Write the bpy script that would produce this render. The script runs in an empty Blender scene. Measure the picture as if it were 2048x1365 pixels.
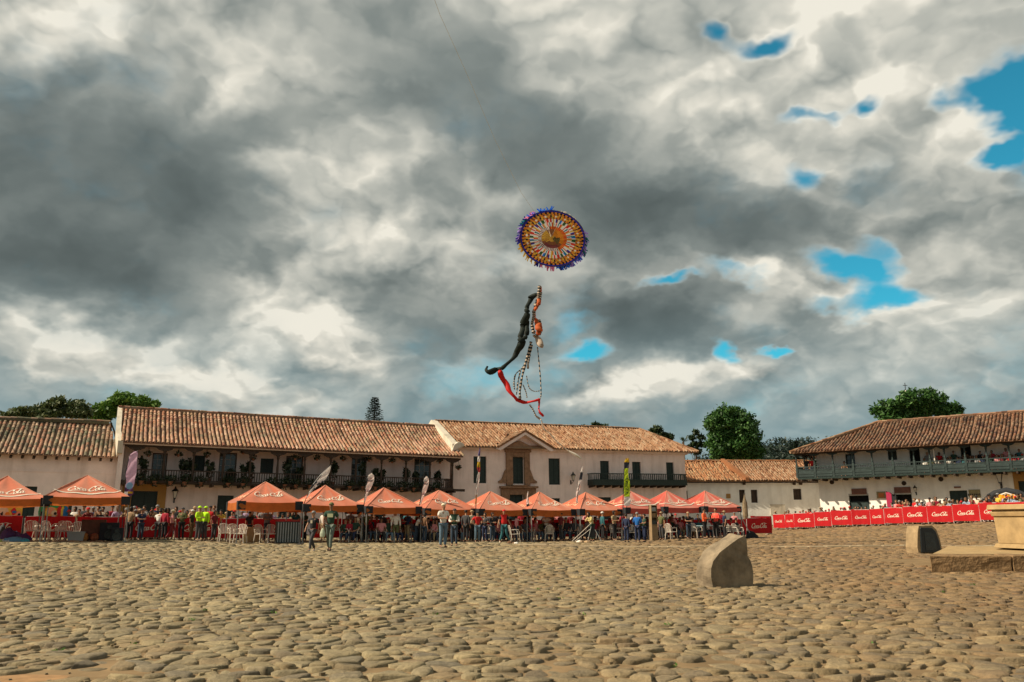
import bpy, bmesh, math, random
import numpy as np
from mathutils import Vector, Matrix, geometry
random.seed(7); rng = np.random.default_rng(7)
S = bpy.context.scene
COL = S.collection
R = math.radians
# ---------------------------------------------------------------- camera
F = 1650.0; CX = 1024.0; CY = 682.5; HOR = 1040.0; CAMZ = 1.1
PITCH = math.atan((HOR-CY)/F)
cd = bpy.data.cameras.new('camera'); cam = bpy.data.objects.new('camera', cd); COL.objects.link(cam)
cd.sensor_width = 36.0; cd.lens = 36.0*F/2048.0; cd.clip_start = 0.1; cd.clip_end = 6000
cam.location = (0, 0, CAMZ); cam.rotation_euler = (math.pi/2+PITCH, 0, 0)
S.camera = cam
def ray(px, py):
    xc = (px-CX)/F; yc = (CY-py)/F
    return Vector((xc, math.cos(PITCH)-yc*math.sin(PITCH), math.sin(PITCH)+yc*math.cos(PITCH)))
# ---------------------------------------------------------------- exposure
S.view_settings.view_transform = 'Standard'; S.view_settings.look = 'None'
S.view_settings.exposure = 0.4; S.view_settings.gamma = 1.0
S.view_settings.use_curve_mapping = False
S.render.engine = 'CYCLES'
# ---------------------------------------------------------------- sun
SUN_AZ = R(-101)      # direction the light comes from, clockwise from +Y
SUN_EL = R(40)
sd = bpy.data.lights.new('sun', 'SUN'); so = bpy.data.objects.new('sun', sd); COL.objects.link(so)
sd.energy = 5.0; sd.angle = R(0.6); sd.color = (1.0, 0.85, 0.64)
sv = Vector((math.sin(SUN_AZ)*math.cos(SUN_EL), math.cos(SUN_AZ)*math.cos(SUN_EL), math.sin(SUN_EL)))
so.rotation_euler = sv.to_track_quat('Z', 'Y').to_euler(); so.location = sv*60
# ---------------------------------------------------------------- sky
world = bpy.data.worlds.new('World'); S.world = world; world.use_nodes = True
def build_sky():
    nt = world.node_tree; N = nt.nodes; L = nt.links; N.clear()
    def node(t, **k):
        n = N.new(t)
        for a, b in k.items(): setattr(n, a, b)
        return n
    def put(sock, v):
        if hasattr(v, 'links') or isinstance(v, bpy.types.NodeSocket): L.new(v, sock)
        else: sock.default_value = v
    def M(op, a, b=0.0, c=0.0, clamp=False):
        n = node('ShaderNodeMath', operation=op); n.use_clamp = clamp
        put(n.inputs[0], a); put(n.inputs[1], b)
        if len(n.inputs) > 2: put(n.inputs[2], c)
        return n.outputs[0]
    def VM(op, a, b=(0, 0, 0), s=None):
        n = node('ShaderNodeVectorMath', operation=op)
        put(n.inputs[0], a); put(n.inputs[1], b)
        if s is not None: put(n.inputs[3], s)
        return n.outputs['Value'] if op in ('LENGTH', 'DOT_PRODUCT') else n.outputs['Vector']
    def MR(v, a, b, c, d, t='SMOOTHSTEP'):
        n = node('ShaderNodeMapRange', interpolation_type=t); n.clamp = True
        for i, x in enumerate((v, a, b, c, d)): put(n.inputs[i], x)
        return n.outputs[0]
    def MIX(f, a, b):
        n = node('ShaderNodeMix', data_type='RGBA'); n.clamp_factor = True
        put(n.inputs[0], f); put(n.inputs[6], a); put(n.inputs[7], b)
        return n.outputs[2]
    def NOISE(v, scale, detail, rough, lac=2.0, dist=0.0):
        n = node('ShaderNodeTexNoise', noise_dimensions='3D')
        put(n.inputs['Vector'], v); n.inputs['Scale'].default_value = scale
        n.inputs['Detail'].default_value = detail; n.inputs['Roughness'].default_value = rough
        n.inputs['Lacunarity'].default_value = lac; n.inputs['Distortion'].default_value = dist
        return n.outputs['Fac'], n.outputs['Color']
    tc = node('ShaderNodeTexCoord'); D = tc.outputs['Generated']
    sep = node('ShaderNodeSeparateXYZ'); L.new(D, sep.inputs[0])
    z = M('MAXIMUM', sep.outputs[2], 0.0)
    inv = M('DIVIDE', 1.0, M('ADD', z, 0.62))
    Q = VM('SCALE', D, s=inv)
    # ragged edges: the direction itself is warped by noise
    f1, c1 = NOISE(Q, 4.6, 5.0, 0.60)
    f2, c2 = NOISE(VM('ADD', Q, (5.2, 1.3, 2.0)), 1.9, 2.0, 0.5)
    w = VM('ADD', VM('SCALE', VM('SUBTRACT', c1, (.5, .5, .5)), s=0.15), VM('SCALE', VM('SUBTRACT', c2, (.5, .5, .5)), s=0.08))
    DW = VM('ADD', D, w)
    def BILLOW(v, scale):
        t = None
        for k, (sc_, am) in enumerate(((1.0, .55), (2.1, .28), (4.3, .17))):
            f, _ = NOISE(VM('ADD', v, (k*1.7, k*3.1, k*.9)), scale*sc_, 0.0, 0.5)
            o = M('MULTIPLY', M('ABSOLUTE', M('SUBTRACT', f, .5)), 3.2*am); t = o if t is None else M('ADD', t, o)
        return t
    def blob(px, py, a, b, ang, val, inner=0.25):
        d = ray(px, py).normalized(); u = Vector((1, 0, 0)); u = (u-d*u.dot(d)).normalized(); v = u.cross(d)
        r = R(ang); ax = u*math.cos(r)+v*math.sin(r); az = ax.cross(d)
        m = Matrix((ax, d, az)).transposed()
        n = node('ShaderNodeMapping', vector_type='TEXTURE'); L.new(DW, n.inputs[0])
        n.inputs[1].default_value = d; n.inputs[2].default_value = m.to_euler('XYZ')
        k = 1.0/F/ray(px, py).length
        n.inputs[3].default_value = (a*k, 0.6, b*k)
        return MR(VM('LENGTH', n.outputs[0]), inner, 1.35, val, 0.0)
    def total(blobs, inner=0.25):
        t = None
        for bl in blobs:
            o = blob(*bl, inner=inner); t = o if t is None else M('ADD', t, o)
        return t
    tone = total(SKY_TONE)
    holes = M('MULTIPLY', total(SKY_HOLES, 0.0), 1.35)
    big, _ = NOISE(Q, 2.4, 2.0, 0.5)
    na, _ = NOISE(Q, 6.5, 5.0, 0.55)
    # heaped cumulus: lit on the side towards the sun, shaded away from it
    QW = VM('ADD', Q, VM('SCALE', VM('SUBTRACT', c1, (.5, .5, .5)), s=0.16))
    va = BILLOW(QW, 6.5)
    vb = BILLOW(VM('ADD', QW, (sv.x*.022, sv.y*.02-.01, .030)), 6.5)
    relief = M('MULTIPLY', M('SUBTRACT', va, vb), .85)
    puff = M('MULTIPLY', relief, MR(M('ADD', tone, M('MULTIPLY', big, .5)), -.15, .45, .25, 1.0))
    br = M('ADD', M('ADD', M('MULTIPLY', tone, .92), 0.60), M('MULTIPLY', M('SUBTRACT', big, 0.5), 0.70))
    br = M('ADD', br, puff)
    br = M('ADD', br, M('MULTIPLY', M('SUBTRACT', na, 0.5), 0.28))
    br = M('ADD', br, MR(holes, 0.05, 0.7, 0.0, 0.22))
    br = M('MULTIPLY_ADD', br, 0.84, 0.085)
    ramp = node('ShaderNodeValToRGB'); L.new(br, ramp.inputs[0])
    cr = ramp.color_ramp; cr.interpolation = 'LINEAR'
    pts = [(0.0, (.072, .090, .088)), (.22, (.122, .147, .143)), (.42, (.21, .238, .225)), (.6, (.345, .362, .330)), (.78, (.52, .52, .46)), (.93, (.70, .675, .585)), (1.0, (.82, .785, .68))]
    while len(cr.elements) < len(pts): cr.elements.new(0.5)
    for e, (p, c) in zip(cr.elements, pts): e.position = p; e.color = (*c, 1)
    # blue sky from the physical model, graded a little towards teal
    sky = node('ShaderNodeTexSky', sky_type='NISHITA'); sky.sun_disc = False
    sky.sun_elevation = SUN_EL; sky.sun_rotation = SUN_AZ; sky.altitude = 2100; sky.air_density = 1.0; sky.dust_density = 0.6; sky.ozone_density = 1.5
    tint = node('ShaderNodeMix', data_type='RGBA', blend_type='MULTIPLY'); tint.inputs[0].default_value = 1.0
    L.new(sky.outputs[0], tint.inputs[6]); tint.inputs[7].default_value = (0.24, 1.22, 1.05, 1)
    blue = tint.outputs[2]
    # low air: thin blue grey veil near the horizon behind the cloud rows
    low = MR(z, 0.04, 0.28, 0.95, 0.0)
    veil = MIX(M('MULTIPLY', low, MR(M('ADD', tone, M('MULTIPLY', na, 0.9)), 0.40, 0.95, 0.92, 0.05)), ramp.outputs[0], (.20, .315, .345, 1))
    cover = M('SUBTRACT', M('ADD', 0.80, M('MULTIPLY', M('SUBTRACT', na, 0.5), 1.5)), holes)
    cover = M('ADD', cover, M('MULTIPLY', M('SUBTRACT', big, 0.5), 0.2))
    cf = MR(M('ADD', cover, M('MULTIPLY', M('SUBTRACT', f1, .5), 1.5)), -0.65, 0.66, 0.0, 1.0)
    K = 8.0
    scl = node('ShaderNodeVectorMath', operation='SCALE'); L.new(veil, scl.inputs[0]); scl.inputs[3].default_value = K
    fin = MIX(cf, blue, scl.outputs[0])
    bg = node('ShaderNodeBackground'); bg.inputs[1].default_value = 0.10; L.new(fin, bg.inputs[0])
    out = node('ShaderNodeOutputWorld'); L.new(bg.outputs[0], out.inputs[0])
# (photo column, row, half width, half height, tilt, change)
SKY_TONE = [
 (150, 380, 340, 220, 0, -.40), (60, 570, 300, 110, 0, -.34), (430, 450, 150, 120, -20, -.30), (560, 280, 210, 60, 10, -.22),
 (820, 130, 240, 150, -30, -.24), (1150, 320, 260, 120, -20, -.34), (1420, 450, 300, 90, -10, -.40), (1290, 640, 160, 75, -10, -.62),
 (1610, 630, 100, 45, -25, -.30), (850, 590, 230, 60, 0, -.14), (330, 620, 160, 60, -10, -.25),
 (200, 50, 260, 60, -8, .34), (500, 170, 130, 110, 0, .16), (1180, 90, 170, 120, 0, .30), (1360, 190, 240, 120, 0, .26),
 (1750, 110, 280, 150, 0, .32), (1880, 240, 190, 120, 0, .26), (1620, 300, 160, 80, 0, .16), (680, 470, 190, 60, 0, .30), (700, 330, 200, 90, 20, .10),
 (110, 690, 210, 55, -12, .42), (640, 675, 120, 50, -10, .46), (420, 775, 260, 40, -8, .36), (860, 690, 60, 60, 0, -.12), (1560, 575, 110, 40, -20, .38),
 (1950, 620, 130, 120, 0, .26), (1990, 380, 100, 90, 0, .18), (1270, 785, 170, 55, 10, .42), (1470, 735, 90, 40, 0, .34), (930, 520, 150, 60, 0, .16), (1800, 760, 260, 70, 0, .10), (1700, 460, 160, 60, 0, .05)]
SKY_HOLES = [
 (1432, 45, 44, 34, 0, 1.1), (1525, 72, 80, 34, 10, 1.3), (1985, 180, 60, 46, -35, 1.3), (2040, 250, 60, 46, 0, 1.3), (1985, 320, 70, 24, 10, 1.1),
 (1580, 235, 45, 22, 0, .8), (1590, 345, 45, 40, -20, .8), (1700, 540, 110, 44, -15, 1.3), (1780, 605, 90, 40, 20, 1.3), (1160, 700, 75, 28, 0, 1.0),
 (1320, 560, 70, 18, -10, 1.0), (1442, 690, 26, 34, 0, 1.0), (1545, 697, 44, 14, 0, 1.0), (2038, 90, 40, 22, 0, 1.0), (1720, 200, 60, 25, 0, .5), (1650, 620, 60, 30, 0, .6), (940, 770, 130, 60, 0, .5), (1460, 560, 90, 20, -10, .6), (1120, 640, 60, 20, 0, .35), (1900, 190, 40, 30, 0, .8), (2020, 260, 80, 130, 20, .6), (1750, 500, 60, 20, -30, .5), (1640, 230, 30, 20, 0, .6), (1700, 210, 40, 18, 0, .6)]
build_sky()
# ================================================================ helpers
class MB:
    """collects faces; build() links them as ONE mesh object"""
    def __init__(s): s.v = []; s.f = []; s.m = []; s.t = []
    def add(s, vs, fs, m=0, t=0.0):
        o = len(s.v); s.v.extend([tuple(v) for v in vs])
        for f in fs: s.f.append(tuple(i+o for i in f)); s.m.append(m); s.t.append(t)
        return s
    def box(s, x0, x1, y0, y1, z0, z1, m=0, t=0.0):
        return s.add([(x0,y0,z0),(x1,y0,z0),(x1,y1,z0),(x0,y1,z0),(x0,y0,z1),(x1,y0,z1),(x1,y1,z1),(x0,y1,z1)],
            [(0,3,2,1),(4,5,6,7),(0,1,5,4),(1,2,6,5),(2,3,7,6),(3,0,4,7)], m, t)
    def prism(s, pts, ext, m=0, t=0.0):
        n = len(pts); e = Vector(ext); a = [Vector(p) for p in pts]
        return s.add(a+[p+e for p in a], [tuple(range(n))[::-1], tuple(range(n, 2*n))]+[(i,(i+1)%n,(i+1)%n+n,i+n) for i in range(n)], m, t)
    def quad(s, a, b, c, d, m=0, t=0.0): return s.add([a,b,c,d], [(0,1,2,3)], m, t)
    def tube(s, pts, rad, n=6, m=0, t=0.0, cap=True):
        pts = [Vector(p) for p in pts]; k = len(pts)
        rad = [rad]*k if not isinstance(rad, (list, tuple)) else list(rad)
        vs = []
        for i, p in enumerate(pts):
            d = (pts[min(i+1, k-1)]-pts[max(i-1, 0)]).normalized()
            u = d.cross(Vector((0, 0, 1)) if abs(d.z) < .9 else Vector((1, 0, 0))).normalized(); w = d.cross(u)
            for j in range(n):
                a = 2*math.pi*j/n; vs.append(p+(u*math.cos(a)+w*math.sin(a))*rad[i])
        fs = [(i*n+j, i*n+(j+1)%n, (i+1)*n+(j+1)%n, (i+1)*n+j) for i in range(k-1) for j in range(n)]
        if cap: fs += [tuple(range(n))[::-1], tuple(range((k-1)*n, k*n))]
        return s.add(vs, fs, m, t)
    def lathe(s, prof, c=(0,0,0), n=12, m=0, t=0.0, sx=1, sy=1, a0=0.0):
        vs = []; k = len(prof)
        for r, z in prof:
            for j in range(n):
                a = a0+2*math.pi*j/n; vs.append((c[0]+r*math.cos(a)*sx, c[1]+r*math.sin(a)*sy, c[2]+z))
        fs = [(i*n+j, i*n+(j+1)%n, (i+1)*n+(j+1)%n, (i+1)*n+j) for i in range(k-1) for j in range(n)]
        fs += [tuple(range(n))[::-1], tuple(range((k-1)*n, k*n))]
        return s.add(vs, fs, m, t)
    def mesh(s, name, mats, smooth=False, tint=False):
        me = bpy.data.meshes.new(name); me.from_pydata(s.v, [], s.f)
        for mt in (mats if isinstance(mats, (list, tuple)) else [mats]): me.materials.append(mt)
        if any(s.m): me.polygons.foreach_set('material_index', s.m)
        if smooth: me.polygons.foreach_set('use_smooth', [True]*len(s.f))
        if tint:
            at = me.attributes.new('tint', 'FLOAT', 'FACE'); at.data.foreach_set('value', s.t)
        me.update(); return me
    def build(s, name, mats, parent=None, smooth=False, tint=False, kind=None, loc=None, bevel=0.0, label=None):
        o = bpy.data.objects.new(name, s.mesh(name, mats, smooth, tint)); COL.objects.link(o)
        if parent: o.parent = parent
        if loc is not None: o.location = loc
        if kind: o['kind'] = kind
        if label: o['label'] = label
        if bevel:
            b = o.modifiers.new('bevel', 'BEVEL'); b.width = bevel; b.segments = 2; b.limit_method = 'ANGLE'
        return o
def inst(name, me, parent=None, loc=(0,0,0), rot=(0,0,0), scale=(1,1,1), matrix=None):
    o = bpy.data.objects.new(name, me); COL.objects.link(o)
    if parent: o.parent = parent
    if matrix is not None: o.matrix_local = matrix
    else: o.location = loc; o.rotation_euler = rot; o.scale = scale
    return o
def tag(o, label=None, cat=None, group=None, kind=None):
    if label: o['label'] = label
    if cat: o['category'] = cat
    if group: o['group'] = group
    if kind: o['kind'] = kind
    return o
def thing(name, label, cat, loc=(0,0,0), rz=0.0, group=None, matrix=None):
    o = bpy.data.objects.new(name, None); COL.objects.link(o); o.empty_display_size = .3
    if matrix is not None: o.matrix_world = matrix
    else: o.location = loc; o.rotation_euler = (0, 0, rz)
    return tag(o, label, cat, group)
def copy_thing(o, parent=None):
    c = o.copy(); COL.objects.link(c); c.parent = parent
    for ch in list(o.children): copy_thing(ch, c)
    return c
def at_depth(px, py, Y):
    """the point of the place seen at a pixel of the photograph, Y metres in front"""
    r = ray(px, py); t = Y/r.y; return Vector((r.x*t, Y, CAMZ+r.z*t))
def sstep(t): t = np.clip(t, 0, 1); return t*t*(3-2*t)
def ground_z(x, y):
    x = np.asarray(x, float); y = np.asarray(y, float)
    z = 0.98*sstep((x-13)/17)*sstep((y-35)/11) + 0.16*sstep((-x-8)/12)*sstep((y-25)/10)
    z = z+0.035*np.sin(x*.31+1.3)*np.sin(y*.23+.4)+0.02*np.sin(x*.83+y*.37)+0.015*np.sin(y*1.1-x*.5)
    return z
def gz(x, y): return float(ground_z(x, y))
def on_ground(px, row):
    """ground point seen at a pixel"""
    r = ray(px, row); t = (0-CAMZ)/r.z if r.z < 0 else 60.0
    for _ in range(30):
        p = (r.x*t, r.y*t); z = gz(*p); t2 = (z-CAMZ)/r.z if r.z < -1e-4 else 60.0; t = .5*t+.5*t2
    return Vector((r.x*t, r.y*t, gz(r.x*t, r.y*t)))
# ================================================================ materials
def new_mat(name):
    m = bpy.data.materials.new(name); m.use_nodes = True; nt = m.node_tree
    return m, nt, nt.nodes['Principled BSDF'], nt.nodes, nt.links
def col_node(N, L, base, var, scale, coord, detail=4.0, rough=.6):
    no = N.new('ShaderNodeTexNoise'); no.inputs['Scale'].default_value = scale; no.inputs['Detail'].default_value = detail; no.inputs['Roughness'].default_value = rough
    L.new(coord, no.inputs['Vector'])
    r = N.new('ShaderNodeValToRGB'); L.new(no.outputs['Fac'], r.inputs[0])
    r.color_ramp.elements[0].position = .3; r.color_ramp.elements[1].position = .7
    r.color_ramp.elements[0].color = (*[c*(1-var) for c in base], 1); r.color_ramp.elements[1].color = (*[min(1, c*(1+var)) for c in base], 1)
    return r.outputs[0], no
def bump(N, L, B, src, strength, dist=.01):
    b = N.new('ShaderNodeBump'); b.inputs['Strength'].default_value = strength; b.inputs['Distance'].default_value = dist
    L.new(src, b.inputs['Height']); L.new(b.outputs[0], B.inputs['Normal'])
def mat(name, col, rough=.8, var=.15, scale=3.0, bmp=0.0, metal=0.0, spec=.3, bdist=.01, trans=0.0, sheen=0.0):
    m, nt, B, N, L = new_mat(name); tc = N.new('ShaderNodeTexCoord')
    c, no = col_node(N, L, col, var, scale, tc.outputs['Object'])
    L.new(c, B.inputs['Base Color']); B.inputs['Roughness'].default_value = rough; B.inputs['Metallic'].default_value = metal
    B.inputs['Specular IOR Level'].default_value = spec
    if sheen: B.inputs['Sheen Weight'].default_value = sheen; B.inputs['Sheen Roughness'].default_value = .45; B.inputs['Sheen Tint'].default_value = (1, .82, .68, 1)
    if bmp: bump(N, L, B, no.outputs['Fac'], bmp, bdist)
    if trans:
        tr = N.new('ShaderNodeBsdfTranslucent'); L.new(c, tr.inputs[0]); mx = N.new('ShaderNodeMixShader'); mx.inputs[0].default_value = trans
        L.new(B.outputs[0], mx.inputs[1]); L.new(tr.outputs[0], mx.inputs[2]); L.new(mx.outputs[0], N['Material Output'].inputs[0])
    return m
def ramp_mat(name, stops, rough=.85, spec=.25, fine=.25, fscale=14.0, bmp=.3, bdist=.01, patch=0.0, pscale=.5, pcol=(.2,.19,.14)):
    """colour of each piece from its own tint (face attribute + object random), with grain on it"""
    m, nt, B, N, L = new_mat(name)
    at = N.new('ShaderNodeAttribute'); at.attribute_name = 'tint'; oi = N.new('ShaderNodeObjectInfo')
    a = N.new('ShaderNodeMath'); a.operation = 'ADD'; L.new(at.outputs['Fac'], a.inputs[0]); L.new(oi.outputs['Random'], a.inputs[1])
    fr = N.new('ShaderNodeMath'); fr.operation = 'FRACT'; L.new(a.outputs[0], fr.inputs[0])
    r = N.new('ShaderNodeValToRGB'); L.new(fr.outputs[0], r.inputs[0]); cr = r.color_ramp
    while len(cr.elements) < len(stops): cr.elements.new(.5)
    for e, (p, c) in zip(cr.elements, stops): e.position = p; e.color = (*c, 1)
    geo = N.new('ShaderNodeNewGeometry')
    no = N.new('ShaderNodeTexNoise'); no.inputs['Scale'].default_value = fscale; no.inputs['Detail'].default_value = 5; no.inputs['Roughness'].default_value = .65
    L.new(geo.outputs['Position'], no.inputs['Vector'])
    mr = N.new('ShaderNodeMapRange'); L.new(no.outputs['Fac'], mr.inputs[0]); mr.inputs[1].default_value = .25; mr.inputs[2].default_value = .75
    mr.inputs[3].default_value = 1-fine; mr.inputs[4].default_value = 1+fine
    mu = N.new('ShaderNodeVectorMath'); mu.operation = 'SCALE'; L.new(r.outputs[0], mu.inputs[0]); L.new(mr.outputs[0], mu.inputs[3])
    out = mu.outputs[0]
    if patch:
        n2 = N.new('ShaderNodeTexNoise'); n2.inputs['Scale'].default_value = pscale; n2.inputs['Detail'].default_value = 5; L.new(geo.outputs['Position'], n2.inputs['Vector'])
        m2 = N.new('ShaderNodeMapRange'); L.new(n2.outputs['Fac'], m2.inputs[0]); m2.inputs[1].default_value = .45; m2.inputs[2].default_value = .72; m2.inputs[3].default_value = 0; m2.inputs[4].default_value = patch
        mx = N.new('ShaderNodeMix'); mx.data_type = 'RGBA'; L.new(m2.outputs[0], mx.inputs[0]); L.new(out, mx.inputs[6]); mx.inputs[7].default_value = (*pcol, 1); out = mx.outputs[2]
    L.new(out, B.inputs['Base Color']); B.inputs['Roughness'].default_value = rough; B.inputs['Specular IOR Level'].default_value = spec
    if bmp: bump(N, L, B, no.outputs['Fac'], bmp, bdist)
    return m
def plaster(name, col, stain=(.30,.24,.19), amt=.5):
    m, nt, B, N, L = new_mat(name); tc = N.new('ShaderNodeTexCoord')
    c, no = col_node(N, L, col, .10, .8, tc.outputs['Object'], 6)
    mp = N.new('ShaderNodeMapping'); L.new(tc.outputs['Object'], mp.inputs[0]); mp.inputs['Scale'].default_value = (1.3, 1.3, .22)
    n2 = N.new('ShaderNodeTexNoise'); n2.inputs['Scale'].default_value = 1.6; n2.inputs['Detail'].default_value = 6; L.new(mp.outputs[0], n2.inputs['Vector'])
    mr = N.new('ShaderNodeMapRange'); L.new(n2.outputs['Fac'], mr.inputs[0]); mr.inputs[1].default_value = .48; mr.inputs[2].default_value = .8; mr.inputs[4].default_value = amt
    mx = N.new('ShaderNodeMix'); mx.data_type = 'RGBA'; L.new(mr.outputs[0], mx.inputs[0]); L.new(c, mx.inputs[6]); mx.inputs[7].default_value = (*stain, 1)
    L.new(mx.outputs[2], B.inputs['Base Color']); B.inputs['Roughness'].default_value = .92; B.inputs['Specular IOR Level'].default_value = .15
    n3 = N.new('ShaderNodeTexNoise'); n3.inputs['Scale'].default_value = 5; n3.inputs['Detail'].default_value = 8; L.new(tc.outputs['Object'], n3.inputs['Vector'])
    bump(N, L, B, n3.outputs['Fac'], .5, .03)
    return m
# ================================================================ ground of the square
M_sand = mat('earth_between_stones', (.215,.15,.082), .95, .28, 2.2, .5, spec=.1, bdist=.02)
def stone_mat():
    m, nt, B, N, L = new_mat('cobblestone')
    geo = N.new('ShaderNodeNewGeometry'); at = N.new('ShaderNodeAttribute'); at.attribute_name = 'tint'; oi = N.new('ShaderNodeObjectInfo')
    a = N.new('ShaderNodeMath'); a.operation = 'ADD'; L.new(at.outputs['Fac'], a.inputs[0]); L.new(oi.outputs['Random'], a.inputs[1])
    fr = N.new('ShaderNodeMath'); fr.operation = 'FRACT'; L.new(a.outputs[0], fr.inputs[0])
    def tn(s, d, r=.6):
        n = N.new('ShaderNodeTexNoise'); n.inputs['Scale'].default_value = s; n.inputs['Detail'].default_value = d; n.inputs['Roughness'].default_value = r
        L.new(geo.outputs['Position'], n.inputs['Vector']); return n.outputs['Fac']
    def ramp(src, stops):
        r = N.new('ShaderNodeValToRGB'); L.new(src, r.inputs[0]); cr = r.color_ramp
        while len(cr.elements) < len(stops): cr.elements.new(.5)
        for e, (p, c) in zip(cr.elements, stops): e.position = p; e.color = (*c, 1)
        return r.outputs[0]
    def mix(f, x, y, bt='MIX'):
        n = N.new('ShaderNodeMix'); n.data_type = 'RGBA'; n.blend_type = bt
        if isinstance(f, float): n.inputs[0].default_value = f
        else: L.new(f, n.inputs[0])
        for i, q in ((6, x), (7, y)):
            if isinstance(q, tuple): n.inputs[i].default_value = (*q, 1)
            else: L.new(q, n.inputs[i])
        return n.outputs[2]
    def mr(src, a0, a1, b0, b1):
        n = N.new('ShaderNodeMapRange'); L.new(src, n.inputs[0])
        for i, q in enumerate((a0, a1, b0, b1)): n.inputs[i+1].default_value = q
        return n.outputs[0]
    each = ramp(fr.outputs[0], [(0,(.225,.180,.102)),(.22,(.33,.268,.155)),(.42,(.26,.218,.135)),(.62,(.38,.305,.175)),(.78,(.19,.165,.118)),(.9,(.30,.222,.125)),(1,(.26,.208,.12))])
    # the right hand part of the square is laid in redder stone, the left in greyer
    xs = N.new('ShaderNodeSeparateXYZ'); L.new(geo.outputs['Position'], xs.inputs[0])
    w = N.new('ShaderNodeMath'); w.operation = 'MULTIPLY_ADD'; L.new(tn(.22, 3), w.inputs[0]); w.inputs[1].default_value = 14.0; L.new(xs.outputs[0], w.inputs[2])
    red = mix(mr(w.outputs[0], 6, 15, 0, .95), each, mix(1.0, each, (.76, .60, .52), 'MULTIPLY'))
    dust = mix(mr(tn(.45, 5), .52, .74, 0, .5), red, (.30,.215,.11))
    grime = mix(mr(tn(1.3, 6), .46, .70, 0, .72), dust, (.115,.095,.066))
    g = mr(tn(22, 6, .75), .3, .7, .66, 1.28)
    sc = N.new('ShaderNodeVectorMath'); sc.operation = 'SCALE'; L.new(grime, sc.inputs[0]); L.new(g, sc.inputs[3])
    L.new(sc.outputs[0], B.inputs['Base Color']); B.inputs['Roughness'].default_value = .82; B.inputs['Specular IOR Level'].default_value = .25
    bump(N, L, B, tn(11, 7, .7), .9, .05)
    return m
M_stone = stone_mat()
def ground_sheet():
    xs = np.concatenate([np.linspace(-600, -60, 8), np.linspace(-50, 60, 111), np.linspace(80, 600, 8)])
    ys = np.concatenate([np.linspace(-60, 0, 6), np.linspace(2, 90, 90), np.linspace(100, 900, 12)])
    X, Y = np.meshgrid(xs, ys); Z = ground_z(X, Y)-0.001
    v = np.stack([X, Y, Z], -1).reshape(-1, 3); n = len(xs)
    f = [(j*n+i, j*n+i+1, (j+1)*n+i+1, (j+1)*n+i) for j in range(len(ys)-1) for i in range(n-1)]
    me = bpy.data.meshes.new('ground'); me.from_pydata(v.tolist(), [], f); me.materials.append(M_sand)
    me.polygons.foreach_set('use_smooth', [True]*len(f))
    o = bpy.data.objects.new('ground', me); COL.objects.link(o)
    tag(o, 'cobbled square paved in uneven sandy brown stones with earth between them', kind='structure'); return o
ground = ground_sheet()
def lay_cobbles():
    # seeds: jittered rows, stones of very different size, a little larger far away
    pts = []; bare = [(-3.35, 6.15, .9, .22)]
    y = 2.6
    while y < 62:
        d = .165 + .0058*max(0, y-8.5)
        half = .66*y+2.2; n = int(2*half/(d*1.22))
        for i in range(n):
            x = -half+(i+.5)*2*half/n
            pts.append((x+random.uniform(-.46, .46)*d*1.3, y+random.uniform(-.46, .46)*d))
        y += d*random.uniform(.88, 1.04)
    # thin out at random so that some stones grow large
    pts = [p for p in pts if random.random() > .06+.22*(.5+.5*math.sin(p[0]*1.7+math.sin(p[1]*1.3)*2)*math.sin(p[1]*1.9))]
    P2 = [Vector(p) for p in pts]
    vs, es, fs, *_ = geometry.delaunay_2d_cdt(P2, [], [], 0, 1e-5)
    V = np.array([(v.x, v.y) for v in vs]); T = np.array([f for f in fs if len(f) == 3])
    A, B_, C = V[T[:, 0]], V[T[:, 1]], V[T[:, 2]]
    d = 2*(A[:, 0]*(B_[:, 1]-C[:, 1])+B_[:, 0]*(C[:, 1]-A[:, 1])+C[:, 0]*(A[:, 1]-B_[:, 1]))
    a2, b2, c2 = (A**2).sum(1), (B_**2).sum(1), (C**2).sum(1)
    ux = (a2*(B_[:, 1]-C[:, 1])+b2*(C[:, 1]-A[:, 1])+c2*(A[:, 1]-B_[:, 1]))/d
    uy = (a2*(C[:, 0]-B_[:, 0])+b2*(A[:, 0]-C[:, 0])+c2*(B_[:, 0]-A[:, 0]))/d
    U = np.stack([ux, uy], 1)
    cells = [[] for _ in range(len(V))]
    for ti, t in enumerate(T):
        for k in t: cells[k].append(ti)
    out = []
    for k, ts in enumerate(cells):
        if len(ts) < 4: continue
        c = V[k]; x, yy = c
        if yy < 2.9 or yy > 60: continue
        poly = U[ts]; r = poly-c
        if np.abs(r).max() > 1.0: continue
        ang = np.arctan2(r[:, 1], r[:, 0]); poly = poly[np.argsort(ang)]
        # keep clear of bare earth patches and of the flagstone line
        if any(((x-bx)/ba)**2+((yy-by)/bb)**2 < 1 for bx, by, ba, bb in bare): continue
        if 0.0 < x < 30 and 35.2 < yy-.02*x < 36.0: continue
        if 9.85 < x and yy > 17.6 and yy < 24.5 and x < 18: continue
        out.append((c, poly))
    return out
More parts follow.
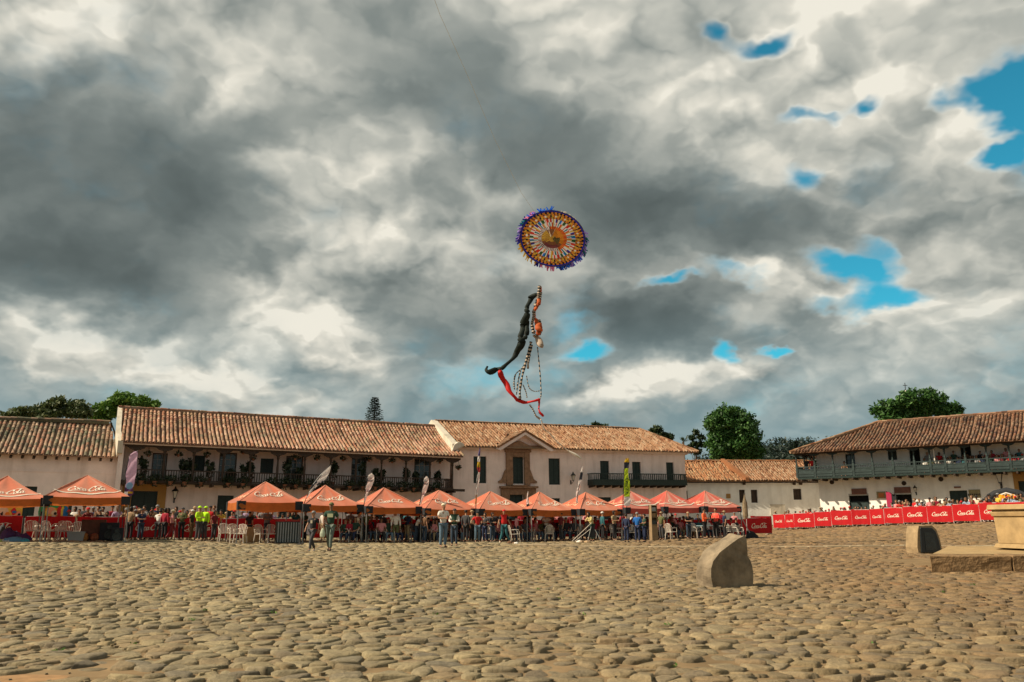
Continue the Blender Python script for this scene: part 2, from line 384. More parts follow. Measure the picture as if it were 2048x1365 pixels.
def stone_mesh(c, poly, quality):
    """one domed stone from its outline; returns verts (relative to centre) and faces"""
    cen = poly.mean(0); r = poly-cen
    # cut corners: two points per edge
    q = []
    n = len(r)
    for i in range(n):
        a, b = r[i], r[(i+1) % n]
        if quality > 1: q += [a*.78+b*.22, a*.30+b*.70]
        else: q.append(a*.5+b*.5)
    q = np.array(q); n = len(q)
    gap = random.uniform(.90, .985) if quality > 0 else .93
    h = random.uniform(.008, .030); tilt = np.array([random.gauss(0, .06), random.gauss(-.03, .075)])
    size = np.sqrt((q**2).sum(1)).mean(); up = random.uniform(-.014, .013)
    rings = []
    for s, z in (((1.0, -.045), (.95, -.002+h*.42), (.80, h*.86), (.42, h)) if quality > 1 else ((1.0, -.04), (.86, h*.55), (.5, h))):
        j = 1+np.random.normal(0, .07, (n, 1)) if quality > 1 else 1
        p = q*gap*s*j; rings.append(np.column_stack([p, z+up+(p@tilt)*(1 if s < 1 else .5)]))
    v = np.concatenate(rings+[np.array([[0, 0, h*1.03+up]])])
    k = len(rings); f = [(i*n+j2, i*n+(j2+1) % n, (i+1)*n+(j2+1) % n, (i+1)*n+j2) for i in range(k-1) for j2 in range(n)]
    f += [((k-1)*n+j2, (k-1)*n+(j2+1) % n, k*n) for j2 in range(n)]
    return cen, v, f
np.random.seed(5)
cobs = lay_cobbles()
def shown_size(c, poly):
    x, y = c
    if abs(x/y) > .60 or y < 4.75: return 0
    w = np.ptp(poly[:, 0])*F/y; return w*np.ptp(poly[:, 1])*F*CAMZ/y**2
order = sorted(range(len(cobs)), key=lambda i: -shown_size(*cobs[i]))
single = set(order[:295])
mass = MB()
for i, (c, poly) in enumerate(cobs):
    y = c[1]; ql = 2 if y < 13 else (1 if y < 30 else 0)
    cen, v, f = stone_mesh(c, poly, ql)
    z0 = gz(cen[0], cen[1])
    if i in single:
        me = bpy.data.meshes.new('cobblestone'); me.from_pydata(v.tolist(), [], f); me.materials.append(M_stone)
        me.polygons.foreach_set('use_smooth', [True]*len(f))
        inst('cobblestone', me, ground, (cen[0], cen[1], z0))
    else:
        mass.add((v+np.array([cen[0], cen[1], z0])).tolist(), f, 0, random.random())
mass.build('cobblestones', M_stone, ground, smooth=True, tint=True, kind='stuff')
print('cobbles', len(cobs), len(mass.f))
# pale line of flagstones across the square, where the paving starts to rise
M_flag = ramp_mat('flagstone', [(0,(.34,.27,.17)),(.5,(.40,.32,.21)),(1,(.28,.22,.14))], fine=.2, bmp=.4)
x = 0.3; k = 0
while x < 29.5:
    w = random.uniform(.5, .95); y = 35.62+.02*x; z = gz(x+w/2, y)
    mb = MB(); j = [random.uniform(-.05, .05) for _ in range(8)]
    mb.prism([(-w/2+.02+j[0], -.27+j[1], -.06), (w/2-.02+j[2], -.27+j[3], -.06), (w/2-.02+j[4], .27+j[5], -.06), (-w/2+.02+j[6], .27+j[7], -.06)], (0, 0, .085+random.uniform(0, .02)))
    mb.build('flagstone', M_flag, ground, loc=(x+w/2, y, z), bevel=.015); x += w; k += 1
# bare sandy spots where stones are missing
M_patch = mat('orange_sand', (.30,.175,.08), .95, .25, 9, .6, bdist=.01)
for bx, by, ba, bb in ((-3.35, 6.15, .80, .20),):
    mb = MB(); n = 40; vs = [(0, 0, .006)]
    for k_, rr_ in ((.5, .004), (1.0, -.006)):
        for i in range(n):
            a = 2*math.pi*i/n; w = k_*(1+.14*math.sin(3*a+bx)+.09*math.sin(7*a+by)); vs.append((ba*w*math.cos(a), bb*w*math.sin(a), rr_))
    mb.add(vs, [(0, 1+i, 1+(i+1) % n) for i in range(n)]+[(1+i, 1+n+i, 1+n+(i+1) % n, 1+(i+1) % n) for i in range(n)]); mb.build('sand_patch', M_patch, ground, smooth=True, loc=(bx, by, gz(bx, by)), kind='stuff')
# loose pebbles and chips lying between the stones
mb = MB()
for _ in range(500):
    y = 4.6+14*random.random()**1.5; x = random.uniform(-.6, .6)*y; s = random.uniform(.008, .028)
    z = gz(x, y)
    vs = [(x+s*random.uniform(.6, 1.2)*math.cos(a), y+s*random.uniform(.6, 1.2)*math.sin(a), z+dz) for dz in (0, s*.9) for a in (0, 1.6, 3.1, 4.7)]
    mb.add(vs, [(0,1,5,4),(1,2,6,5),(2,3,7,6),(3,0,4,7),(4,5,6,7)], 0, random.random())
mb.build('loose_pebbles', M_stone, ground, tint=True, kind='stuff')
# ================================================================ buildings
def frame_matrix(X, Y, a, tilt=0.0, z=0.0):
    return Matrix.Translation((X, Y, z)) @ Matrix.Rotation(a, 4, 'Z') @ Matrix.Rotation(-tilt, 4, 'Y')
class Frame:
    """a facade: local x runs along it, local y into the building, z up"""
    def __init__(s, px, Y, deg, tilt=0.0, front=0.0):
        p = at_depth(px, 960, Y); n = Vector((-math.sin(R(deg)), math.cos(R(deg)), 0))
        p = p+n*front; s.m = frame_matrix(p.x, p.y, R(deg), tilt); s.i = s.m.inverted()
    def __call__(s, px, py, d=0.0):
        o = s.i @ Vector((0, 0, CAMZ)); r = s.i.to_3x3() @ ray(px, py)
        t = (d-o.y)/r.y; q = o+r*t; return q.x, q.z
    def w(s, x, y, z): return s.m @ Vector((x, y, z))
M_pink = plaster('rose_tinted_limewash', (.85,.715,.665), (.52,.41,.35), .6)
M_white = plaster('white_limewash', (.88,.865,.81), (.55,.51,.44), .45)
M_verge = plaster('weathered_white_parapet', (.62,.56,.46), (.30,.27,.20), .7)
M_ochre = plaster('ochre_paint', (.42,.24,.08), (.28,.15,.05), .4)
M_brown = mat('dark_brown_timber', (.045,.028,.018), .6, .3, 6, .3)
M_green = mat('dark_green_timber', (.018,.034,.03), .5, .3, 6, .3)
M_teal = mat('faded_teal_timber', (.030,.048,.047), .65, .35, 4, .3)
M_stoneP = mat('brown_portal_stone', (.26,.155,.095), .9, .28, 4, .6, bdist=.03)
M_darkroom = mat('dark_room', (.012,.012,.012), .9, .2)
M_glass = mat('window_glass', (.05,.06,.055), .12, .1, spec=.6)
M_wframe = mat('pale_window_frame', (.42,.40,.36), .6)
M_iron = mat('black_iron', (.02,.02,.02), .45, .2, spec=.5)
M_lampglass = mat('lamp_glass', (.55,.52,.45), .25, .05, spec=.5)
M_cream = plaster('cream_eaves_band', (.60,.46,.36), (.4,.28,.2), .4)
TILES = {
 'rose': ramp_mat('rose_clay_tile', [(0,(0.299,0.136,0.082)),(.2,(0.417,0.228,0.153)),(.42,(0.299,0.191,0.108)),(.6,(0.477,0.312,0.217)),(.75,(0.161,0.061,0.037)),(.88,(0.349,0.164,0.090)),(1,(0.220,0.182,0.116))], fine=.35, fscale=9, patch=.55, pscale=.8, pcol=(0.062,0.061,0.037)),
 'mossy': ramp_mat('mossy_clay_tile', [(0,(0.276,0.116,0.066)),(.2,(0.375,0.217,0.148)),(.42,(0.237,0.180,0.111)),(.6,(0.434,0.300,0.210)),(.78,(0.099,0.070,0.048)),(1,(0.168,0.162,0.102))], fine=.3, fscale=9, patch=.7, pscale=.5, pcol=(0.029,0.042,0.024)),
 'honey': ramp_mat('honey_clay_tile', [(0,(0.284,0.139,0.075)),(.25,(0.359,0.213,0.125)),(.5,(0.259,0.125,0.060)),(.7,(0.391,0.272,0.175)),(.85,(0.160,0.057,0.024)),(1,(0.243,0.146,0.082))], fine=.28, fscale=9, patch=.3, pscale=.7, pcol=(0.076,0.050,0.024)),
 'orange': ramp_mat('orange_clay_tile', [(0,(0.323,0.136,0.061)),(.3,(0.421,0.210,0.098)),(.6,(0.244,0.089,0.035)),(.8,(0.421,0.275,0.152)),(1,(0.165,0.071,0.035))], fine=.3, fscale=7, patch=.5, pscale=.35, pcol=(0.105,0.052,0.025)),
 'brown': ramp_mat('brown_clay_tile', [(0,(0.227,0.093,0.045)),(.25,(0.306,0.175,0.108)),(.5,(0.157,0.065,0.037)),(.7,(0.325,0.212,0.135)),(.85,(0.068,0.028,0.024)),(1,(0.207,0.148,0.090))], fine=.3, fscale=8, patch=.5, pscale=.5, pcol=(0.039,0.037,0.026))}
TILE_ME = {}
def tile_mb(r0=.100, r1=.074, ln=.50, seg=6, t=0.0):
    """barrel tile: local x across, y up the slope, z out of the roof"""
    mb = MB(); vs = []
    for yy, r in ((0, r0), (ln, r1)):
        for k in range(seg+1):
            a = math.pi*k/seg; vs.append((-r*math.cos(a), yy, r*.86*math.sin(a)-.01))
        for k in range(seg+1):
            a = math.pi*k/seg; vs.append((-(r-.018)*math.cos(a), yy, (r-.018)*.86*math.sin(a)-.012))
    n = seg+1
    fs = [(k, k+1, 2*n+k+1, 2*n+k) for k in range(seg)] + [(n+k+1, n+k, k, k+1) for k in range(seg)]
    return vs, fs
TV, TF = tile_mb(); TVn = np.array(TV)
for k_ in TILES:
    m_ = MB(); m_.add(TV, TF); TILE_ME[k_] = m_.mesh('roof_tile', TILES[k_], smooth=True)
def roof(name, parent, E0, E1, R0, R1, kind, sp=.27, rows=None, singles=0, near=None, sag=.05, skip=None, rnd=1.0):
    """roof face between eave E0-E1 and ridge R0-R1 (local points), laid with barrel tiles"""
    E0, E1, R0, R1 = map(Vector, (E0, E1, R0, R1))
    mb = MB(); M = TILES[kind]
    ux = (E1-E0).normalized(); L0 = (E1-E0).length
    up0 = (R0-E0); up0 = up0-ux*up0.dot(ux); SL = up0.length; uy = up0.normalized(); nz = ux.cross(uy)
    if nz.z < 0: nz = -nz
    a0 = (R0-E0).dot(ux); a1 = (R1-E0).dot(ux)
    lo, hi = min(0, a0), max(L0, a1)
    # deck below the tiles, with the channel courses
    def P(x, y, z=0): return E0+ux*x+uy*y+nz*(z-sag*math.sin(math.pi*min(1, max(0, y/SL))))
    def xlo(y): return a0*y/SL
    def xhi(y): return L0+(a1-L0)*y/SL
    dk = 6
    for i in range(dk):
        y0, y1 = SL*i/dk, SL*(i+1)/dk
        mb.add([P(xlo(y0), y0, -.05), P(xhi(y0), y0, -.05), P(xhi(y1), y1, -.05), P(xlo(y1), y1, -.05),
                P(xlo(y0), y0, -.10), P(xhi(y0), y0, -.10), P(xhi(y1), y1, -.10), P(xlo(y1), y1, -.10)],
               [(0,1,2,3),(7,6,5,4),(4,5,1,0),(2,6,7,3) if i == dk-1 else (0,3,7,4),(1,5,6,2)], 0, .77)
    o = mb.build(name, M, parent, tint=True)
    step = .37; nr = int(SL/step)+1; cols = int((hi-lo)/sp)
    cand = []
    for c in range(cols+1):
        x = lo+(c+.5)*(hi-lo)/(cols+1); wob = random.uniform(-.02, .02)*rnd
        drift = random.uniform(-.03, .03)*rnd
        for r in range(nr):
            y = r*step-.06+random.uniform(-.025, .025)
            if y+.25 > SL: continue
            if x < xlo(max(0, y))-.05 or x > xhi(max(0, y))+.05 or x < xlo(y+.4)-.12 or x > xhi(y+.4)+.12: continue
            if skip and skip(x, y): continue
            sz_ = random.uniform(.92, 1.08)
            p = P(x+wob+drift*y/SL+random.uniform(-.012, .012)*rnd, y, .018+random.uniform(-.006, .006)+.008*(r == 0))
            ang = random.gauss(0, .028)*rnd; pit = -.045+random.gauss(0, .012)
            cx, cy = ux*math.cos(ang)+uy*math.sin(ang), uy*math.cos(ang)-ux*math.sin(ang)
            cy = (cy-nz*pit).normalized(); cz = cx.cross(cy)
            if cz.dot(nz) < 0: cz = -cz
            cand.append((p, cx, cy, cz*sz_, r))
    pick = set()
    if singles:
        mw = parent.matrix_world; camp = Vector((0, 0, CAMZ))
        order = sorted(range(len(cand)), key=lambda i: ((mw @ cand[i][0])-camp).length)
        pick = set(order[:singles])
    mass = MB(); nv = len(TV); V = []; Fs = []; T = []
    for i, (p, cx, cy, cz, r) in enumerate(cand):
        if i in pick:
            m = Matrix((cx, cy, cz)).transposed().to_4x4(); m.translation = p
            inst('roof_tile', TILE_ME[kind], o, matrix=m)
        else:
            A = np.array([cx, cy, cz]); vv = TVn@A+np.array(p)
            b = len(V)*nv; V.append(vv); Fs += [tuple(q+b for q in f) for f in TF]; T += [random.random()]*len(TF)
    if V:
        mass.v = [tuple(q) for q in np.concatenate(V)]; mass.f = Fs; mass.m = [0]*len(Fs); mass.t = T
        mass.build('roof_tiles', M, o, smooth=True, tint=True, kind='stuff')
    return o
def ridge_caps(parent, A, B, kind, up=.06, r=.15, name='ridge_tiles'):
    A, B = Vector(A), Vector(B); L_ = (B-A).length; n = max(2, int(L_/.38)); d = (B-A).normalized()
    u = d.cross(Vector((0, 0, 1))).normalized(); w = u.cross(d); mb = MB(); mb.tube([A+w*.01, B+w*.01], r*.82, 6, 0, .3)
    for i in range(n):
        p = A+d*(L_*i/n)+w*(up+random.uniform(-.012, .012)); rr = r*random.uniform(.92, 1.08)
        vs = []
        for yy, q in ((0, 1.0), (L_/n*1.12, .86)):
            for k in range(7):
                a = math.pi*k/6; vs.append(p+d*yy-u*rr*q*math.cos(a)+w*rr*q*.8*math.sin(a))
        mb.add(vs, [(k, k+1, 7+k+1, 7+k) for k in range(6)]+[tuple(range(7))], 0, random.random())
    return mb.build(name, TILES[kind], parent, smooth=False, tint=True)
def wall_with_holes(name, parent, m, x0, x1, y0, y1, z0, z1, holes, top=None):
    """wall slab from local y0 (outer) to y1 with rectangular openings (x0,x1,z0,z1)"""
    xs = sorted({x0, x1, *[h[0] for h in holes], *[h[1] for h in holes]}); mb = MB()
    for a, b in zip(xs[:-1], xs[1:]):
        if b-a < 1e-4: continue
        mid = (a+b)/2; hs = sorted([(h[2], h[3]) for h in holes if h[0] <= mid <= h[1]])
        z = z0; segs = []
        for c, d in hs:
            if c > z: segs.append((z, c))
            z = max(z, d)
        if z < z1: segs.append((z, z1))
        for c, d in segs: mb.box(a, b, y0, y1, c, d)
    # weld the strips into one clean slab
    o = mb.build(name, m, parent)
    bm = bmesh.new(); bm.from_mesh(o.data); bmesh.ops.remove_doubles(bm, verts=bm.verts, dist=1e-4)
    seen = {}
    for f in list(bm.faces):
        k = tuple(sorted(v.index for v in f.verts)); seen.setdefault(k, []).append(f)
    dead = [f for v in seen.values() if len(v) > 1 for f in v]
    bmesh.ops.delete(bm, geom=dead, context='FACES_ONLY'); bmesh.ops.recalc_face_normals(bm, faces=bm.faces)
    bm.to_mesh(o.data); bm.free(); return o
def opening(parent, x0, x1, z0, z1, depth=.35, kind='window', m=None, panes=(2, 4), shut=0.5, yf=0.0, grille=False):
    """timber frame and leaves or panes set back in a wall opening"""
    m = m or M_brown; w = .07; mb = MB(); y0 = yf+depth*.45; y1 = y0+.08
    mb.box(x0, x0+w, y0, y1, z0, z1).box(x1-w, x1, y0, y1, z0, z1).box(x0+w, x1-w, y0, y1, z1-w, z1)
    if kind != 'door': mb.box(x0+w, x1-w, y0, y1, z0, z0+w)
    f = mb.build(kind, m, parent)
    a, b, c, d = x0+w, x1-w, z0+(0 if kind == 'door' else w), z1-w
    if kind == 'door' and shut > 0:
        for i, (p, q) in enumerate(((a, (a+b)/2-.01), ((a+b)/2+.01, b))):
            mb = MB(); mb.box(p, q, y0+.02, y0+.06, c, d)
            k = 3
            for j in range(k):
                zz0 = c+(d-c)*(j+.12)/k; zz1 = c+(d-c)*(j+.88)/k; mb.box(p+.06, q-.06, y0+.004, y0+.02, zz0, zz1)
            mb.build('door_leaf', m, f)
    if kind != 'door' and shut > 0:
        mb = MB(); mb.box(a, a+(b-a)*.5-.01, y0+.02, y0+.055, c, d); mb.box(a+(b-a)*.5+.01, b, y0+.02, y0+.055, c, d)
        for j in range(3):
            for p, q in ((a, (a+b)/2), ((a+b)/2, b)): mb.box(p+.05, q-.05, y0+.005, y0+.02, c+(d-c)*(j+.1)/3, c+(d-c)*(j+.9)/3)
        mb.build('shutter', m, f)
    if shut == 0:
        nx, nz_ = panes; mb = MB()
        for i in range(nx+1):
            xx = a+(b-a)*i/nx; mb.box(xx-.015, xx+.015, y0+.01, y0+.05, c, d)
        for j in range(nz_+1):
            zz = c+(d-c)*j/nz_; mb.box(a, b, y0+.008, y0+.052, zz-.015, zz+.015)
        mb.build('glazing_bars', M_wframe if grille else m, f)
        for i in range(nx):
            for j in range(nz_):
                mb = MB(); mb.box(a+(b-a)*i/nx+.02, a+(b-a)*(i+1)/nx-.02, y0+.025, y0+.035, c+(d-c)*j/nz_+.02, c+(d-c)*(j+1)/nz_-.02)
                mb.build('pane', M_glass, f)
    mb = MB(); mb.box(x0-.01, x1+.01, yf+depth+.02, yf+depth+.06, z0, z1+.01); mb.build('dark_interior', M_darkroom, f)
    return f
_bal = {}
def baluster_me(h, r, m, turned=False):
    k = (round(h, 2), r, m.name)
    if k not in _bal:
        mb = MB()
        if turned: mb.lathe([(r*.7,0),(r,h*.1),(r*.5,h*.22),(r*1.15,h*.42),(r*.55,h*.62),(r*.5,h*.8),(r,h*.92),(r*.7,h)], n=6)
        else: mb.box(-r, r, -r, r, 0, h)
        _bal[k] = mb.mesh('baluster', m)
    return _bal[k]
def railing(parent, x0, x1, y, z0, z1, m, step=.17, r=.022, panel=0.0, turned=True, skip=()):
    mb = MB(); mb.box(x0, x1, y-.05, y+.05, z1-.07, z1)
    if panel: mb.box(x0, x1, y-.028, y+.028, z0, z0+panel)
    mb.box(x0, x1, y-.045, y+.045, z0+panel, z0+panel+.06)
    rl = mb.build('handrail', m, parent); n = int((x1-x0)/step)
    me = baluster_me(z1-z0-.13-panel, r, m, turned)
    for i in range(n):
        inst('baluster', me, rl, (x0+(i+.5)*(x1-x0)/n, y, z0+panel+.06))
    return rl
def wall_lamp(label, mtx, s=1.0, group=None):
    t = thing('wall_lantern', label, 'lamp', matrix=mtx, group=group)
    mb = MB(); mb.tube([(0,-.02,-.15*s),(0,-.22*s,-.22*s),(0,-.42*s,-.1*s),(0,-.45*s,.02*s)], .02*s).box(-.05*s,.05*s,-.03,0,-.3*s,.05*s); mb.build('bracket', M_iron, t)
    mb = MB(); mb.lathe([(.07,0),(.09,.03),(.19,.42),(.20,.44)], (0,-.45*s,0), 4, a0=math.pi/4); 
    mb.v = [(x*s, -.45*s+(y+.45*s)*s, z*s) for x, y, z in mb.v]; mb.build('lantern_glass', M_lampglass, t)
    mb = MB(); mb.lathe([(.235,.44),(.20,.50),(.09,.62),(.05,.66),(.06,.70),(.01,.78)], (0,0,0), 8)
    for a in range(4):
        q = math.pi/4+a*math.pi/2; mb.tube([(.075*math.cos(q),.075*math.sin(q),0),(.2*math.cos(q),.2*math.sin(q),.44)], .014, 4)
    mb.lathe([(.03,-.06),(.085,-.01),(.085,.02)], (0,0,0), 8)
    mb.v = [(x*s, y*s-.45*s, z*s) for x, y, z in mb.v]; mb.build('lantern_cap', M_iron, t); return t
# ---------------------------------------------------------------- A: gallery house with the flowered balcony
FA = Frame(253, 53.0, 25, -.0092, front=1.6)
def house_gallery():
    T = thing('gallery_house', 'long two storey house with a flower filled dark timber gallery and rose tiled roof', 'house', matrix=FA.m)
    q = lambda px, py, d=0.0: FA(px, py, d)
    xa = q(250, 900, -1.6)[0]; xb = q(905, 950, -1.6)[0]; ze = q(430, 891, -2.0)[1]; zr = q(540, 834, 3.4)[1]
    xr0 = q(237, 817, 3.4)[0]; xr1 = q(878, 852, 3.4)[0]+.2; xe1 = q(927, 913, -2.0)[0]
    zrail = q(367, 941, -1.6)[1]; zfl = q(560, 967, -1.6)[1]-.05
    # upper floor openings (px0, px1, row0, row1, kind)
    up = [(306,336,906,None,'door'),(389,411,911,943,'window'),(440,475,905,None,'door'),(522,548,917,947,'window'),(573,607,912,None,'door'),(704,734,913,None,'door'),(829,862,917,None,'door')]
    holes = []; ups = []
    for p0, p1, r0, r1, k in up:
        x0, z1 = q(p0, r0, 0); x1 = q(p1, r0, 0)[0]; z0 = zfl+.02 if r1 is None else q((p0+p1)/2, r1, 0)[1]
        holes.append((x0, x1, z0, z1)); ups.append((x0, x1, z0, z1, k))
    gr = [(264,316,982,'door'),(436,468,991,'door'),(560,590,1000,'door'),(742,770,1010,'door'),(800,822,1012,'door')]
    grs = []
    for p0, p1, r0, k in gr:
        x0, z1 = q(p0, r0, 0); x1 = q(p1, r0, 0)[0]; h = (x0, x1, -.3, z1); holes.append(h); grs.append(h)
    xend = q(900, 940, 0)[0]
    wall_with_holes('wall', T, M_pink, xa-.35, xend, 0, .4, -.5, ze+.15, holes)
    mb = MB(); mb.box(xa-.35, xa+.02, .4, 7.9, -.5, ze+.2); mb.box(xend-.4, xend, .4, 7.9, -.5, ze+.2); mb.box(xa-.35, xend, 7.9, 8.2, -.5, ze+.2); mb.build('rear_wall', M_pink, T)
    # partition wall closing the gallery on the left
    mb = MB(); mb.box(xa-.35, xa-.05, -1.75, -.01, -.5, ze+.05); mb.build('end_wall', M_pink, T)
    for i, (x0, x1, z0, z1, k) in enumerate(ups):
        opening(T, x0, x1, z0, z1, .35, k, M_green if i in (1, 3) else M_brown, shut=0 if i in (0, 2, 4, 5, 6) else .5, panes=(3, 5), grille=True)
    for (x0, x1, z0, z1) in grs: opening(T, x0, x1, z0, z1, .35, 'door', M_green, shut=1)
    # ochre frame of the great door
    x0, x1, z0, z1 = grs[0]; mb = MB(); xo = q(331, 1000, 0)[0]
    mb.box(x1, xo, -.06, 0.05, -.4, z1+.45); mb.box(x0-.55, x0, -.06, 0.05, -.4, z1+.45); mb.box(x0, x1, -.06, 0.05, z1, z1+.45); mb.build('door_surround', M_ochre, T)
    # gallery floor, beams
    mb = MB(); mb.box(xa-.05, xb+.1, -1.72, -.003, zfl-.14, zfl); mb.build('gallery_floor', M_brown, T)
    n = 26; me = MB().box(-.06, .06, -1.95, -.01, -.16, 0).mesh('joist', M_brown)
    for i in range(n): inst('joist', me, T, (xa+.1+(xb-xa)*i/(n-1), 0, zfl-.145))
    mb = MB(); mb.box(xb+.1, xb+1.0, -1.66, -1.5, zfl-.2, zfl-.02); mb.build('projecting_beam', M_brown, T)
    cols = [269.5,327,386,446,500,555,609,661,712,763,812,860,905]
    zt = ze-.27
    mb = MB(); h = zt-zfl
    mb.lathe([(.10,0),(.10,.12),(.075,.2),(.085,1.0),(.085,1.1),(.07,1.2),(.06,h-.5),(.10,h-.42),(.085,h-.36),(.10,h-.25),(.12,h-.22)], n=8)
    mb.box(-.13, .13, -.1, .1, h-.22, h-.1); mb.prism([(-.55,-.08,h),(-.45,-.08,h-.1),(-.2,-.08,h-.2),(.2,-.08,h-.2),(.45,-.08,h-.1),(.55,-.08,h)], (0, .16, 0))
    cm = mb.mesh('column', M_brown)
    cx = [q(c, 935, -1.6)[0] for c in cols]
    for x in cx: inst('column', cm, T, (x, -1.6, zfl))
    mb = MB(); mb.box(xa-.3, xe1-.1, -1.7, -1.5, zt+.002, zt+.16); mb.build('eaves_beam', M_brown, T)
    for a, b in zip(cx[:-1], cx[1:]): railing(T, a+.1, b-.1, -1.6, zfl+.02, zrail, M_brown, .155, .026, turned=False)
    # end railing at the right, wall side
    mb = MB(); mb.box(cx[-1]-.03, cx[-1]+.03, -1.55, -.02, zrail-.07, zrail)
    for i in range(8): mb.box(cx[-1]-.02, cx[-1]+.02, -1.4+i*.17, -1.36+i*.17, zfl, zrail-.07)
    mb.build('end_railing', M_brown, T)
    # eaves band between rafters, rafters
    ra = MB().box(-.05, .05, -.55, 2.0, -.05, .05).mesh('rafter', M_brown)
    sl = math.atan2(zr-ze, 5.4)
    nraf = 40
    for i in range(nraf):
        x = xa-.1+(xe1-xa-.3)*i/(nraf-1); inst('rafter', ra, T, (x, -1.38, ze-.015-.55*.0), (sl*.5, 0, 0))
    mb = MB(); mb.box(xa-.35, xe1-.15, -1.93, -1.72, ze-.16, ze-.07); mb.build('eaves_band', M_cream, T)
    mb = MB(); mb.add([(xa-.3, -1.5, ze-.1), (xend, -1.5, ze-.1), (xend, 0, ze+.1), (xa-.3, 0, ze+.1)], [(0,1,2,3)]); mb.build('gallery_ceiling', M_brown, T)
    # roof with flared foot
    ym = -.15; zm = ze+(zr-ze)*.34-.12
    roof('roof', T, (xa-.25, -2.0, ze), (xe1, -2.0, ze), (xr0+.1, 3.4, zr), (xr1, 3.4, zr), 'rose', singles=290, sag=.16)
    roof('roof', T, (xe1-.2, 9.0, ze+.1), (xr0, 9.0, ze+.1), (xr1, 3.4, zr), (xr0, 3.4, zr), 'rose', sp=.5, sag=.0)
    ridge_caps(T, (xr0, 3.4, zr), (xr1, 3.4, zr), 'rose')
    # white plastered gable verge on the left
    mb = MB(); V = [(xa-.45, -2.1, ze-.75), (xa-.45, -2.1, ze+.02), (xa-.45+(xr0-xa)*.3, ym, zm+.04), (xr0-.05, 3.4, zr+.07), (xr0-.05, 9.0, ze+.1), (xr0-.05, 9.0, ze-.9), (xa-.45, 0, ze-.9)]
    mb.prism(V, (.3, 0, 0)); mb.build('gable_verge', M_verge, T)
    return T, dict(xa=xa, xb=xb, zfl=zfl, zrail=zrail, cx=cx, ze=ze, zr=zr)
HA, DA = house_gallery()
# ---------------------------------------------------------------- L: lower house on the left
def house_left():
    T = thing('plain_house', 'low plain rose walled house with mossy tile roof at the left edge of the square', 'house', matrix=FA.m)
    q = FA; ze = q(120, 909, -.6)[1]-.05; zr = q(110, 841.5, 3.4)[1]; x1 = DA['xa']-.34; x0 = q(-70, 905, 0)[0]
    zr0 = q(0, 837, 3.4)[1]; zr1 = q(222, 846.5, 3.4)[1]
    hs = []
    a, z1 = q(48, 973, 0); b = q(75, 973, 0)[0]; hs.append((a, b, -.4, z1))
    a2, z2 = q(118, 1005, 0); b2 = q(145, 1005, 0)[0]; hs.append((a2, b2, -.4, z2))
    wall_with_holes('wall', T, M_pink, x0, x1, 0, .4, -.6, ze+.1, hs)
    mb = MB(); mb.box(x0, x0+.3, .4, 7, -.6, ze+.1); mb.box(x0, x1, 7, 7.3, -.6, ze+.1); mb.build('rear_wall', M_pink, T)
    for h in hs: opening(T, *h, .35, 'door', M_green, shut=1)
    za = q(0, 940, 0)[1]; mb = MB(); mb.box(x0, x1, -.045, -.003, za-.06, za+.04); mb.build('string_course', M_pink, T)
    ra = MB().box(-.07, .07, -.52, .2, -.07, .07).mesh('rafter', M_brown)
    for i in range(13): inst('rafter', ra, T, (x0+.6+i*(x1-x0-1.0)/12, .02, ze-.03), (R(22), 0, 0))
    x1r = q(222, 846.5, 3.4)[0]-.1
    o = roof('roof', T, (x0-.2, -.62, ze), (x1+.1, -.62, ze), (x0-.2, 3.4, zr0-.1), (x1r, 3.4, zr1), 'mossy', singles=290, sag=.08)
    roof('roof', T, (x1, 8.0, ze), (x0-.2, 8.0, ze), (x1r, 3.4, zr1), (x0-.2, 3.4, zr0-.1), 'mossy', sp=.5)
    ridge_caps(T, (x0-.2, 3.4, zr0-.08), (x1r, 3.4, zr1+.02), 'mossy', r=.17)
    return T
HL = house_left()
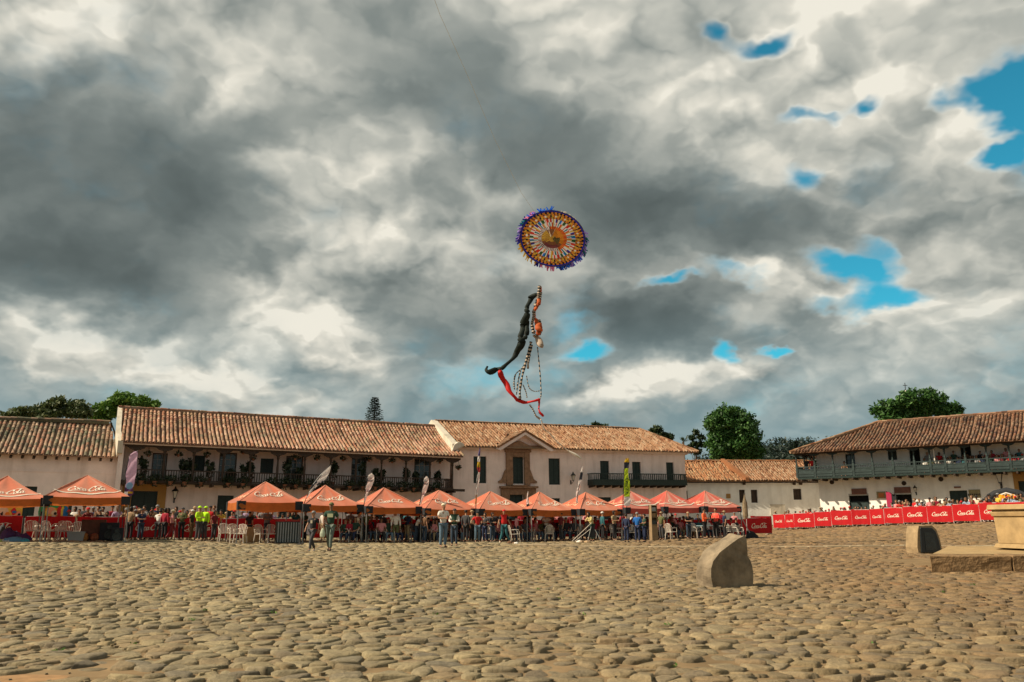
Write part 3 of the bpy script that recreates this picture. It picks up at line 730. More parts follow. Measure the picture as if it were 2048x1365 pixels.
# ---------------------------------------------------------------- B: house with the stone portal
FB = Frame(253, 53.0, 25, .0135, front=1.6)
def house_portal():
    T = thing('portal_house', 'tall rose walled house with carved stone portal under a small gable and a green balcony', 'house', matrix=FB.m)
    q = FB; xl = q(905, 940, 0)[0]+.02; xr = q(1370, 930, 0)[0]; ze = q(1200, 899.5, -.6)[1]
    e1 = q(1396, 905, -.6)[0]; zr = q(1050, 851, 4.4)[1]; r0 = q(870, 842, 4.4)[0]; r1 = q(1278, 861, 4.4)[0]; zr1 = q(1278, 861, 4.4)[1]; zr0 = q(870, 841, 4.4)[1]
    wins = [(947,973,913,967),(1097,1121,917,970)]; hs = []; W = []
    for p0, p1, a, b in wins:
        x0, z1 = q(p0, a, 0); x1, z0 = q(p1, b, 0); W.append((x0, x1, z0, z1)); hs.append(W[-1])
    zf = q(1280, 973, 0)[1]+.12
    bd = []
    for p0, p1, a in ((1200,1218,922),(1264,1281,924),(1332,1347,925)):
        x0, z1 = q(p0, a, 0); x1 = q(p1, a, 0)[0]; bd.append((x0, x1, zf, z1)); hs.append(bd[-1])
    px0, pz1 = q(1024, 914, 0); px1, pz0 = q(1048, 968, 0); hs.append((px0, px1, pz0, pz1))
    gd = []
    for p0, p1, a in ((1018,1046,990),(1196,1222,995),(1095,1120,997)):
        x0, z1 = q(p0, a, 0); x1 = q(p1, a, 0)[0]; gd.append((x0, x1, -.4, z1)); hs.append(gd[-1])
    # wall with the raised gable over the portal
    g0 = q(994, 894, -.6)[0]; g1 = q(1108, 898, -.6)[0]; ga, gz1 = q(1050, 862, -.6)
    wall_with_holes('wall', T, M_pink, xl, xr, 0, .4, -.6, ze-.02, hs)
    mb = MB(); mb.box(xl, xl+.35, .4, 9, -.6, ze); mb.box(xr-.35, xr, .4, 9, -.6, ze); mb.box(xl, xr, 9, 9.3, -.6, ze); mb.build('side_wall', M_pink, T)
    mb = MB(); mb.prism([(g0+.15, .0, ze-.04), (g1-.15, .0, ze-.04), (ga, .0, gz1-.12)], (0, .35, 0)); mb.build('portal_gable', M_pink, T)
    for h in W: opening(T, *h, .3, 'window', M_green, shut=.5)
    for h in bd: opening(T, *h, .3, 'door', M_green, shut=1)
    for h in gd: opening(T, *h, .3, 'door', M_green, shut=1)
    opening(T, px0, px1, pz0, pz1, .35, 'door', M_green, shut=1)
    # curved plaster cornice under the eaves, interrupted by the gable
    for a, b in ((xl-.05, g0+.1), (g1-.1, xr+.05)):
        mb = MB(); mb.prism([(a, 0, ze-.28), (a, -.15, ze-.22), (a, -.38, ze-.08), (a, -.42, ze-.01), (a, 0, ze-.01)], (b-a, 0, 0)); mb.build('cornice', M_pink, T)
    mb = MB(); mb.prism([(xr, -.4, ze-.01), (xr+.42, -.4, ze-.01), (xr, -.4, ze-.25)], (0, 9, 0)); mb.build('cornice', M_pink, T)
    # stone portal: pilasters, pediment, scrolled base
    S_ = lambda px, py: q(px, py, -.2)
    mb = MB(); a0 = S_(1013, 900)[0]; a1 = px0; b0 = px1; b1 = S_(1060, 900)[0]; zb = S_(1035, 972)[1]; zt = S_(1035, 899)[1]
    mb.box(a0, a1, -.18, -.003, zb, zt).box(b0, b1, -.18, -.003, zb, zt).box(a0-.1, b1+.1, -.24, -.004, zt-.22, zt); mb.box(a1, b0, -.14, -.002, pz1, zt-.22)
    mb.build('portal_jambs', M_stoneP, T, bevel=.02)
    ap = S_(1038, 883); mb = MB(); l = S_(1011, 897); r = S_(1063, 898)
    mb.prism([(l[0]-.1, -.34, l[1]-.02), (r[0]+.1, -.34, l[1]-.02), (r[0]+.1, -.34, l[1]+.13), (ap[0], -.34, ap[1]+.05), (l[0]-.1, -.34, l[1]+.13)], (0, .335, 0)); mb.build('pediment', M_stoneP, T, bevel=.02)
    c0 = S_(998, 966); c1 = S_(1075, 968); t0 = S_(1010, 944); t1 = S_(1063, 946)
    for s_, (A, Bt) in enumerate(((c0[0], t0[0]), (c1[0], t1[0]))):
        xi = a0 if s_ == 0 else b1
        mb = MB(); mb.prism([(A, -.16, c0[1]), (xi, -.16, c0[1]), (xi, -.16, t0[1]+.25), (Bt, -.16, t0[1]+.05), (A+(Bt-A)*.55, -.16, c0[1]+(t0[1]-c0[1])*.35), (A, -.16, c0[1]+.12)], (0, .155, 0)); mb.build('volute', M_stoneP, T, bevel=.02)
    base0 = S_(1003, 972)[0]; base1 = S_(1072, 972)[0]
    mb = MB(); mb.box(base0, gd[0][0]-.02, -.22, -.003, -.4, zb-.2).box(gd[0][1]+.02, base1, -.22, -.003, -.4, zb-.2).box(gd[0][0]-.02, gd[0][1]+.02, -.22, -.002, gd[0][3], zb-.2); mb.build('portal_base', M_stoneP, T, bevel=.02)
    mb = MB(); mb.box(base0-.12, base1+.12, -.42, -.003, zb-.2, zb-.03).box(px0-.1, px1+.1, -.5, -.004, zb-.028, zb+.05); mb.build('portal_ledge', M_stoneP, T, bevel=.02)
    # balcony
    yb = -.95; bx0 = q(1186, 946, yb)[0]; bx1 = q(1373, 948, yb)[0]; zt_ = q(1280, 947.5, yb)[1]; z0_ = q(1280, 971, yb)[1]; zp = q(1280, 960, yb)[1]
    bl = MB().box(bx0, bx1, yb-.04, -.003, z0_, z0_+.1).build('balcony', M_green, T)
    rl = railing(T, bx0, bx1, yb, z0_+.1, zt_, M_green, .19, .03, panel=zp-z0_-.14, turned=False)
    mb = MB()
    for x in (bx0+.03, bx1-.03):
        mb.box(x-.03, x+.03, yb+.05, -.02, zt_-.07, zt_).box(x-.025, x+.025, yb+.05, -.02, z0_+.1, zp)
        for i in range(4): mb.box(x-.02, x+.02, yb+.2+i*.19, yb+.24+i*.19, zp, zt_-.07)
    mb.build('balcony_side', M_green, T)
    jm = MB().prism([(0, 0, 0), (0, yb+.02, 0), (0, yb+.1, -.13), (0, 0, -.2)], (.1, 0, 0)).mesh('joist', M_brown)
    for i in range(13): inst('joist', jm, T, (bx0+.1+i*(bx1-bx0-.3)/12, -.003, z0_-.002))
    # roof: front slope left of the gable, right of it, above; hip on the right
    zrm = (zr0+zr1)/2; A = Vector((xl-.1, -.62, ze)); Bp = Vector((e1, -.62, ze))
    def on(xv, t): return (xv, -.62+5.02*t, ze+(zrm-ze)*t)
    tg = (gz1-ze)/(zrm-ze)                      # where the gable's ridge meets the slope
    SLn = math.hypot(5.02, zrm-ze)
    def in_gable(x, y):
        X_ = x+xl-.1; t = (y+.15)/SLn/tg
        return t < 1 and g0+(ga-g0)*t-.05 < X_ < g1+(ga-g1)*t+.05
    roof('roof', T, (xl-.1, -.62, ze), (e1, -.62, ze), (r0, 4.4, zrm), (r1, 4.4, zrm), 'honey', singles=290, sag=0, rnd=1.7, skip=in_gable)
    roof('roof', T, (e1, -.62, ze), (e1, 9.5, ze), (r1, 4.4, zrm), (r1, 4.5, zrm), 'honey', sp=.4, sag=0)
    roof('roof', T, (e1, 9.5, ze), (r0, 9.5, ze), (r1, 4.4, zrm), (r0, 4.4, zrm), 'honey', sp=.6, sag=0)
    gy = -.62+5.02*tg
    mb = MB()
    for sx, gx in ((-1, g0), (1, g1)):
        mb.add([(gx, -.72, ze-.02), (ga, -.72, gz1+.02), (ga, gy, gz1+.02), (gx, -.5, ze-.02), (gx, -.72, ze-.12), (ga, -.72, gz1-.08), (ga, gy, gz1-.1), (gx, -.5, ze-.12)], [(0,1,2,3),(7,6,5,4),(0,4,5,1)], 0, .3)
    mb.build('gable_roof', TILES['honey'], T, tint=True)
    # tiles on the little gable roof
    mb = MB(); mass = MB()
    for gx in (g0, g1):
        n = 7
        for i in range(n):
            yy = -.68+i*.27
            for r_ in range(7):
                t0_ = r_/7.0; t1_ = (r_+1.25)/7.0
                lim = -.5+(gy+.5)*t0_
                if yy > lim+.15: continue
                P0 = Vector((gx+(ga-gx)*t0_, yy, ze+(gz1-ze)*t0_+.04)); P1 = Vector((gx+(ga-gx)*min(1, t1_), yy, ze+(gz1-ze)*min(1, t1_)+.03))
                d = (P1-P0); L_ = d.length; d.normalize(); u = Vector((0, 1, 0)); w = u.cross(d); w = w if w.z > 0 else -w
                V_ = [P0+u*(v[0])+d*(v[1]*L_/.5)+w*v[2] for v in TV]; mass.add(V_, TF, 0, random.random())
    mass.build('gable_roof_tiles', TILES['honey'], T, smooth=True, tint=True, kind='stuff')
    mb = MB()
    for gx in (g0, g1): mb.prism([(gx+(.12 if gx == g1 else -.12), -.66, ze-.14), (ga, -.66, gz1-.09), (ga, -.66, gz1-.32), (gx+(-.3 if gx == g1 else .3), -.66, ze-.26)], (0, .655, 0))
    mb.build('gable_moulding', M_pink, T)
    ridge_caps(T, (r0, 4.4, zrm), (r1, 4.4, zrm), 'honey'); ridge_caps(T, (r1, 4.4, zrm), (e1, -.62, ze), 'honey', r=.13)
    ridge_caps(T, (ga, -.7, gz1-.02), (ga, gy, gz1-.02), 'honey', r=.12)
    # left verge: broad weathered parapet climbing the roof
    v0 = (xl-.35, -1.15, ze-.25); mb = MB()
    mb.prism([(xl-.45, -1.1, ze-.45), (xl-.45, -1.1, ze+.12), (r0-.35, 4.4, zrm+.12), (r0-.35, 9.6, ze+.1), (r0-.35, 9.6, ze-1.3), (r0-.35, 4.4, ze-1.3), (xl-.45, .3, ze-1.3)], (.5, 0, 0)); mb.build('gable_verge', M_verge, T)
    mb = MB(); mb.prism([(xl-.55, -1.2, ze-.5), (xl+.5, -1.2, ze-.05), (xl+.45, -1.2, ze+.15), (xl+.0, -1.2, ze+.28), (xl-.35, -1.2, ze+.05)], (0, .55, 0)); mb.build('verge_scroll', M_verge, T, bevel=.05)
    return T, dict(xl=xl, xr=xr, ze=ze)
HB, DB = house_portal()
# ---------------------------------------------------------------- C: low house at the back, one roof stepped by a parapet
FC = Frame(1368, 78.0, 0)
def house_low():
    T = thing('low_house', 'low white house at the back corner with two roofs divided by a raised verge', 'house', matrix=FC.m)
    q = FC; x0 = q(1340, 960)[0]; xm = q(1491, 960)[0]; x1 = q(1655, 960)[0]; ze = q(1500, 961.5, -.45)[1]; yr = 4.6; zr = q(1500, 923.5, yr)[1]
    hs = []
    for p0, p1, a, b in ((1478,1516,980,1006),(1586,1604,978,1000),(1369,1376,982,1002)):
        xa, z1 = q(p0, a); xb, z0 = q(p1, b); hs.append((xa, xb, z0, z1))
    wall_with_holes('wall', T, M_white, x0, x1, 0, .5, -.3, ze, hs)
    mb = MB(); mb.box(x1-.3, x1, .5, 9, -.3, ze); mb.box(x0, x1, 9, 9.3, -.3, ze); mb.build('rear_wall', M_white, T)
    for h in hs: opening(T, *h, .45, 'window', M_brown, shut=.5)
    xs = [q(p, 990)[0] for p in (1490, 1502)]
    mb = MB(); mb.box(xs[0], xs[1], -.01, .35, hs[0][2], hs[0][3]); mb.build('window_mullion', M_white, T)
    mb = MB(); mb.box(x0, x1, -.42, -.003, ze-.2, ze-.06); mb.build('eaves_board', M_brown, T)
    roof('roof', T, (x0, -.5, ze), (xm-.15, -.5, ze), (x0, yr, zr), (xm-.15-.9, yr, zr), 'orange', sp=.24, sag=.12, rnd=2.2, singles=150)
    roof('roof', T, (xm+.2, -.5, ze), (x1, -.5, ze), (xm+.2-.9, yr, zr), (x1, yr, zr-.05), 'honey', sp=.24, sag=.1, rnd=1.6, singles=140)
    roof('roof', T, (x1, 9.4, ze), (x0, 9.4, ze), (x1, yr, zr-.02), (x0, yr, zr-.02), 'orange', sp=.8)
    ridge_caps(T, (x0, yr, zr), (x1, yr, zr), 'orange')
    mb = MB(); mb.prism([(xm-.15, -.6, ze-.1), (xm+.2, -.6, ze-.1), (xm-.7, yr, zr-.1), (xm-1.05, yr, zr-.1)], (0, 0, .38)); mb.build('raised_verge', TILES['orange'], T, tint=True)
    # small wall fittings
    for p0, p1, a, b, mm, nm in ((1452,1461,988,997,M_ochre,'plaque'),(1540,1571,1009,1030,M_verge,'notice_panel')):
        xa, z1 = q(p0, a); xb, z0 = q(p1, b); MB().box(xa, xb, -.06, -.004, z0, z1).build(nm, mm, T)
    for p in (1487, 1587, 1600):
        xa, z1 = q(p, 963); MB().prism([(xa-.12, -.5, z1), (xa+.12, -.5, z1), (xa+.12, -.15, z1-.35), (xa-.12, -.15, z1-.35)], (0, .14, .1)).build('eaves_bracket', M_brown, T)
    return T
HC = house_low()
# ---------------------------------------------------------------- R: gallery house on the right
FR = Frame(1635, 66.0, -36, .0105, front=1.4)
def house_right():
    T = thing('balcony_house', 'white two storey house on the right with long faded teal gallery and brown roof', 'house', matrix=FR.m)
    q = FR; yg = -1.4; ze = q(1800, 893, -2.0)[1]; zrail = q(1800, 925, yg)[1]; zpan = q(1800, 934, yg)[1]; zb = q(1800, 948.5, yg)[1]; zt = q(1800, 899, yg)[1]
    x0 = q(1594, 930, yg)[0]; xw = q(1638, 980, 0)[0]; x1 = q(2075, 930, 0)[0]+1.5; yr = 4.3
    xr0, zr0 = q(1755, 846, yr); zr1 = q(2048, 824, yr)[1]; zr = (zr0+zr1)/2; xe0 = q(1580, 905, -2.0)[0]
    up = [(1690,1709,909,None,'door',0),(1774,1792,896,921,'window',.5),(1817,1838,894,None,'door',0),(1919,1940,888,None,'door',0),(1985,2021,884,None,'door',0)]
    hs = []; ups = []
    for p0, p1, a, b, k, s_ in up:
        xa, z1 = q(p0, a); xb = q(p1, a)[0]; z0 = zb+.1 if b is None else q(p0, b)[1]; hs.append((xa, xb, z0, z1)); ups.append((xa, xb, z0, z1, k, s_))
    g = [(1697,1737,991),(1791,1823,989),(1898,1934,982)]; gs = []
    for p0, p1, a in g:
        xa, z1 = q(p0, a); xb = q(p1, a)[0]; gs.append((xa, xb, .3, z1)); hs.append(gs[-1])
    xo = q(2028, 970)[0]; ar = (q(2039, 985)[0], q(2039, 985)[0]+1.6, .3, q(2060, 962)[1]); hs.append(ar)
    wall_with_holes('wall', T, M_white, xw, xo, 0, .45, .1, ze+.1, [h for h in hs if h[1] < xo])
    wall_with_holes('upper_wall', T, M_white, xo+.001, x1, 0, .45, zb-.05, ze+.1, [h for h in ups if h[0] > xo and False])
    wall_with_holes('ochre_wall', T, M_ochre, xo+.001, x1, -.03, .45, .1, zb-.06, [ar])
    mb = MB(); mb.box(xw, xw+.4, .45, 8.5, .1, ze+.1); mb.box(xw, x1, 8.5, 8.8, .1, ze+.1); mb.box(x1-.4, x1, .45, 8.5, .1, ze+.1); mb.build('side_wall', M_white, T)
    for xa, xb, z0, z1, k, s_ in ups: opening(T, xa, xb, z0, z1, .35, k, M_green, shut=1 if k == 'window' else (0 if xa < 5 else -1))
    for i, h in enumerate(gs): opening(T, *h, .4, 'door', M_green, shut=1 if i == 2 else -1)
    opening(T, *ar, .4, 'door', M_green, shut=1)
    MB().box(gs[0][0]+.05, gs[0][1]-.05, .12, .16, gs[0][2], gs[0][3]-.5).build('shop_shutter', M_teal, T)
    # gallery
    mb = MB(); mb.box(x0, x1, yg-.1, -.004, zb-.13, zb); mb.box(x0, xw, -.003, 3.0, zb-.13, zb); mb.build('gallery_floor', M_green, T)
    jm = MB().box(-.06, .06, yg-.22, -.01, -.15, 0).mesh('joist', M_brown)
    for i in range(26): inst('joist', jm, T, (x0+.3+i*.78, 0, zb-.132))
    cols = [1593,1629,1666,1706,1745,1786,1829,1861,1891,1932,1975.5,2021.6,2066]
    cx = [q(c, 928, yg)[0] for c in cols]; h = zt-zb
    mb = MB(); mb.box(-.075,.075,-.075,.075,0,zrail-zb+.12); mb.lathe([(.06,zrail-zb+.12),(.075,zrail-zb+.2),(.05,zrail-zb+.3),(.055,h-.35),(.085,h-.3),(.06,h-.25),(.09,h-.14)], n=8)
    mb.prism([(-.42,-.07,h),(-.3,-.07,h-.09),(-.12,-.07,h-.15),(.12,-.07,h-.15),(.3,-.07,h-.09),(.42,-.07,h)], (0, .14, 0))
    cm = mb.mesh('column', M_teal)
    for x in cx: inst('column', cm, T, (x, yg, zb))
    inst('column', cm, T, (x0, 2.6, zb)); inst('column', cm, T, (x0, .6, zb))
    for a, b in zip(cx[:-1], cx[1:]): railing(T, a+.08, b-.08, yg, zb+.02, zrail, M_teal, .125, .018, panel=zpan-zb)
    # return of the gallery round the left end
    mb = MB(); mb.box(x0-.03, x0+.03, yg+.08, 2.9, zb+.02, zpan); mb.box(x0-.05, x0+.05, yg+.08, 2.9, zrail-.07, zrail)
    for i in range(30): mb.box(x0-.018, x0+.018, yg+.15+i*.14, yg+.186+i*.14, zpan, zrail-.07)
    mb.build('end_railing', M_teal, T)
    mb = MB(); mb.box(x0-.1, x1, yg-.08, yg+.08, zt+.002, zt+.14); mb.box(x0-.08, x0+.08, yg+.08, 2.7, zt+.002, zt+.14); mb.build('eaves_beam', M_brown, T)
    # planks of the gallery's boarded apron
    pm = MB().box(-.46, .46, -.012, .012, 0, .13).mesh('apron_board', M_teal)
    for a, b in zip(cx[:-1], cx[1:]):
        for k in range(2): inst('apron_board', pm, T, ((a+b)/2, yg-.042, zb+.07+k*.19), scale=((b-a-.2)/.92, 1, 1))
    roof('roof', T, (xe0, -2.0, ze), (x1+.3, -2.0, ze), (xr0, yr, zr), (x1+.3, yr, zr), 'brown', sp=.25, singles=290, sag=.16, rnd=1.2)
    roof('roof', T, (xe0, 10.6, ze), (xe0, -2.0, ze), (xr0, yr+.1, zr), (xr0, yr, zr), 'brown', sp=.4, sag=0)
    roof('roof', T, (x1+.3, 10.6, ze), (xe0, 10.6, ze), (x1+.3, yr, zr), (xr0, yr, zr), 'brown', sp=.6, sag=0)
    ridge_caps(T, (xr0, yr, zr), (x1+.3, yr, zr), 'brown'); ridge_caps(T, (xe0, -2.0, ze), (xr0, yr, zr), 'honey', r=.13)
    # signs on the wall and vents
    def sign(p0, p1, a, b, m1, nm, d=.06):
        xa, z1 = q(p0, a); xb, z0 = q(p1, b); return MB().box(xa, xb, -d, -.004, z0, z1).build(nm, m1, T)
    M_sgn = mat('brown_sign_board', (.20,.095,.07), .7, .2, 5); M_sg2 = mat('khaki_sign_board', (.30,.25,.13), .7, .2, 5); M_sg3 = mat('orange_sign_face', (.5,.17,.05), .6)
    for a in ((1703,1734,978,989),(1788,1822,975,986)):
        s1 = sign(*a, M_sgn, 'shop_sign')
        xa, z1 = q(a[0], a[2]); xb, z0 = q(a[1], a[3])
        for j in range(3): MB().box(xa+.05, xb-.05, -.075, -.062, z0+(z1-z0)*(j+.1)/3, z0+(z1-z0)*(j+.85)/3).build('sign_board', M_sgn, s1)
    sign(1753,1772,984,997, M_sg2, 'shop_sign'); sign(1757,1769,987,995, M_sg3, 'sign_face', .075); sign(1908,1922,973.5,976.5, M_sgn, 'shop_sign'); sign(1937,1962,980,995, M_sg2, 'shop_sign')
    sign(1697,1737,988.5,991, M_wframe, 'lintel', .03); sign(1788,1824,986.5,989, M_wframe, 'lintel', .03)
    xs, z = q(1949, 990); 
    for j in range(7):
        MB().box(xs-.40+j*.12, xs-.33+j*.12, -.075, -.061, z-.06, z+.08).build('sign_letter', M_brown, T)
    for p, r_ in ((1664,965),(1808,967),(1882,959)):
        xa, z1 = q(p, r_); mb = MB(); mb.lathe([(.13,0),(.17,.02),(.17,.05),(.1,.06)], n=10); mb.v = [(xa+x, -.004-z_, z1+y) for x, y, z_ in mb.v]; mb.build('round_vent', M_brown, T)
    return T, dict(zb=zb, zrail=zrail, yg=yg, cx=cx)
HR, DR = house_right()
def lamp_on(fr, px, py, s, label):
    x, z = fr(px, py, -.3); wall_lamp(label, fr.m @ Matrix.Translation((x, -.005, z)), s)
lamp_on(FA, 349, 997, 1.0, 'black wall lantern beside the ochre framed great door under the flowered gallery')
lamp_on(FB, 1145, 962, .95, 'black wall lantern between the tall window and the green balcony')
lamp_on(FR, 2001, 966, 1.35, 'large black wall lantern next to the ochre arch on the right hand house')
lamp_on(FR, 1831, 985, .7, 'small black wall lantern between two shop doors of the white house')
# ================================================================ script lettering
def script_strokes():
    def el(cx, cy=.25, rx=.19, ry=.25): return [(cx+rx*math.cos(a), cy+ry*math.sin(a)) for a in [math.pi*.5+i*math.pi/6 for i in range(13)]]
    st = [([(.72,.70),(.74,.88),(.55,1.0),(.28,.88),(.07,.55),(.03,.22),(.20,.0),(.46,.0),(.72,.20)], 1.25),
          ([(.22,-.06),(.60,-.20),(1.10,-.24),(1.6,-.18),(2.1,-.08)], .55),
          (el(1.02), 1), ([(1.20,.38),(1.32,.30)], .5), ([(1.66,.38),(1.55,.50),(1.40,.38),(1.36,.15),(1.50,.0),(1.72,.12)], 1),
          (el(1.95,.24,.17,.24), 1), ([(2.14,.50),(2.12,.20),(2.20,.02),(2.36,.12)], 1), ([(2.30,.34),(2.52,.36)], 1),
          ([(3.24,.66),(3.26,.90),(3.05,1.04),(2.80,.90),(2.60,.55),(2.57,.20),(2.74,.0),(3.0,.0),(3.24,.22)], 1.25),
          ([(3.12,.80),(3.30,1.04),(3.70,1.14),(4.15,1.02),(4.55,1.02)], .7),
          (el(3.54), 1), ([(3.74,.20),(3.92,.62),(4.02,.92),(3.93,.98),(3.84,.60),(3.84,.15),(3.98,.02),(4.10,.14)], .9),
          (el(4.28,.24,.17,.24), 1), ([(4.47,.50),(4.45,.20),(4.54,.02),(4.74,.16)], 1)]
    return st
def smooth_line(p, k=4):
    out = []; n = len(p)
    for i in range(n-1):
        p0, p1, p2, p3 = p[max(0, i-1)], p[i], p[i+1], p[min(n-1, i+2)]
        for j in range(k):
            t = j/k
            out.append(tuple(.5*((2*p1[a])+(-p0[a]+p2[a])*t+(2*p0[a]-5*p1[a]+4*p2[a]-p3[a])*t*t+(-p0[a]+3*p1[a]-3*p2[a]+p3[a])*t**3) for a in (0, 1)))
    return out+[tuple(p[-1])]
_WORD = []
for pts, wgt in script_strokes():
    s_ = smooth_line(pts); rib = []
    for i, (x, y) in enumerate(s_):
        dx = s_[min(i+1, len(s_)-1)][0]-s_[max(i-1, 0)][0]; dy = s_[min(i+1, len(s_)-1)][1]-s_[max(i-1, 0)][1]
        l = math.hypot(dx, dy) or 1; a = math.atan2(dy, dx); e = min(i, len(s_)-1-i)/2.0
        w = .068*wgt*(.50+.75*abs(math.sin(a-R(25))))*min(1, .45+.55*e)
        rib.append(((x-dy/l*w, y+dx/l*w), (x+dy/l*w, y-dx/l*w)))
    _WORD.append([((a[0]+.22*a[1])/4.9-.5, (a[1]-.42)/4.9) for ab in rib for a in ab])
def lettering(name, parent, surf, m, width, du=0.0, dv=0.0, off=0.0):
    """the script word on a surface: surf(u, v) gives the local point, u and v in metres from the middle"""
    mb = MB()
    for st in _WORD:
        vs = [surf(u*width+du, v*width+dv) for u, v in st]; n = len(st)//2
        mb.add(vs, [(2*i, 2*i+1, 2*i+3, 2*i+2) for i in range(n-1)])
    return mb.build(name, m, parent)
# ================================================================ tents
M_canopy = mat('orange_red_canvas', (.56,.125,.055), .6, .14, 2.2, .25, trans=.10, sheen=.8)
M_canopy2 = mat('bright_red_canvas', (.50,.060,.038), .6, .14, 2.2, .25, trans=.10, sheen=.8)
M_valance = mat('orange_valance_canvas', (.74,.22,.05), .75, .14, 2.5, .2, trans=.55)
M_print = mat('white_print', (.74,.66,.54), .8, .06, 4)
M_prints = mat('faded_print', (.78,.42,.26), .8, .06, 4)
M_pole = mat('grey_painted_steel', (.24,.24,.23), .45, .1, spec=.5)
M_seam = mat('pale_seam_tape', (.66,.30,.20), .6, .1)
M_black = mat('black_canvas', (.022,.024,.028), .8, .2)
def row_pos(px):
    k = (px-CX)/F/1.022; Y = 45.85/(1-.445*k); return k*Y, Y
TENT_A = R(24)
def make_tent(px, row, w, label, canvas=M_canopy, wave=False, skew=0.0, drop=.30, seed=0, flap=0.0):
    rr = random.Random(seed); X, Y = row_pos(px); g = gz(X, Y); ap = at_depth(px, row, Y).z-g
    t = thing('market_tent', label, 'tent', (X, Y, g), R(31)+skew*.3, 'canvas tents in a row before the houses')
    h = w/2; ze = ap-.98
    amp = [rr.uniform(-.03, .05) for _ in range(12)]
    def face(k):
        ca, sa = math.cos(k*math.pi/2), math.sin(k*math.pi/2)
        def f(u, s, o=0.0):                       # u in -1..1 along the eave, s 0 eave .. 1 apex
            x = u*h*(1-s); y = -h*(1-s); z = ze+(ap-ze)*s-(.055+.05*math.sin(seed*1.7))*math.sin(math.pi*s)*(1-.4*abs(u))-.05*(1-u*u)*(1-s)**3
            z += .034*math.sin((6+seed%5)*u+amp[k]*90)*math.sin(math.pi*min(1, s*1.1))+amp[k+4]*math.sin(math.pi*s)
            y -= o*.7; z += o*.7
            return (x*ca-y*sa, x*sa+y*ca, z)
        return f
    mb = MB(); nu, ns = 12, 8
    for k in range(4):
        f = face(k); vs = [f(-1+2*i/nu, j/ns) for j in range(ns+1) for i in range(nu+1)]
        mb.add(vs, [(j*(nu+1)+i, j*(nu+1)+i+1, (j+1)*(nu+1)+i+1, (j+1)*(nu+1)+i) for j in range(ns) for i in range(nu)])
    can = mb.build('canopy', canvas, t, smooth=True)
    for k in range(4): MB().tube([face(k)(-1, j/8, .006) for j in range(9)], .013, 5).build('ridge_seam', M_seam, can)
    for k in range(4):
        f = face(k); ca, sa = math.cos(k*math.pi/2), math.sin(k*math.pi/2); mb = MB(); vs = []; n = 18; ph = rr.uniform(0, 6)
        for i in range(n+1):
            u = -1+2*i/n; top = Vector(f(u, 0)); d = drop*(1+.05*math.sin(5*u+ph))+(flap*math.sin(math.pi*(u+1)/2) if k == 0 else 0)
            wv = .025*math.sin(9*u+ph); out = Vector((-sa*-1, -ca, 0))*wv
            vs += [top+Vector((0, 0, .005)), top+out+Vector((0, 0, -d*.5)), top+out*.4+Vector((0, 0, -d))]
        mb.add(vs, [(3*i+j, 3*i+3+j, 3*i+4+j, 3*i+1+j) for i in range(n) for j in range(2)])
        mb.build('valance', M_valance if canvas is M_canopy else canvas, t, smooth=True)
    for sx in (-1, 1):
        for sy in (-1, 1):
            mb = MB(); x, y = sx*(h-.03), sy*(h-.03)
            mb.box(x-.02, x+.02, y-.02, y+.02, -.02, ze-.02).box(x-.08, x+.08, y-.08, y+.08, 0, .02); mb.build('leg', M_pole, t)
    mb = MB()
    for k in range(4):
        ca, sa = math.cos(k*math.pi/2), math.sin(k*math.pi/2)
        rt = lambda x, y, z: (x*ca-y*sa, x*sa+y*ca, z)
        n = 4
        for i in range(n):
            xa, xb = -h+.03+i*(2*h-.06)/n, -h+.03+(i+1)*(2*h-.06)/n
            mb.tube([rt(xa, -h+.04, ze-.05), rt(xb, -h+.04, ze-.30)], .012, 4).tube([rt(xa, -h+.04, ze-.30), rt(xb, -h+.04, ze-.05)], .012, 4)
    mb.tube([(0,0,ze-.3),(0,0,ap-.04)], .02, 5); mb.build('truss', M_pole, t)
    for sx, sy in ((-1, -1), (1, -1), (-1, 1)):
        mb = MB(); x, y = sx*(h+.012), sy*(h+.012)
        mb.prism([(x, y, ze+.03), (x-sx*.36, y, ze+.03), (x-sx*.34, y, ze-drop-.03), (x, y, ze-drop-.03)], (0, -.012*sy*-1*-1, 0))
        mb.prism([(x, y-sy*.001, ze+.03), (x, y-sy*.30, ze+.03), (x, y-sy*.28, ze-drop-.03), (x, y-sy*.001, ze-drop-.03)], (sx*.012, 0, 0)); mb.build('corner_patch', M_black, t)
    def on_face(k, uc=0.0, sc=.36):
        f = face(k); H = math.hypot(h, ap-ze)
        def s(u, v):
            ss = sc+v/H; return f((u+uc)/(h*(1-ss)), ss, .02)
        return s
    lettering('lettering', can, on_face(0), M_print, w*.47)
    lettering('lettering', can, on_face(3, sc=.34), M_prints, w*.44)
    if wave:
        for k in (0, 3):
            s = on_face(k, sc=.17); mb = MB(); vs = []; n = 16
            for i in range(n+1):
                u = -1+2*i/n; x = u*h*.86; v = -.02+.22*abs(u)**2.2; th = .045*(1-.4*abs(u)); vs += [s(x*.92, v-th), s(x*.92, v+th)]
            mb.add(vs, [(2*i, 2*i+2, 2*i+3, 2*i+1) for i in range(n)]); mb.build('printed_wave', M_print, can)
    return t
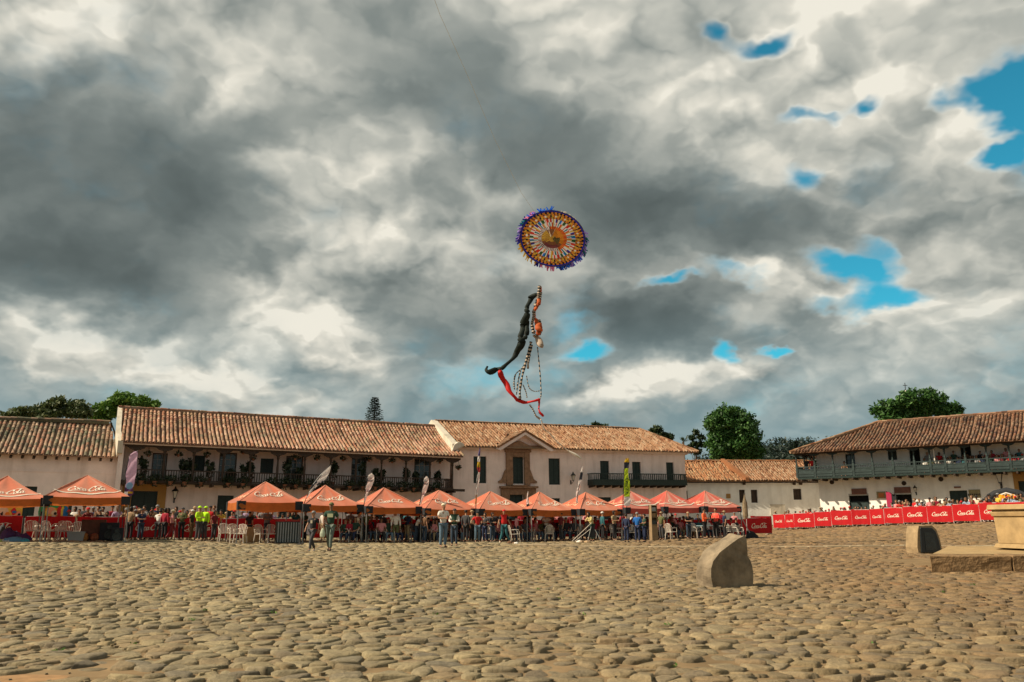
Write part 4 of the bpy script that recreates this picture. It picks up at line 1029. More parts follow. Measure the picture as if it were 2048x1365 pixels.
TENTS = [
 (5, 952, 3.3, 'orange tent with white wave cut by the left edge of the photo', M_canopy, True, .0, .30, .0),
 (166, 951, 3.3, 'orange tent with white wave between the left edge tent and the lilac feather flag', M_canopy, True, .0, .30, .0),
 (527, 964, 2.95, 'orange tent with a sagging front valance, right of the yellow jacketed officers', M_canopy, False, -.16, .34, .10),
 (648, 971, 2.95, 'orange tent behind the man and boy walking across the square', M_canopy, False, -.03, .30, .0),
 (766, 976, 2.95, 'orange tent between two narrow white feather flags', M_canopy, False, 0, .30, 0),
 (877, 981, 2.95, 'orange tent behind the man in white shirt and jeans', M_canopy, False, 0, .30, 0),
 (980, 983, 2.95, 'orange tent below the left window of the stone portal house', M_canopy, False, 0, .30, 0),
 (1079, 984, 2.9, 'orange tent with creased top right below the stone portal', M_canopy, False, 0, .30, .04),
 (1172, 985, 2.9, 'orange tent left of the lime green feather flag', M_canopy, False, 0, .30, 0),
 (1262, 983, 2.95, 'red tent with white wave directly behind the lime green feather flag', M_canopy2, True, -.10, .28, 0),
 (1335, 982, 2.95, 'red tent with white wave, second from the right end of the row', M_canopy2, True, -.10, .28, 0),
 (1412, 982, 2.95, 'red tent with white wave at the right end of the row', M_canopy2, True, -.10, .28, 0)]
for i, (px, row, w, lab, cv, wave, sk, dr, fl) in enumerate(TENTS): make_tent(px, row, w, lab, cv, wave, sk, dr, 31+i, fl)
# ================================================================ barriers
M_banner = mat('red_banner_vinyl', (.46,.010,.014), .6, .16, 2.5, .4, spec=.2, trans=.12)
M_rail = mat('galvanised_rail', (.45,.40,.38), .4, .15, 8, spec=.6)
def barrier(x, y, ang, label, w=2.1, group='crowd barriers wrapped in red banners', letters=True, seed=0, du=0.0, lw=.60):
    rr = random.Random(seed); g = gz(x, y); t = thing('crowd_barrier', label, 'barrier', (x, y, g), ang, group); h = w/2
    mb = MB(); mb.tube([(-h+.03,0,.06),(-h+.03,0,1.0),(-h+.10,0,1.09),(h-.10,0,1.09),(h-.03,0,1.0),(h-.03,0,.06)], .021, 6).tube([(-h+.03,0,.14),(h-.03,0,.14)], .016, 5)
    for i in range(10): xx = -h+.12+i*(w-.24)/9; mb.tube([(xx,0,.14),(xx,0,1.08)], .008, 4, cap=False)
    mb.build('frame', M_rail, t)
    for xx in (-h+.35, h-.35): MB().tube([(xx,-.28,.015),(xx,-.24,.05),(xx,0,.09),(xx,.24,.05),(xx,.28,.015)], .018, 5).build('foot', M_rail, t)
    nx, nz = 14, 6; ph = rr.uniform(0, 6); a_ = rr.uniform(.008, .022)
    def s(u, v, o=0.0):
        return (u, -.03-o-a_*math.sin(u*5+ph+v*2)-.006*math.sin(u*17+ph), .62+v-.012*math.cos(u*3+ph)*(v > .2))
    bw = h-.03; mb = MB()
    vs = [s(-bw+2*bw*i/nx, -.48+.96*j/nz) for j in range(nz+1) for i in range(nx+1)]
    mb.add(vs, [(j*(nx+1)+i, j*(nx+1)+i+1, (j+1)*(nx+1)+i+1, (j+1)*(nx+1)+i) for j in range(nz) for i in range(nx)])
    vs = [(p[0], .03, p[2]) for p in vs]; mb.add(vs, [(j*(nx+1)+i, (j+1)*(nx+1)+i, (j+1)*(nx+1)+i+1, j*(nx+1)+i+1) for j in range(nz) for i in range(nx)])
    b = mb.build('banner', M_banner, t, smooth=True)
    if letters: lettering('lettering', b, lambda u, v: s(u, v, .008), M_print, w*lw, du, -.02)
    return t
# right hand run: stands on the rising ground, zigzagging a little, faces the square
RB = [(1502,1541,62.5),(1547,1570,62.0),(1572,1588,61.0),(1589,1625,60),(1630,1661,58.6),(1664,1699,57.4),(1705,1738,56.2),(1742,1768,55.2),(1770,1809,54.2),(1808,1852,52.8),(1857,1901,51.4),(1908,1958,50.0),(1962,2010,48.6),(2014,2070,47.2)]
ORD = ['first','second','third','fourth','fifth','sixth','seventh','eighth','ninth','tenth','eleventh','twelfth','thirteenth','fourteenth','fifteenth','sixteenth']
RB_POS = []
for i, (a, b, Y) in enumerate(RB):
    nxt = RB[i+1] if i+1 < len(RB) else None
    pa = at_depth(a-1, 1040, Y+.15*(i % 2)); pb = at_depth((nxt[0]+0) if nxt and i != 1 else b, 1040, (nxt[2] if nxt else Y-1.4)+.25)
    if i == 0: pb = at_depth(1543, 1040, Y)
    d = pb-pa; ang = math.atan2(d.y, d.x); w = d.length+.05; c = (pa+pb)/2; RB_POS.append((c.x, c.y, ang, w))
    pos = ['shaded red barrier at the right end of the tents'] + [f'red barrier, {ORD[k]} from the shaded one along the right hand run' for k in range(14)]
    barrier(c.x, c.y, ang, pos[i], max(1.0, w), 'red barriers along the right side', seed=i)
# left hand run: behind the tents
TR = Matrix.Translation((*row_pos(645), 0)) @ Matrix.Rotation(TENT_A, 4, 'Z')
def tl(x, y):  # point given along the tent row (x) and behind it (y)
    p = TR @ Vector((x, y, 0)); return p.x, p.y
def along(px, y=0.0):
    """distance along the row where a photo column crosses the line y metres behind the row"""
    i = TR.inverted(); o = i @ Vector((0, 0, 0)); d = i.to_3x3() @ Vector(((px-CX)/F/1.022, 1, 0)); t = (y-o.y)/d.y; return o.x+d.x*t
x = along(-60, 2.5); n = 0; LB = []
while x < along(1480, 2.5):
    c = x+1.05; LB.append(c); x += 2.14
for i, c in enumerate(LB):
    yb = 2.5 if CX+tl(c, 2)[0]/tl(c, 2)[1]*1.022*F < 600 else 1.75
    X, Y = tl(c, yb+random.uniform(-.06, .06)); pxc = CX+X/Y*1.022*F
    if 975 < pxc < 1015: continue
    w = 'left of the lilac flag' if pxc < 235 else ('left of the officers' if pxc < 400 else ('behind white chairs' if pxc < 600 else 'behind the tents'))
    barrier(X, Y, TENT_A+random.uniform(-.04, .04), f'red barrier, {(ORD+["seventeenth","eighteenth","nineteenth","twentieth"]+["twenty-first","twenty-second","twenty-third","twenty-fourth","twenty-fifth"])[i]} from the left end, {w}', 2.1, 'red barriers behind the tents', letters=True, seed=60+i, lw=.62)
# ================================================================ people
DG = None
def skin(name, vs, es, rad, m, sub=1):
    me = bpy.data.meshes.new('tmp'); bm = bmesh.new(); ly = bm.verts.layers.skin.verify(); bv = [bm.verts.new(v) for v in vs]
    for i, v in enumerate(bv):
        r = rad[i]; v[ly].radius = r if isinstance(r, tuple) else (r, r); v[ly].use_root = (i == 0)
    for a, b in es: bm.edges.new((bv[a], bv[b]))
    bm.to_mesh(me); bm.free(); o = bpy.data.objects.new('tmp', me); COL.objects.link(o)
    md = o.modifiers.new('skin', 'SKIN'); md.use_smooth_shade = True; md.branch_smoothing = .4
    if sub: ss = o.modifiers.new('sub', 'SUBSURF'); ss.levels = sub; ss.render_levels = sub
    bpy.context.view_layer.update(); dg = bpy.context.evaluated_depsgraph_get()
    out = bpy.data.meshes.new_from_object(o.evaluated_get(dg)); out.name = name
    bpy.data.objects.remove(o); bpy.data.meshes.remove(me)
    out.materials.clear(); out.materials.append(m); out.polygons.foreach_set('use_smooth', [True]*len(out.polygons)); return out
def base_joints():
    j = dict(pelvis=(0,0,.95), waist=(0,.0,1.10), chest=(0,.01,1.33), neck=(0,.01,1.475), jaw=(0,-.015,1.56), brow=(0,-.005,1.64), crown=(0,.005,1.70))
    for s, n in ((-1, 'r'), (1, 'l')):
        j.update({'sh'+n: (s*.175,.01,1.405), 'el'+n: (s*.235,.03,1.13), 'wr'+n: (s*.245,-.03,.89), 'hp'+n: (s*.09,0,.90), 'kn'+n: (s*.10,-.02,.50), 'an'+n: (s*.105,.03,.085), 'to'+n: (s*.125,-.13,.035), 'ha'+n: (0, -.02, -.09)})
    return j
def pose(kind):
    j = base_joints()
    def st(**k): j.update(k)
    if kind == 'walk':
        st(knl=(.09,-.20,.53), anl=(.09,-.24,.12), tol=(.10,-.40,.09), knr=(-.09,.06,.50), anr=(-.10,.30,.14), tor=(-.11,.20,.05), ell=(.24,.12,1.15), wrl=(.23,.10,.92), elr=(-.24,-.08,1.15), wrr=(-.2,-.24,1.0))
    if kind == 'walk_side':
        st(knl=(.12,-.05,.52), anl=(.30,.0,.12), tol=(.38,-.10,.05), knr=(-.10,-.03,.50), anr=(-.22,.0,.10), tor=(-.20,-.15,.04), elr=(-.27,.02,1.14), wrr=(-.33,-.06,.93), ell=(.25,.05,1.14), wrl=(.36,-.03,.94))
    if kind == 'hold':
        st(ell=(.235,-.02,1.16), wrl=(.10,-.24,1.17), elr=(-.235,-.02,1.16), wrr=(-.09,-.24,1.15), hal=(-.05,-.07,.01), har=(.05,-.07,.01))
    if kind == 'hips':
        st(ell=(.36,.05,1.18), wrl=(.20,-.02,1.02), elr=(-.36,.05,1.18), wrr=(-.20,-.02,1.02), hal=(-.06,-.05,-.03), har=(.06,-.05,-.03))
    if kind == 'face':
        st(ell=(.235,-.06,1.14), wrl=(.08,-.22,1.38), elr=(-.24,.03,1.13), hal=(-.03,-.01,.09))
    if kind == 'reach':
        st(ell=(.30,-.10,1.42), wrl=(.38,-.16,1.66), hal=(.03,-.02,.09), elr=(-.27,.0,1.14), wrr=(-.16,-.16,1.02))
    if kind == 'lean':
        st(waist=(0,-.04,1.09), chest=(0,-.15,1.26), neck=(0,-.22,1.38), jaw=(0,-.27,1.45), brow=(0,-.28,1.53), crown=(0,-.27,1.59), shl=(.175,-.18,1.32), shr=(-.175,-.18,1.32), ell=(.25,-.28,1.13), elr=(-.25,-.28,1.13), wrl=(.08,-.40,1.16), wrr=(-.08,-.38,1.15), hal=(-.08,-.02,0), har=(.08,-.02,0))
    if kind == 'bend':
        st(waist=(0,-.10,1.05), chest=(0,-.32,1.12), neck=(0,-.45,1.16), jaw=(0,-.52,1.14), brow=(0,-.58,1.17), crown=(0,-.60,1.22), shl=(.175,-.38,1.14), shr=(-.175,-.38,1.14), ell=(.22,-.42,.90), elr=(-.22,-.42,.90), wrl=(.14,-.52,.70), wrr=(-.14,-.50,.68), pelvis=(0,.06,.93), hpl=(.09,.06,.89), hpr=(-.09,.06,.89))
    if kind == 'sit':
        dz = -.46
        for k in ('pelvis','waist','chest','neck','jaw','brow','crown','shl','shr'): x, y, z = j[k]; j[k] = (x, y+(.04 if k in ('chest','neck','jaw','brow','crown','shl','shr') else 0), z+dz)
        st(hpl=(.10,.0,.46), hpr=(-.10,.0,.46), knl=(.14,-.42,.47), knr=(-.14,-.42,.47), anl=(.14,-.40,.085), anr=(-.15,-.36,.085), tol=(.16,-.56,.035), tor=(-.17,-.52,.035), ell=(.24,-.02,.68), elr=(-.24,-.02,.68), wrl=(.12,-.24,.60), wrr=(-.10,-.22,.60), hal=(-.03,-.09,-.02), har=(.03,-.09,-.02))
    return j
def fingers(vs, es, rad, wi, wrist, hv, side):
    """palm and five fingers, bent a little, from the wrist vertex"""
    hv = Vector(hv).normalized(); w = Vector(wrist); sd = hv.cross(Vector((0, 1, 0)) if abs(hv.y) < .8 else Vector((1, 0, 0))).normalized(); nr = hv.cross(sd)
    palm = w+hv*.055; vs.append(tuple(palm)); pi = len(vs)-1; es.append((wi, pi)); rad.append((.030, .016))
    for k, (o, l) in enumerate(((-.030,.062),(-.010,.072),(.010,.068),(.028,.052))):
        a = palm+hv*.028+sd*o; b = a+hv*l*.5+nr*.008; c = b+hv*l*.45+nr*.022
        n = len(vs); vs += [tuple(a), tuple(b), tuple(c)]; es += [(pi, n), (n, n+1), (n+1, n+2)]; rad += [.009, .0085, .007]
    a = w+hv*.025+sd*.030*side; b = a+hv*.03+sd*.020*side+nr*.012; n = len(vs); vs += [tuple(a), tuple(b)]; es += [(wi, n), (n, n+1)]; rad += [.011, .009]
M_skin = {'tan': mat('tan_skin', (.36,.19,.115), .55, .08, 20), 'brown': mat('brown_skin', (.22,.115,.07), .55, .08, 20)}
M_hair = mat('dark_hair', (.018,.013,.010), .6, .3, 30); M_shoe = mat('dark_shoe_leather', (.05,.04,.035), .6, .2); M_shoew = mat('pale_trainers', (.55,.52,.46), .7, .1)
M_lens = mat('dark_eye', (.02,.015,.012), .3)
TEMPL = {}
def template(kind):
    if kind in TEMPL: return TEMPL[kind]
    j = pose(kind); names = ['pelvis','waist','chest','neck','jaw','brow','crown']; vs = [j[n] for n in names]; rad = [(.125,.095),(.11,.085),(.145,.10),(.05,.052),(.062,.068),(.078,.088),(.055,.065)]
    es = [(i, i+1) for i in range(6)]; idx = {n: i for i, n in enumerate(names)}
    def ad(n, r, to):
        vs.append(j[n]); rad.append(r); idx[n] = len(vs)-1; es.append((idx[to], idx[n]))
    for s in 'lr':
        ad('sh'+s, .055, 'chest'); ad('el'+s, .042, 'sh'+s); ad('wr'+s, .026, 'el'+s)
        fingers(vs, es, rad, idx['wr'+s], j['wr'+s], j['ha'+s], 1 if s == 'r' else -1)
        ad('hp'+s, .085, 'pelvis'); ad('kn'+s, .055, 'hp'+s); ad('an'+s, .036, 'kn'+s); ad('to'+s, (.038,.026), 'an'+s)
    body = skin('body', vs, es, rad, M_skin['tan'])
    # nose, ears and brow are grown onto the head
    b = Vector(j['brow']); jw = Vector(j['jaw']); f = Vector((0, -1, 0)); 
    if kind in ('bend',): f = Vector((0, -.75, -.66))
    bm = bmesh.new(); bm.from_mesh(body); mid = (b+jw)/2
    def lump(c, r, sc):
        m = Matrix.Translation(c) @ Matrix.Diagonal((*sc, 1)); bmesh.ops.create_icosphere(bm, subdivisions=1, radius=r, matrix=m)
    lump(mid+f*.082, .017, (.8, 1.3, 1.3))
    for s in (-1, 1): lump(mid+Vector((s*.076, .005, .005)), .018, (.5, .9, 1.4))
    bm.to_mesh(body); bm.free(); body.polygons.foreach_set('use_smooth', [True]*len(body.polygons))
    mb = MB()
    for s in (-1, 1): mb.lathe([(.001,-.006),(.010,0),(.001,.006)], tuple(mid+f*.080+Vector((s*.029,0,.018))), 6, sy=.6)
    mb.lathe([(.001,-.005),(.022,0),(.001,.005)], tuple(mid+f*.078+Vector((0,0,-.036))), 6, sy=.4); face = mb.mesh('face_features', M_lens)
    nk = Vector(j['neck']); ch = Vector(j['chest']); pl = Vector(j['pelvis'])
    def shirt(long, coat=0.0):
        v = [j['chest'], j['waist'], tuple(pl+Vector((0,0,-.03-coat))), tuple(nk+Vector((0,0,-.02)))]; r = [(.178,.135),(.150,.118),(.155,.122),(.090,.082)]; e = [(0,1),(1,2),(0,3)]
        for s in 'lr':
            sh, el, wr = Vector(j['sh'+s]), Vector(j['el'+s]), Vector(j['wr'+s]); n = len(v)
            v += [tuple(sh)]; r += [.078]; e += [(0, n)]
            if long: v += [tuple(el), tuple(wr+(el-wr)*.08)]; r += [.058, .042]; e += [(n, n+1), (n+1, n+2)]
            else: v += [tuple(sh+(el-sh)*.72)]; r += [.068]; e += [(n, n+1)]
        return v, e, r
    def trousers(short):
        v = [tuple(pl+Vector((0,0,.02)))]; r = [(.132,.105)]; e = []
        for s in 'lr':
            n = len(v); k = Vector(j['kn'+s]); a = Vector(j['an'+s]); v += [j['hp'+s], tuple(k)]; r += [.100, .074 if not short else .085]; e += [(0, n), (n, n+1)]
            if not short: v += [tuple(a+(k-a)*.05)]; r += [.056]; e += [(n+1, n+2)]
        return v, e, r
    shoes_v, shoes_e, shoes_r = [], [], []
    T = dict(body=body, face=face, j=j)
    for nm, lg in (('tshirt', False), ('jacket', True)):
        v, e, r = shirt(lg, .03 if lg else 0); T[nm] = skin(nm, v, e, r, M_black)
    v, e, r = trousers(False); T['trousers'] = skin('trousers', v, e, r, M_black)
    bm = bmesh.new()
    for s in 'lr':
        a = Vector(j['an'+s]); t = Vector(j['to'+s]); me = skin('x', [tuple(a+Vector((0,.02,-.03))), tuple((a+t)/2+Vector((0,0,-.02))), tuple(t)], [(0,1),(1,2)], [.048,.046,(.044,.032)], M_shoe); bm.from_mesh(me); bpy.data.meshes.remove(me)
    sm = bpy.data.meshes.new('shoes'); bm.to_mesh(sm); bm.free(); sm.materials.append(M_shoe); sm.polygons.foreach_set('use_smooth', [True]*len(sm.polygons)); T['shoes'] = sm
    # hair and cap shapes sit on the head
    up = (Vector(j['crown'])-Vector(j['jaw'])).normalized(); c = Vector(j['brow'])
    def cap(long, brim):
        bm = bmesh.new(); bmesh.ops.create_uvsphere(bm, u_segments=12, v_segments=8, radius=.096)
        for v in bm.verts:
            v.co.y = v.co.y*1.10+.012
            if not brim and v.co.y < -.02 and v.co.z < .035: v.co.y = -.02+(v.co.y+.02)*.35
            if v.co.z < -.01:
                if brim or not long: v.co.z = max(v.co.z, -.012 if brim else -.05); v.co.x *= .93; 
                if long and v.co.y > -.02: v.co.z = v.co.z*2.3; v.co.x *= 1.04
        if brim:
            r0 = [bm.verts.new((x_, -.085-.0*abs(x_), .005)) for x_ in (-.07,-.035,0,.035,.07)]; r1 = [bm.verts.new((x_*.9, -.175+abs(x_)*.5, -.01)) for x_ in (-.07,-.035,0,.035,.07)]
            r2 = [bm.verts.new((v.co.x, v.co.y, v.co.z-.008)) for v in r1]
            for i in range(4): bm.faces.new((r0[i], r0[i+1], r1[i+1], r1[i])); bm.faces.new((r1[i], r1[i+1], r2[i+1], r2[i])); bm.faces.new((r2[i], r2[i+1], r0[i+1], r0[i]))
        q = Vector((0, 0, 1)).rotation_difference(up); bmesh.ops.transform(bm, matrix=Matrix.Translation(c+up*.022) @ q.to_matrix().to_4x4(), verts=bm.verts)
        me = bpy.data.meshes.new('hair'); bm.to_mesh(me); bm.free(); me.materials.append(M_hair); me.polygons.foreach_set('use_smooth', [True]*len(me.polygons)); return me
    T['hair_short'] = cap(False, False); T['hair_long'] = cap(True, False); T['cap'] = cap(False, True)
    TEMPL[kind] = T; return T
CLOTH = {}
def cloth(name, c, v=.15): CLOTH[name] = mat(name.replace(' ', '_')+'_cloth', c, .9, v, 9, .2)
for n_, c_ in {'white': (.66,.63,.57), 'cream': (.60,.52,.38), 'black': (.022,.022,.025), 'charcoal': (.055,.055,.06), 'grey': (.22,.22,.22), 'navy': (.02,.03,.07), 'blue denim': (.10,.16,.22), 'dark denim': (.035,.055,.085),
    'pale blue': (.28,.38,.50), 'royal blue': (.02,.13,.42), 'red': (.52,.02,.02), 'crimson': (.33,.02,.04), 'coral': (.85,.10,.07), 'orange red': (.85,.13,.04), 'neon yellow': (.46,.80,.02), 'dark green': (.025,.06,.04), 'olive': (.11,.12,.05), 'khaki': (.30,.23,.13),
    'pink': (.60,.25,.26), 'yellow': (.62,.42,.06), 'straw plaid': (.52,.43,.17), 'teal': (.03,.12,.14), 'brown': (.14,.075,.04), 'lilac': (.40,.30,.45), 'maroon': (.16,.025,.03), 'grey green': (.11,.14,.12), 'tan': (.38,.26,.15)}.items(): cloth(n_, c_)
USED = set()
def slot(o, m):
    o.material_slots[0].link = 'OBJECT'; o.material_slots[0].material = m
def person(x, y, label, top='black', legs='dark denim', head='hair_short', headc=None, kind='stand', h=1.70, face=0.0, z=None, sleeve='tshirt', shoes=False, skn='tan', group=None, lower=True):
    T = template(kind); k = h/1.79; zz = gz(x, y) if z is None else z
    t = thing('person', label, 'person', (x, y, zz), face, group); t.scale = (k, k, k)
    o = inst('body', T['body'], t)
    if skn != 'tan': slot(o, M_skin[skn])
    inst('face_features', T['face'], o)
    o = inst(sleeve, T[sleeve], t); slot(o, CLOTH[top])
    if lower:
        o = inst('trousers', T['trousers'], t); slot(o, CLOTH[legs]); o = inst('shoes', T['shoes'], t)
        if shoes: slot(o, M_shoew)
    o = inst('cap' if head == 'cap' else 'hair', T[head], t)
    if headc: slot(o, CLOTH[headc])
    return t
def face_cam(x, y): return -math.atan2(x, y)
def at(px, Y): return (px-CX)/F/1.022*Y, Y
def who(px, Y, label, **k):
    x, y = at(px, Y); f = face_cam(x, y)+k.pop('turn', 0.0); return person(x, y, label, face=f, **k)
# -- people standing out in front
boy = who(627, 30.6, 'boy in black T-shirt and cap striding beside the taller man', top='black', legs='charcoal', head='cap', headc='grey', kind='walk', h=1.50, turn=-.7, shoes=True)
man = who(662, 30.6, 'tall man in dark green T-shirt with pale print walking beside the boy', top='dark green', legs='grey green', head='cap', headc='olive', kind='walk', h=1.80, turn=-.25, skn='brown')
M_greyprint = mat('greyish_print', (.30,.27,.20), .8)
for p_, sz, nm in ((man, (.10, .13), 'chest_print'), (boy, (.05, .13), 'chest_print')):
    MB().prism([(-sz[0], -.118, 1.22), (sz[0], -.118, 1.22), (sz[0], -.118, 1.22+sz[1]), (-sz[0], -.118, 1.22+sz[1])], (0, .03, 0)).build(nm, M_greyprint if p_ is boy else mat('pale_green_print', (.42,.44,.28), .8), p_)
x_, y_ = at(647, 30.4); MB().lathe([(.02,0),(.09,.04),(.10,.15),(.06,.27),(.015,.34)], n=10, sx=1, sy=.5).build('carrier_bag', mat('pale_green_plastic', (.42,.48,.36), .5), None, loc=(x_, y_, gz(x_, y_)+.52)); tag(bpy.data.objects['carrier_bag'], 'pale green carrier bag hanging from the tall walking man', 'bag')
who(887, 33.6, 'man in loose white shirt, jeans and cap, hands joined before the orange tent', top='white', legs='blue denim', head='cap', headc='cream', kind='hold', h=1.78, turn=.5)
who(909, 36.2, 'man in dark green waistcoat over white sleeves, right of the white shirted man', top='white', legs='dark denim', head='cap', headc='charcoal', kind='hold', h=1.62, turn=-.2, sleeve='jacket')
def add_vest(p_, col, kind='hold'):
    T = template(kind); j = T['j']; me = skin('vest', [j['chest'], j['waist'], tuple(Vector(j['pelvis'])), tuple(Vector(j['neck'])+Vector((0,0,-.05)))], [(0,1),(1,2),(0,3)], [(.182,.135),(.158,.122),(.162,.128),(.075,.075)], CLOTH[col]); inst('vest', me, p_)
add_vest([o for o in bpy.data.objects if o.get('label', '').startswith('man in dark green waistcoat')][0], 'dark green')
who(932, 42.0, 'person in grey jacket seen from behind, right of the waistcoated man', top='charcoal', legs='black', kind='stand', h=1.62, turn=2.6, sleeve='jacket')
who(955, 41.5, 'person in red polo shirt and jeans, hands on hips, under the striped flag', top='red', legs='blue denim', kind='hips', h=1.52, turn=.3, head='cap', headc='black')
who(985, 42.5, 'person in black and white top beside a white chair, between two red clad helpers', top='black', legs='dark denim', kind='hold', h=1.50, turn=.6, sleeve='jacket', head='hair_long')
rv = who(1008, 40.2, 'helper in bright red vest over black sleeves stepping to the right', top='black', legs='teal', kind='walk_side', h=1.60, turn=.1, head='cap', headc='red', shoes=True)
add_vest(rv, 'red', 'walk_side')
who(792, 42.0, 'person in white long sleeved printed top and camouflage trousers, fifth tent', top='white', legs='olive', kind='stand', h=1.62, turn=.2, sleeve='jacket')
who(733, 42.0, 'woman in olive top and long black skirt with an arm raised near the white flag', top='olive', legs='black', kind='reach', h=1.55, turn=.6, head='hair_long')
who(717, 41.5, 'person in cream top walking away at the left of the olive topped woman', top='cream', legs='khaki', kind='walk', h=1.5, turn=1.4)
who(768, 42.6, 'white haired person in dark coat standing with back to the square', top='charcoal', legs='navy', kind='stand', h=1.52, turn=2.8, sleeve='jacket', headc='white')
who(833, 42.6, 'person in white shirt bending forward beside the black loudspeakers', top='white', legs='dark denim', kind='lean', h=1.5, turn=1.3)
who(1055, 46.5, 'person in black jacket holding a pale pole at the eighth tent', top='black', legs='black', kind='reach', h=1.62, turn=-.4, sleeve='jacket')
who(1184, 44.0, 'person in straw coloured plaid shirt stooping over a folded kite frame', top='straw plaid', legs='dark green', kind='lean', h=1.62, turn=-.9, sleeve='jacket', head='hair_long')
who(1205, 45.8, 'person in long dark teal coat and white cap behind the stooping one', top='teal', legs='black', kind='stand', h=1.58, turn=2.0, sleeve='jacket', head='cap', headc='white')
who(1252, 42.0, 'person in navy jacket carrying a round white bag by the green flag', top='navy', legs='navy', kind='stand', h=1.42, turn=2.6, sleeve='jacket')
who(1274, 41.4, 'person in royal blue jacket standing left of the brown box stack', top='royal blue', legs='navy', kind='hold', h=1.50, turn=2.9, sleeve='jacket', head='cap', headc='grey')
who(1288, 42.4, 'person in dark green top right beside the royal blue jacket', top='dark green', legs='navy', kind='hold', h=1.42, turn=-1.2)
who(1408, 47.0, 'left one of two people in glowing orange red jackets near the last tent', top='orange red', legs='black', kind='hold', h=1.72, turn=1.2, sleeve='jacket')
who(1431, 47.2, 'right one of two people in glowing coral jackets near the last tent', top='coral', legs='black', kind='hold', h=1.72, turn=-.6, sleeve='jacket')
who(399, 39.8, 'officer in neon yellow jacket and cap, left one of the pair', top='neon yellow', legs='charcoal', kind='hold', h=1.66, turn=.8, sleeve='jacket', head='cap', headc='neon yellow')
who(411, 40.3, 'officer in neon yellow jacket and cap, right one of the pair', top='neon yellow', legs='charcoal', kind='stand', h=1.66, turn=-.8, sleeve='jacket', head='cap', headc='neon yellow')
who(385, 40.3, 'person in black T-shirt and white cap left of the neon officers', top='black', legs='brown', kind='stand', h=1.48, turn=1.2, head='cap', headc='white')
who(346, 40.0, 'person in white and red shirt walking before the lettered barrier', top='pink', legs='maroon', kind='walk', h=1.45, turn=1.5, head='cap', headc='cream', shoes=True)
who(611, 41.5, 'person in dark top and white apron by the grey counter', top='dark green', legs='black', kind='hold', h=1.55, turn=-1.0)
who(648, 43.2, 'person in white shirt and khaki trousers beyond the walking man and boy', top='white', legs='khaki', kind='stand', h=1.55, turn=2.4, sleeve='jacket')
who(1352, 49.0, 'person in pink top stooping behind a white chair at the second last tent', top='pink', legs='charcoal', kind='lean', h=1.5, turn=-1.3)
for px, Y, tp, lg, kd, tn, lab in [(702,42.4,'grey','black','stand',.4,'person in grey top standing at the left end of the shaded tent crowd'),(815,42.8,'navy','khaki','hold',-.8,'person in navy top facing right before the tent between the white flags'),
    (850,42.2,'brown','dark denim','stand',2.2,'person in brown top with back turned beside the loudspeakers'),(944,43.2,'cream','black','hips',.9,'person in cream top, hands on hips, behind the red shirted one'),(970,42.9,'charcoal','navy','hold',-.5,'person in charcoal top left of the black and white clad one'),
    (1033,44.6,'pink','dark denim','stand',1.4,'person in pink top standing just behind the red vested helper'),(1092,46.0,'white','black','hold',.3,'person in white top standing below the stone portal'),(1122,45.6,'maroon','charcoal','stand',-1.0,'person in maroon top left of the folded kite frame'),
    (1228,44.6,'khaki','black','hold',1.0,'person in khaki top left of the lime flag pole'),(1322,46.4,'olive','charcoal','stand',-.7,'person in olive top right of the tan display tower'),(1376,47.6,'black','dark denim','hold',.6,'person in black top left of the orange red jacket'),(1448,48.0,'navy','black','stand',-1.3,'person in navy top right of the coral jacket')]:
    who(px, Y, lab, top=tp, legs=lg, kind=kd, h=1.5+.17*((px*7) % 10)/10, turn=tn, sleeve='jacket' if px % 2 else 'tshirt', head=['hair_short','hair_long','cap'][px % 3], headc=None if px % 3 < 2 else 'tan')
for px, Y, tp, lg, kd, tn, lab in [(262,39.9,'tan','black','stand',2.6,'person in tan top with back turned just right of the lilac flag'),(284,40.4,'navy','dark denim','hold',.6,'person in navy top before the lettered barrier near the great door'),(318,40.5,'white','charcoal','lean',2.9,'person in white top leaning on the barrier below the wall lantern'),
    (331,40.3,'crimson','black','stand',2.4,'person in crimson top facing the barrier below the wall lantern'),(365,40.6,'olive','black','hold',-.4,'person in olive top between the walking person and the officers'),(430,40.8,'maroon','charcoal','stand',.8,'person in maroon top right of the officers'),
    (500,41.4,'black','black','stand',2.5,'person in black top at the left post of the sagging tent'),(536,41.6,'grey','dark denim','hold',.3,'person in grey top standing behind the chairs of the sagging tent'),(592,41.4,'teal','navy','hold',.5,'person in teal top standing right of the ribbed counter'),(200,40.0,'black','black','stand',.4,'person in black top behind the boarded stall'),(108,39.8,'brown','charcoal','hold',.2,'person in brown top standing among the chairs of the second tent')]:
    who(px, Y, lab, top=tp, legs=lg, kind=kd, h=1.48+.2*((px*3) % 10)/10, turn=tn, sleeve='jacket' if px % 2 else 'tshirt', head=['hair_short','hair_long','cap'][px % 3], headc=None if px % 3 < 2 else 'charcoal')
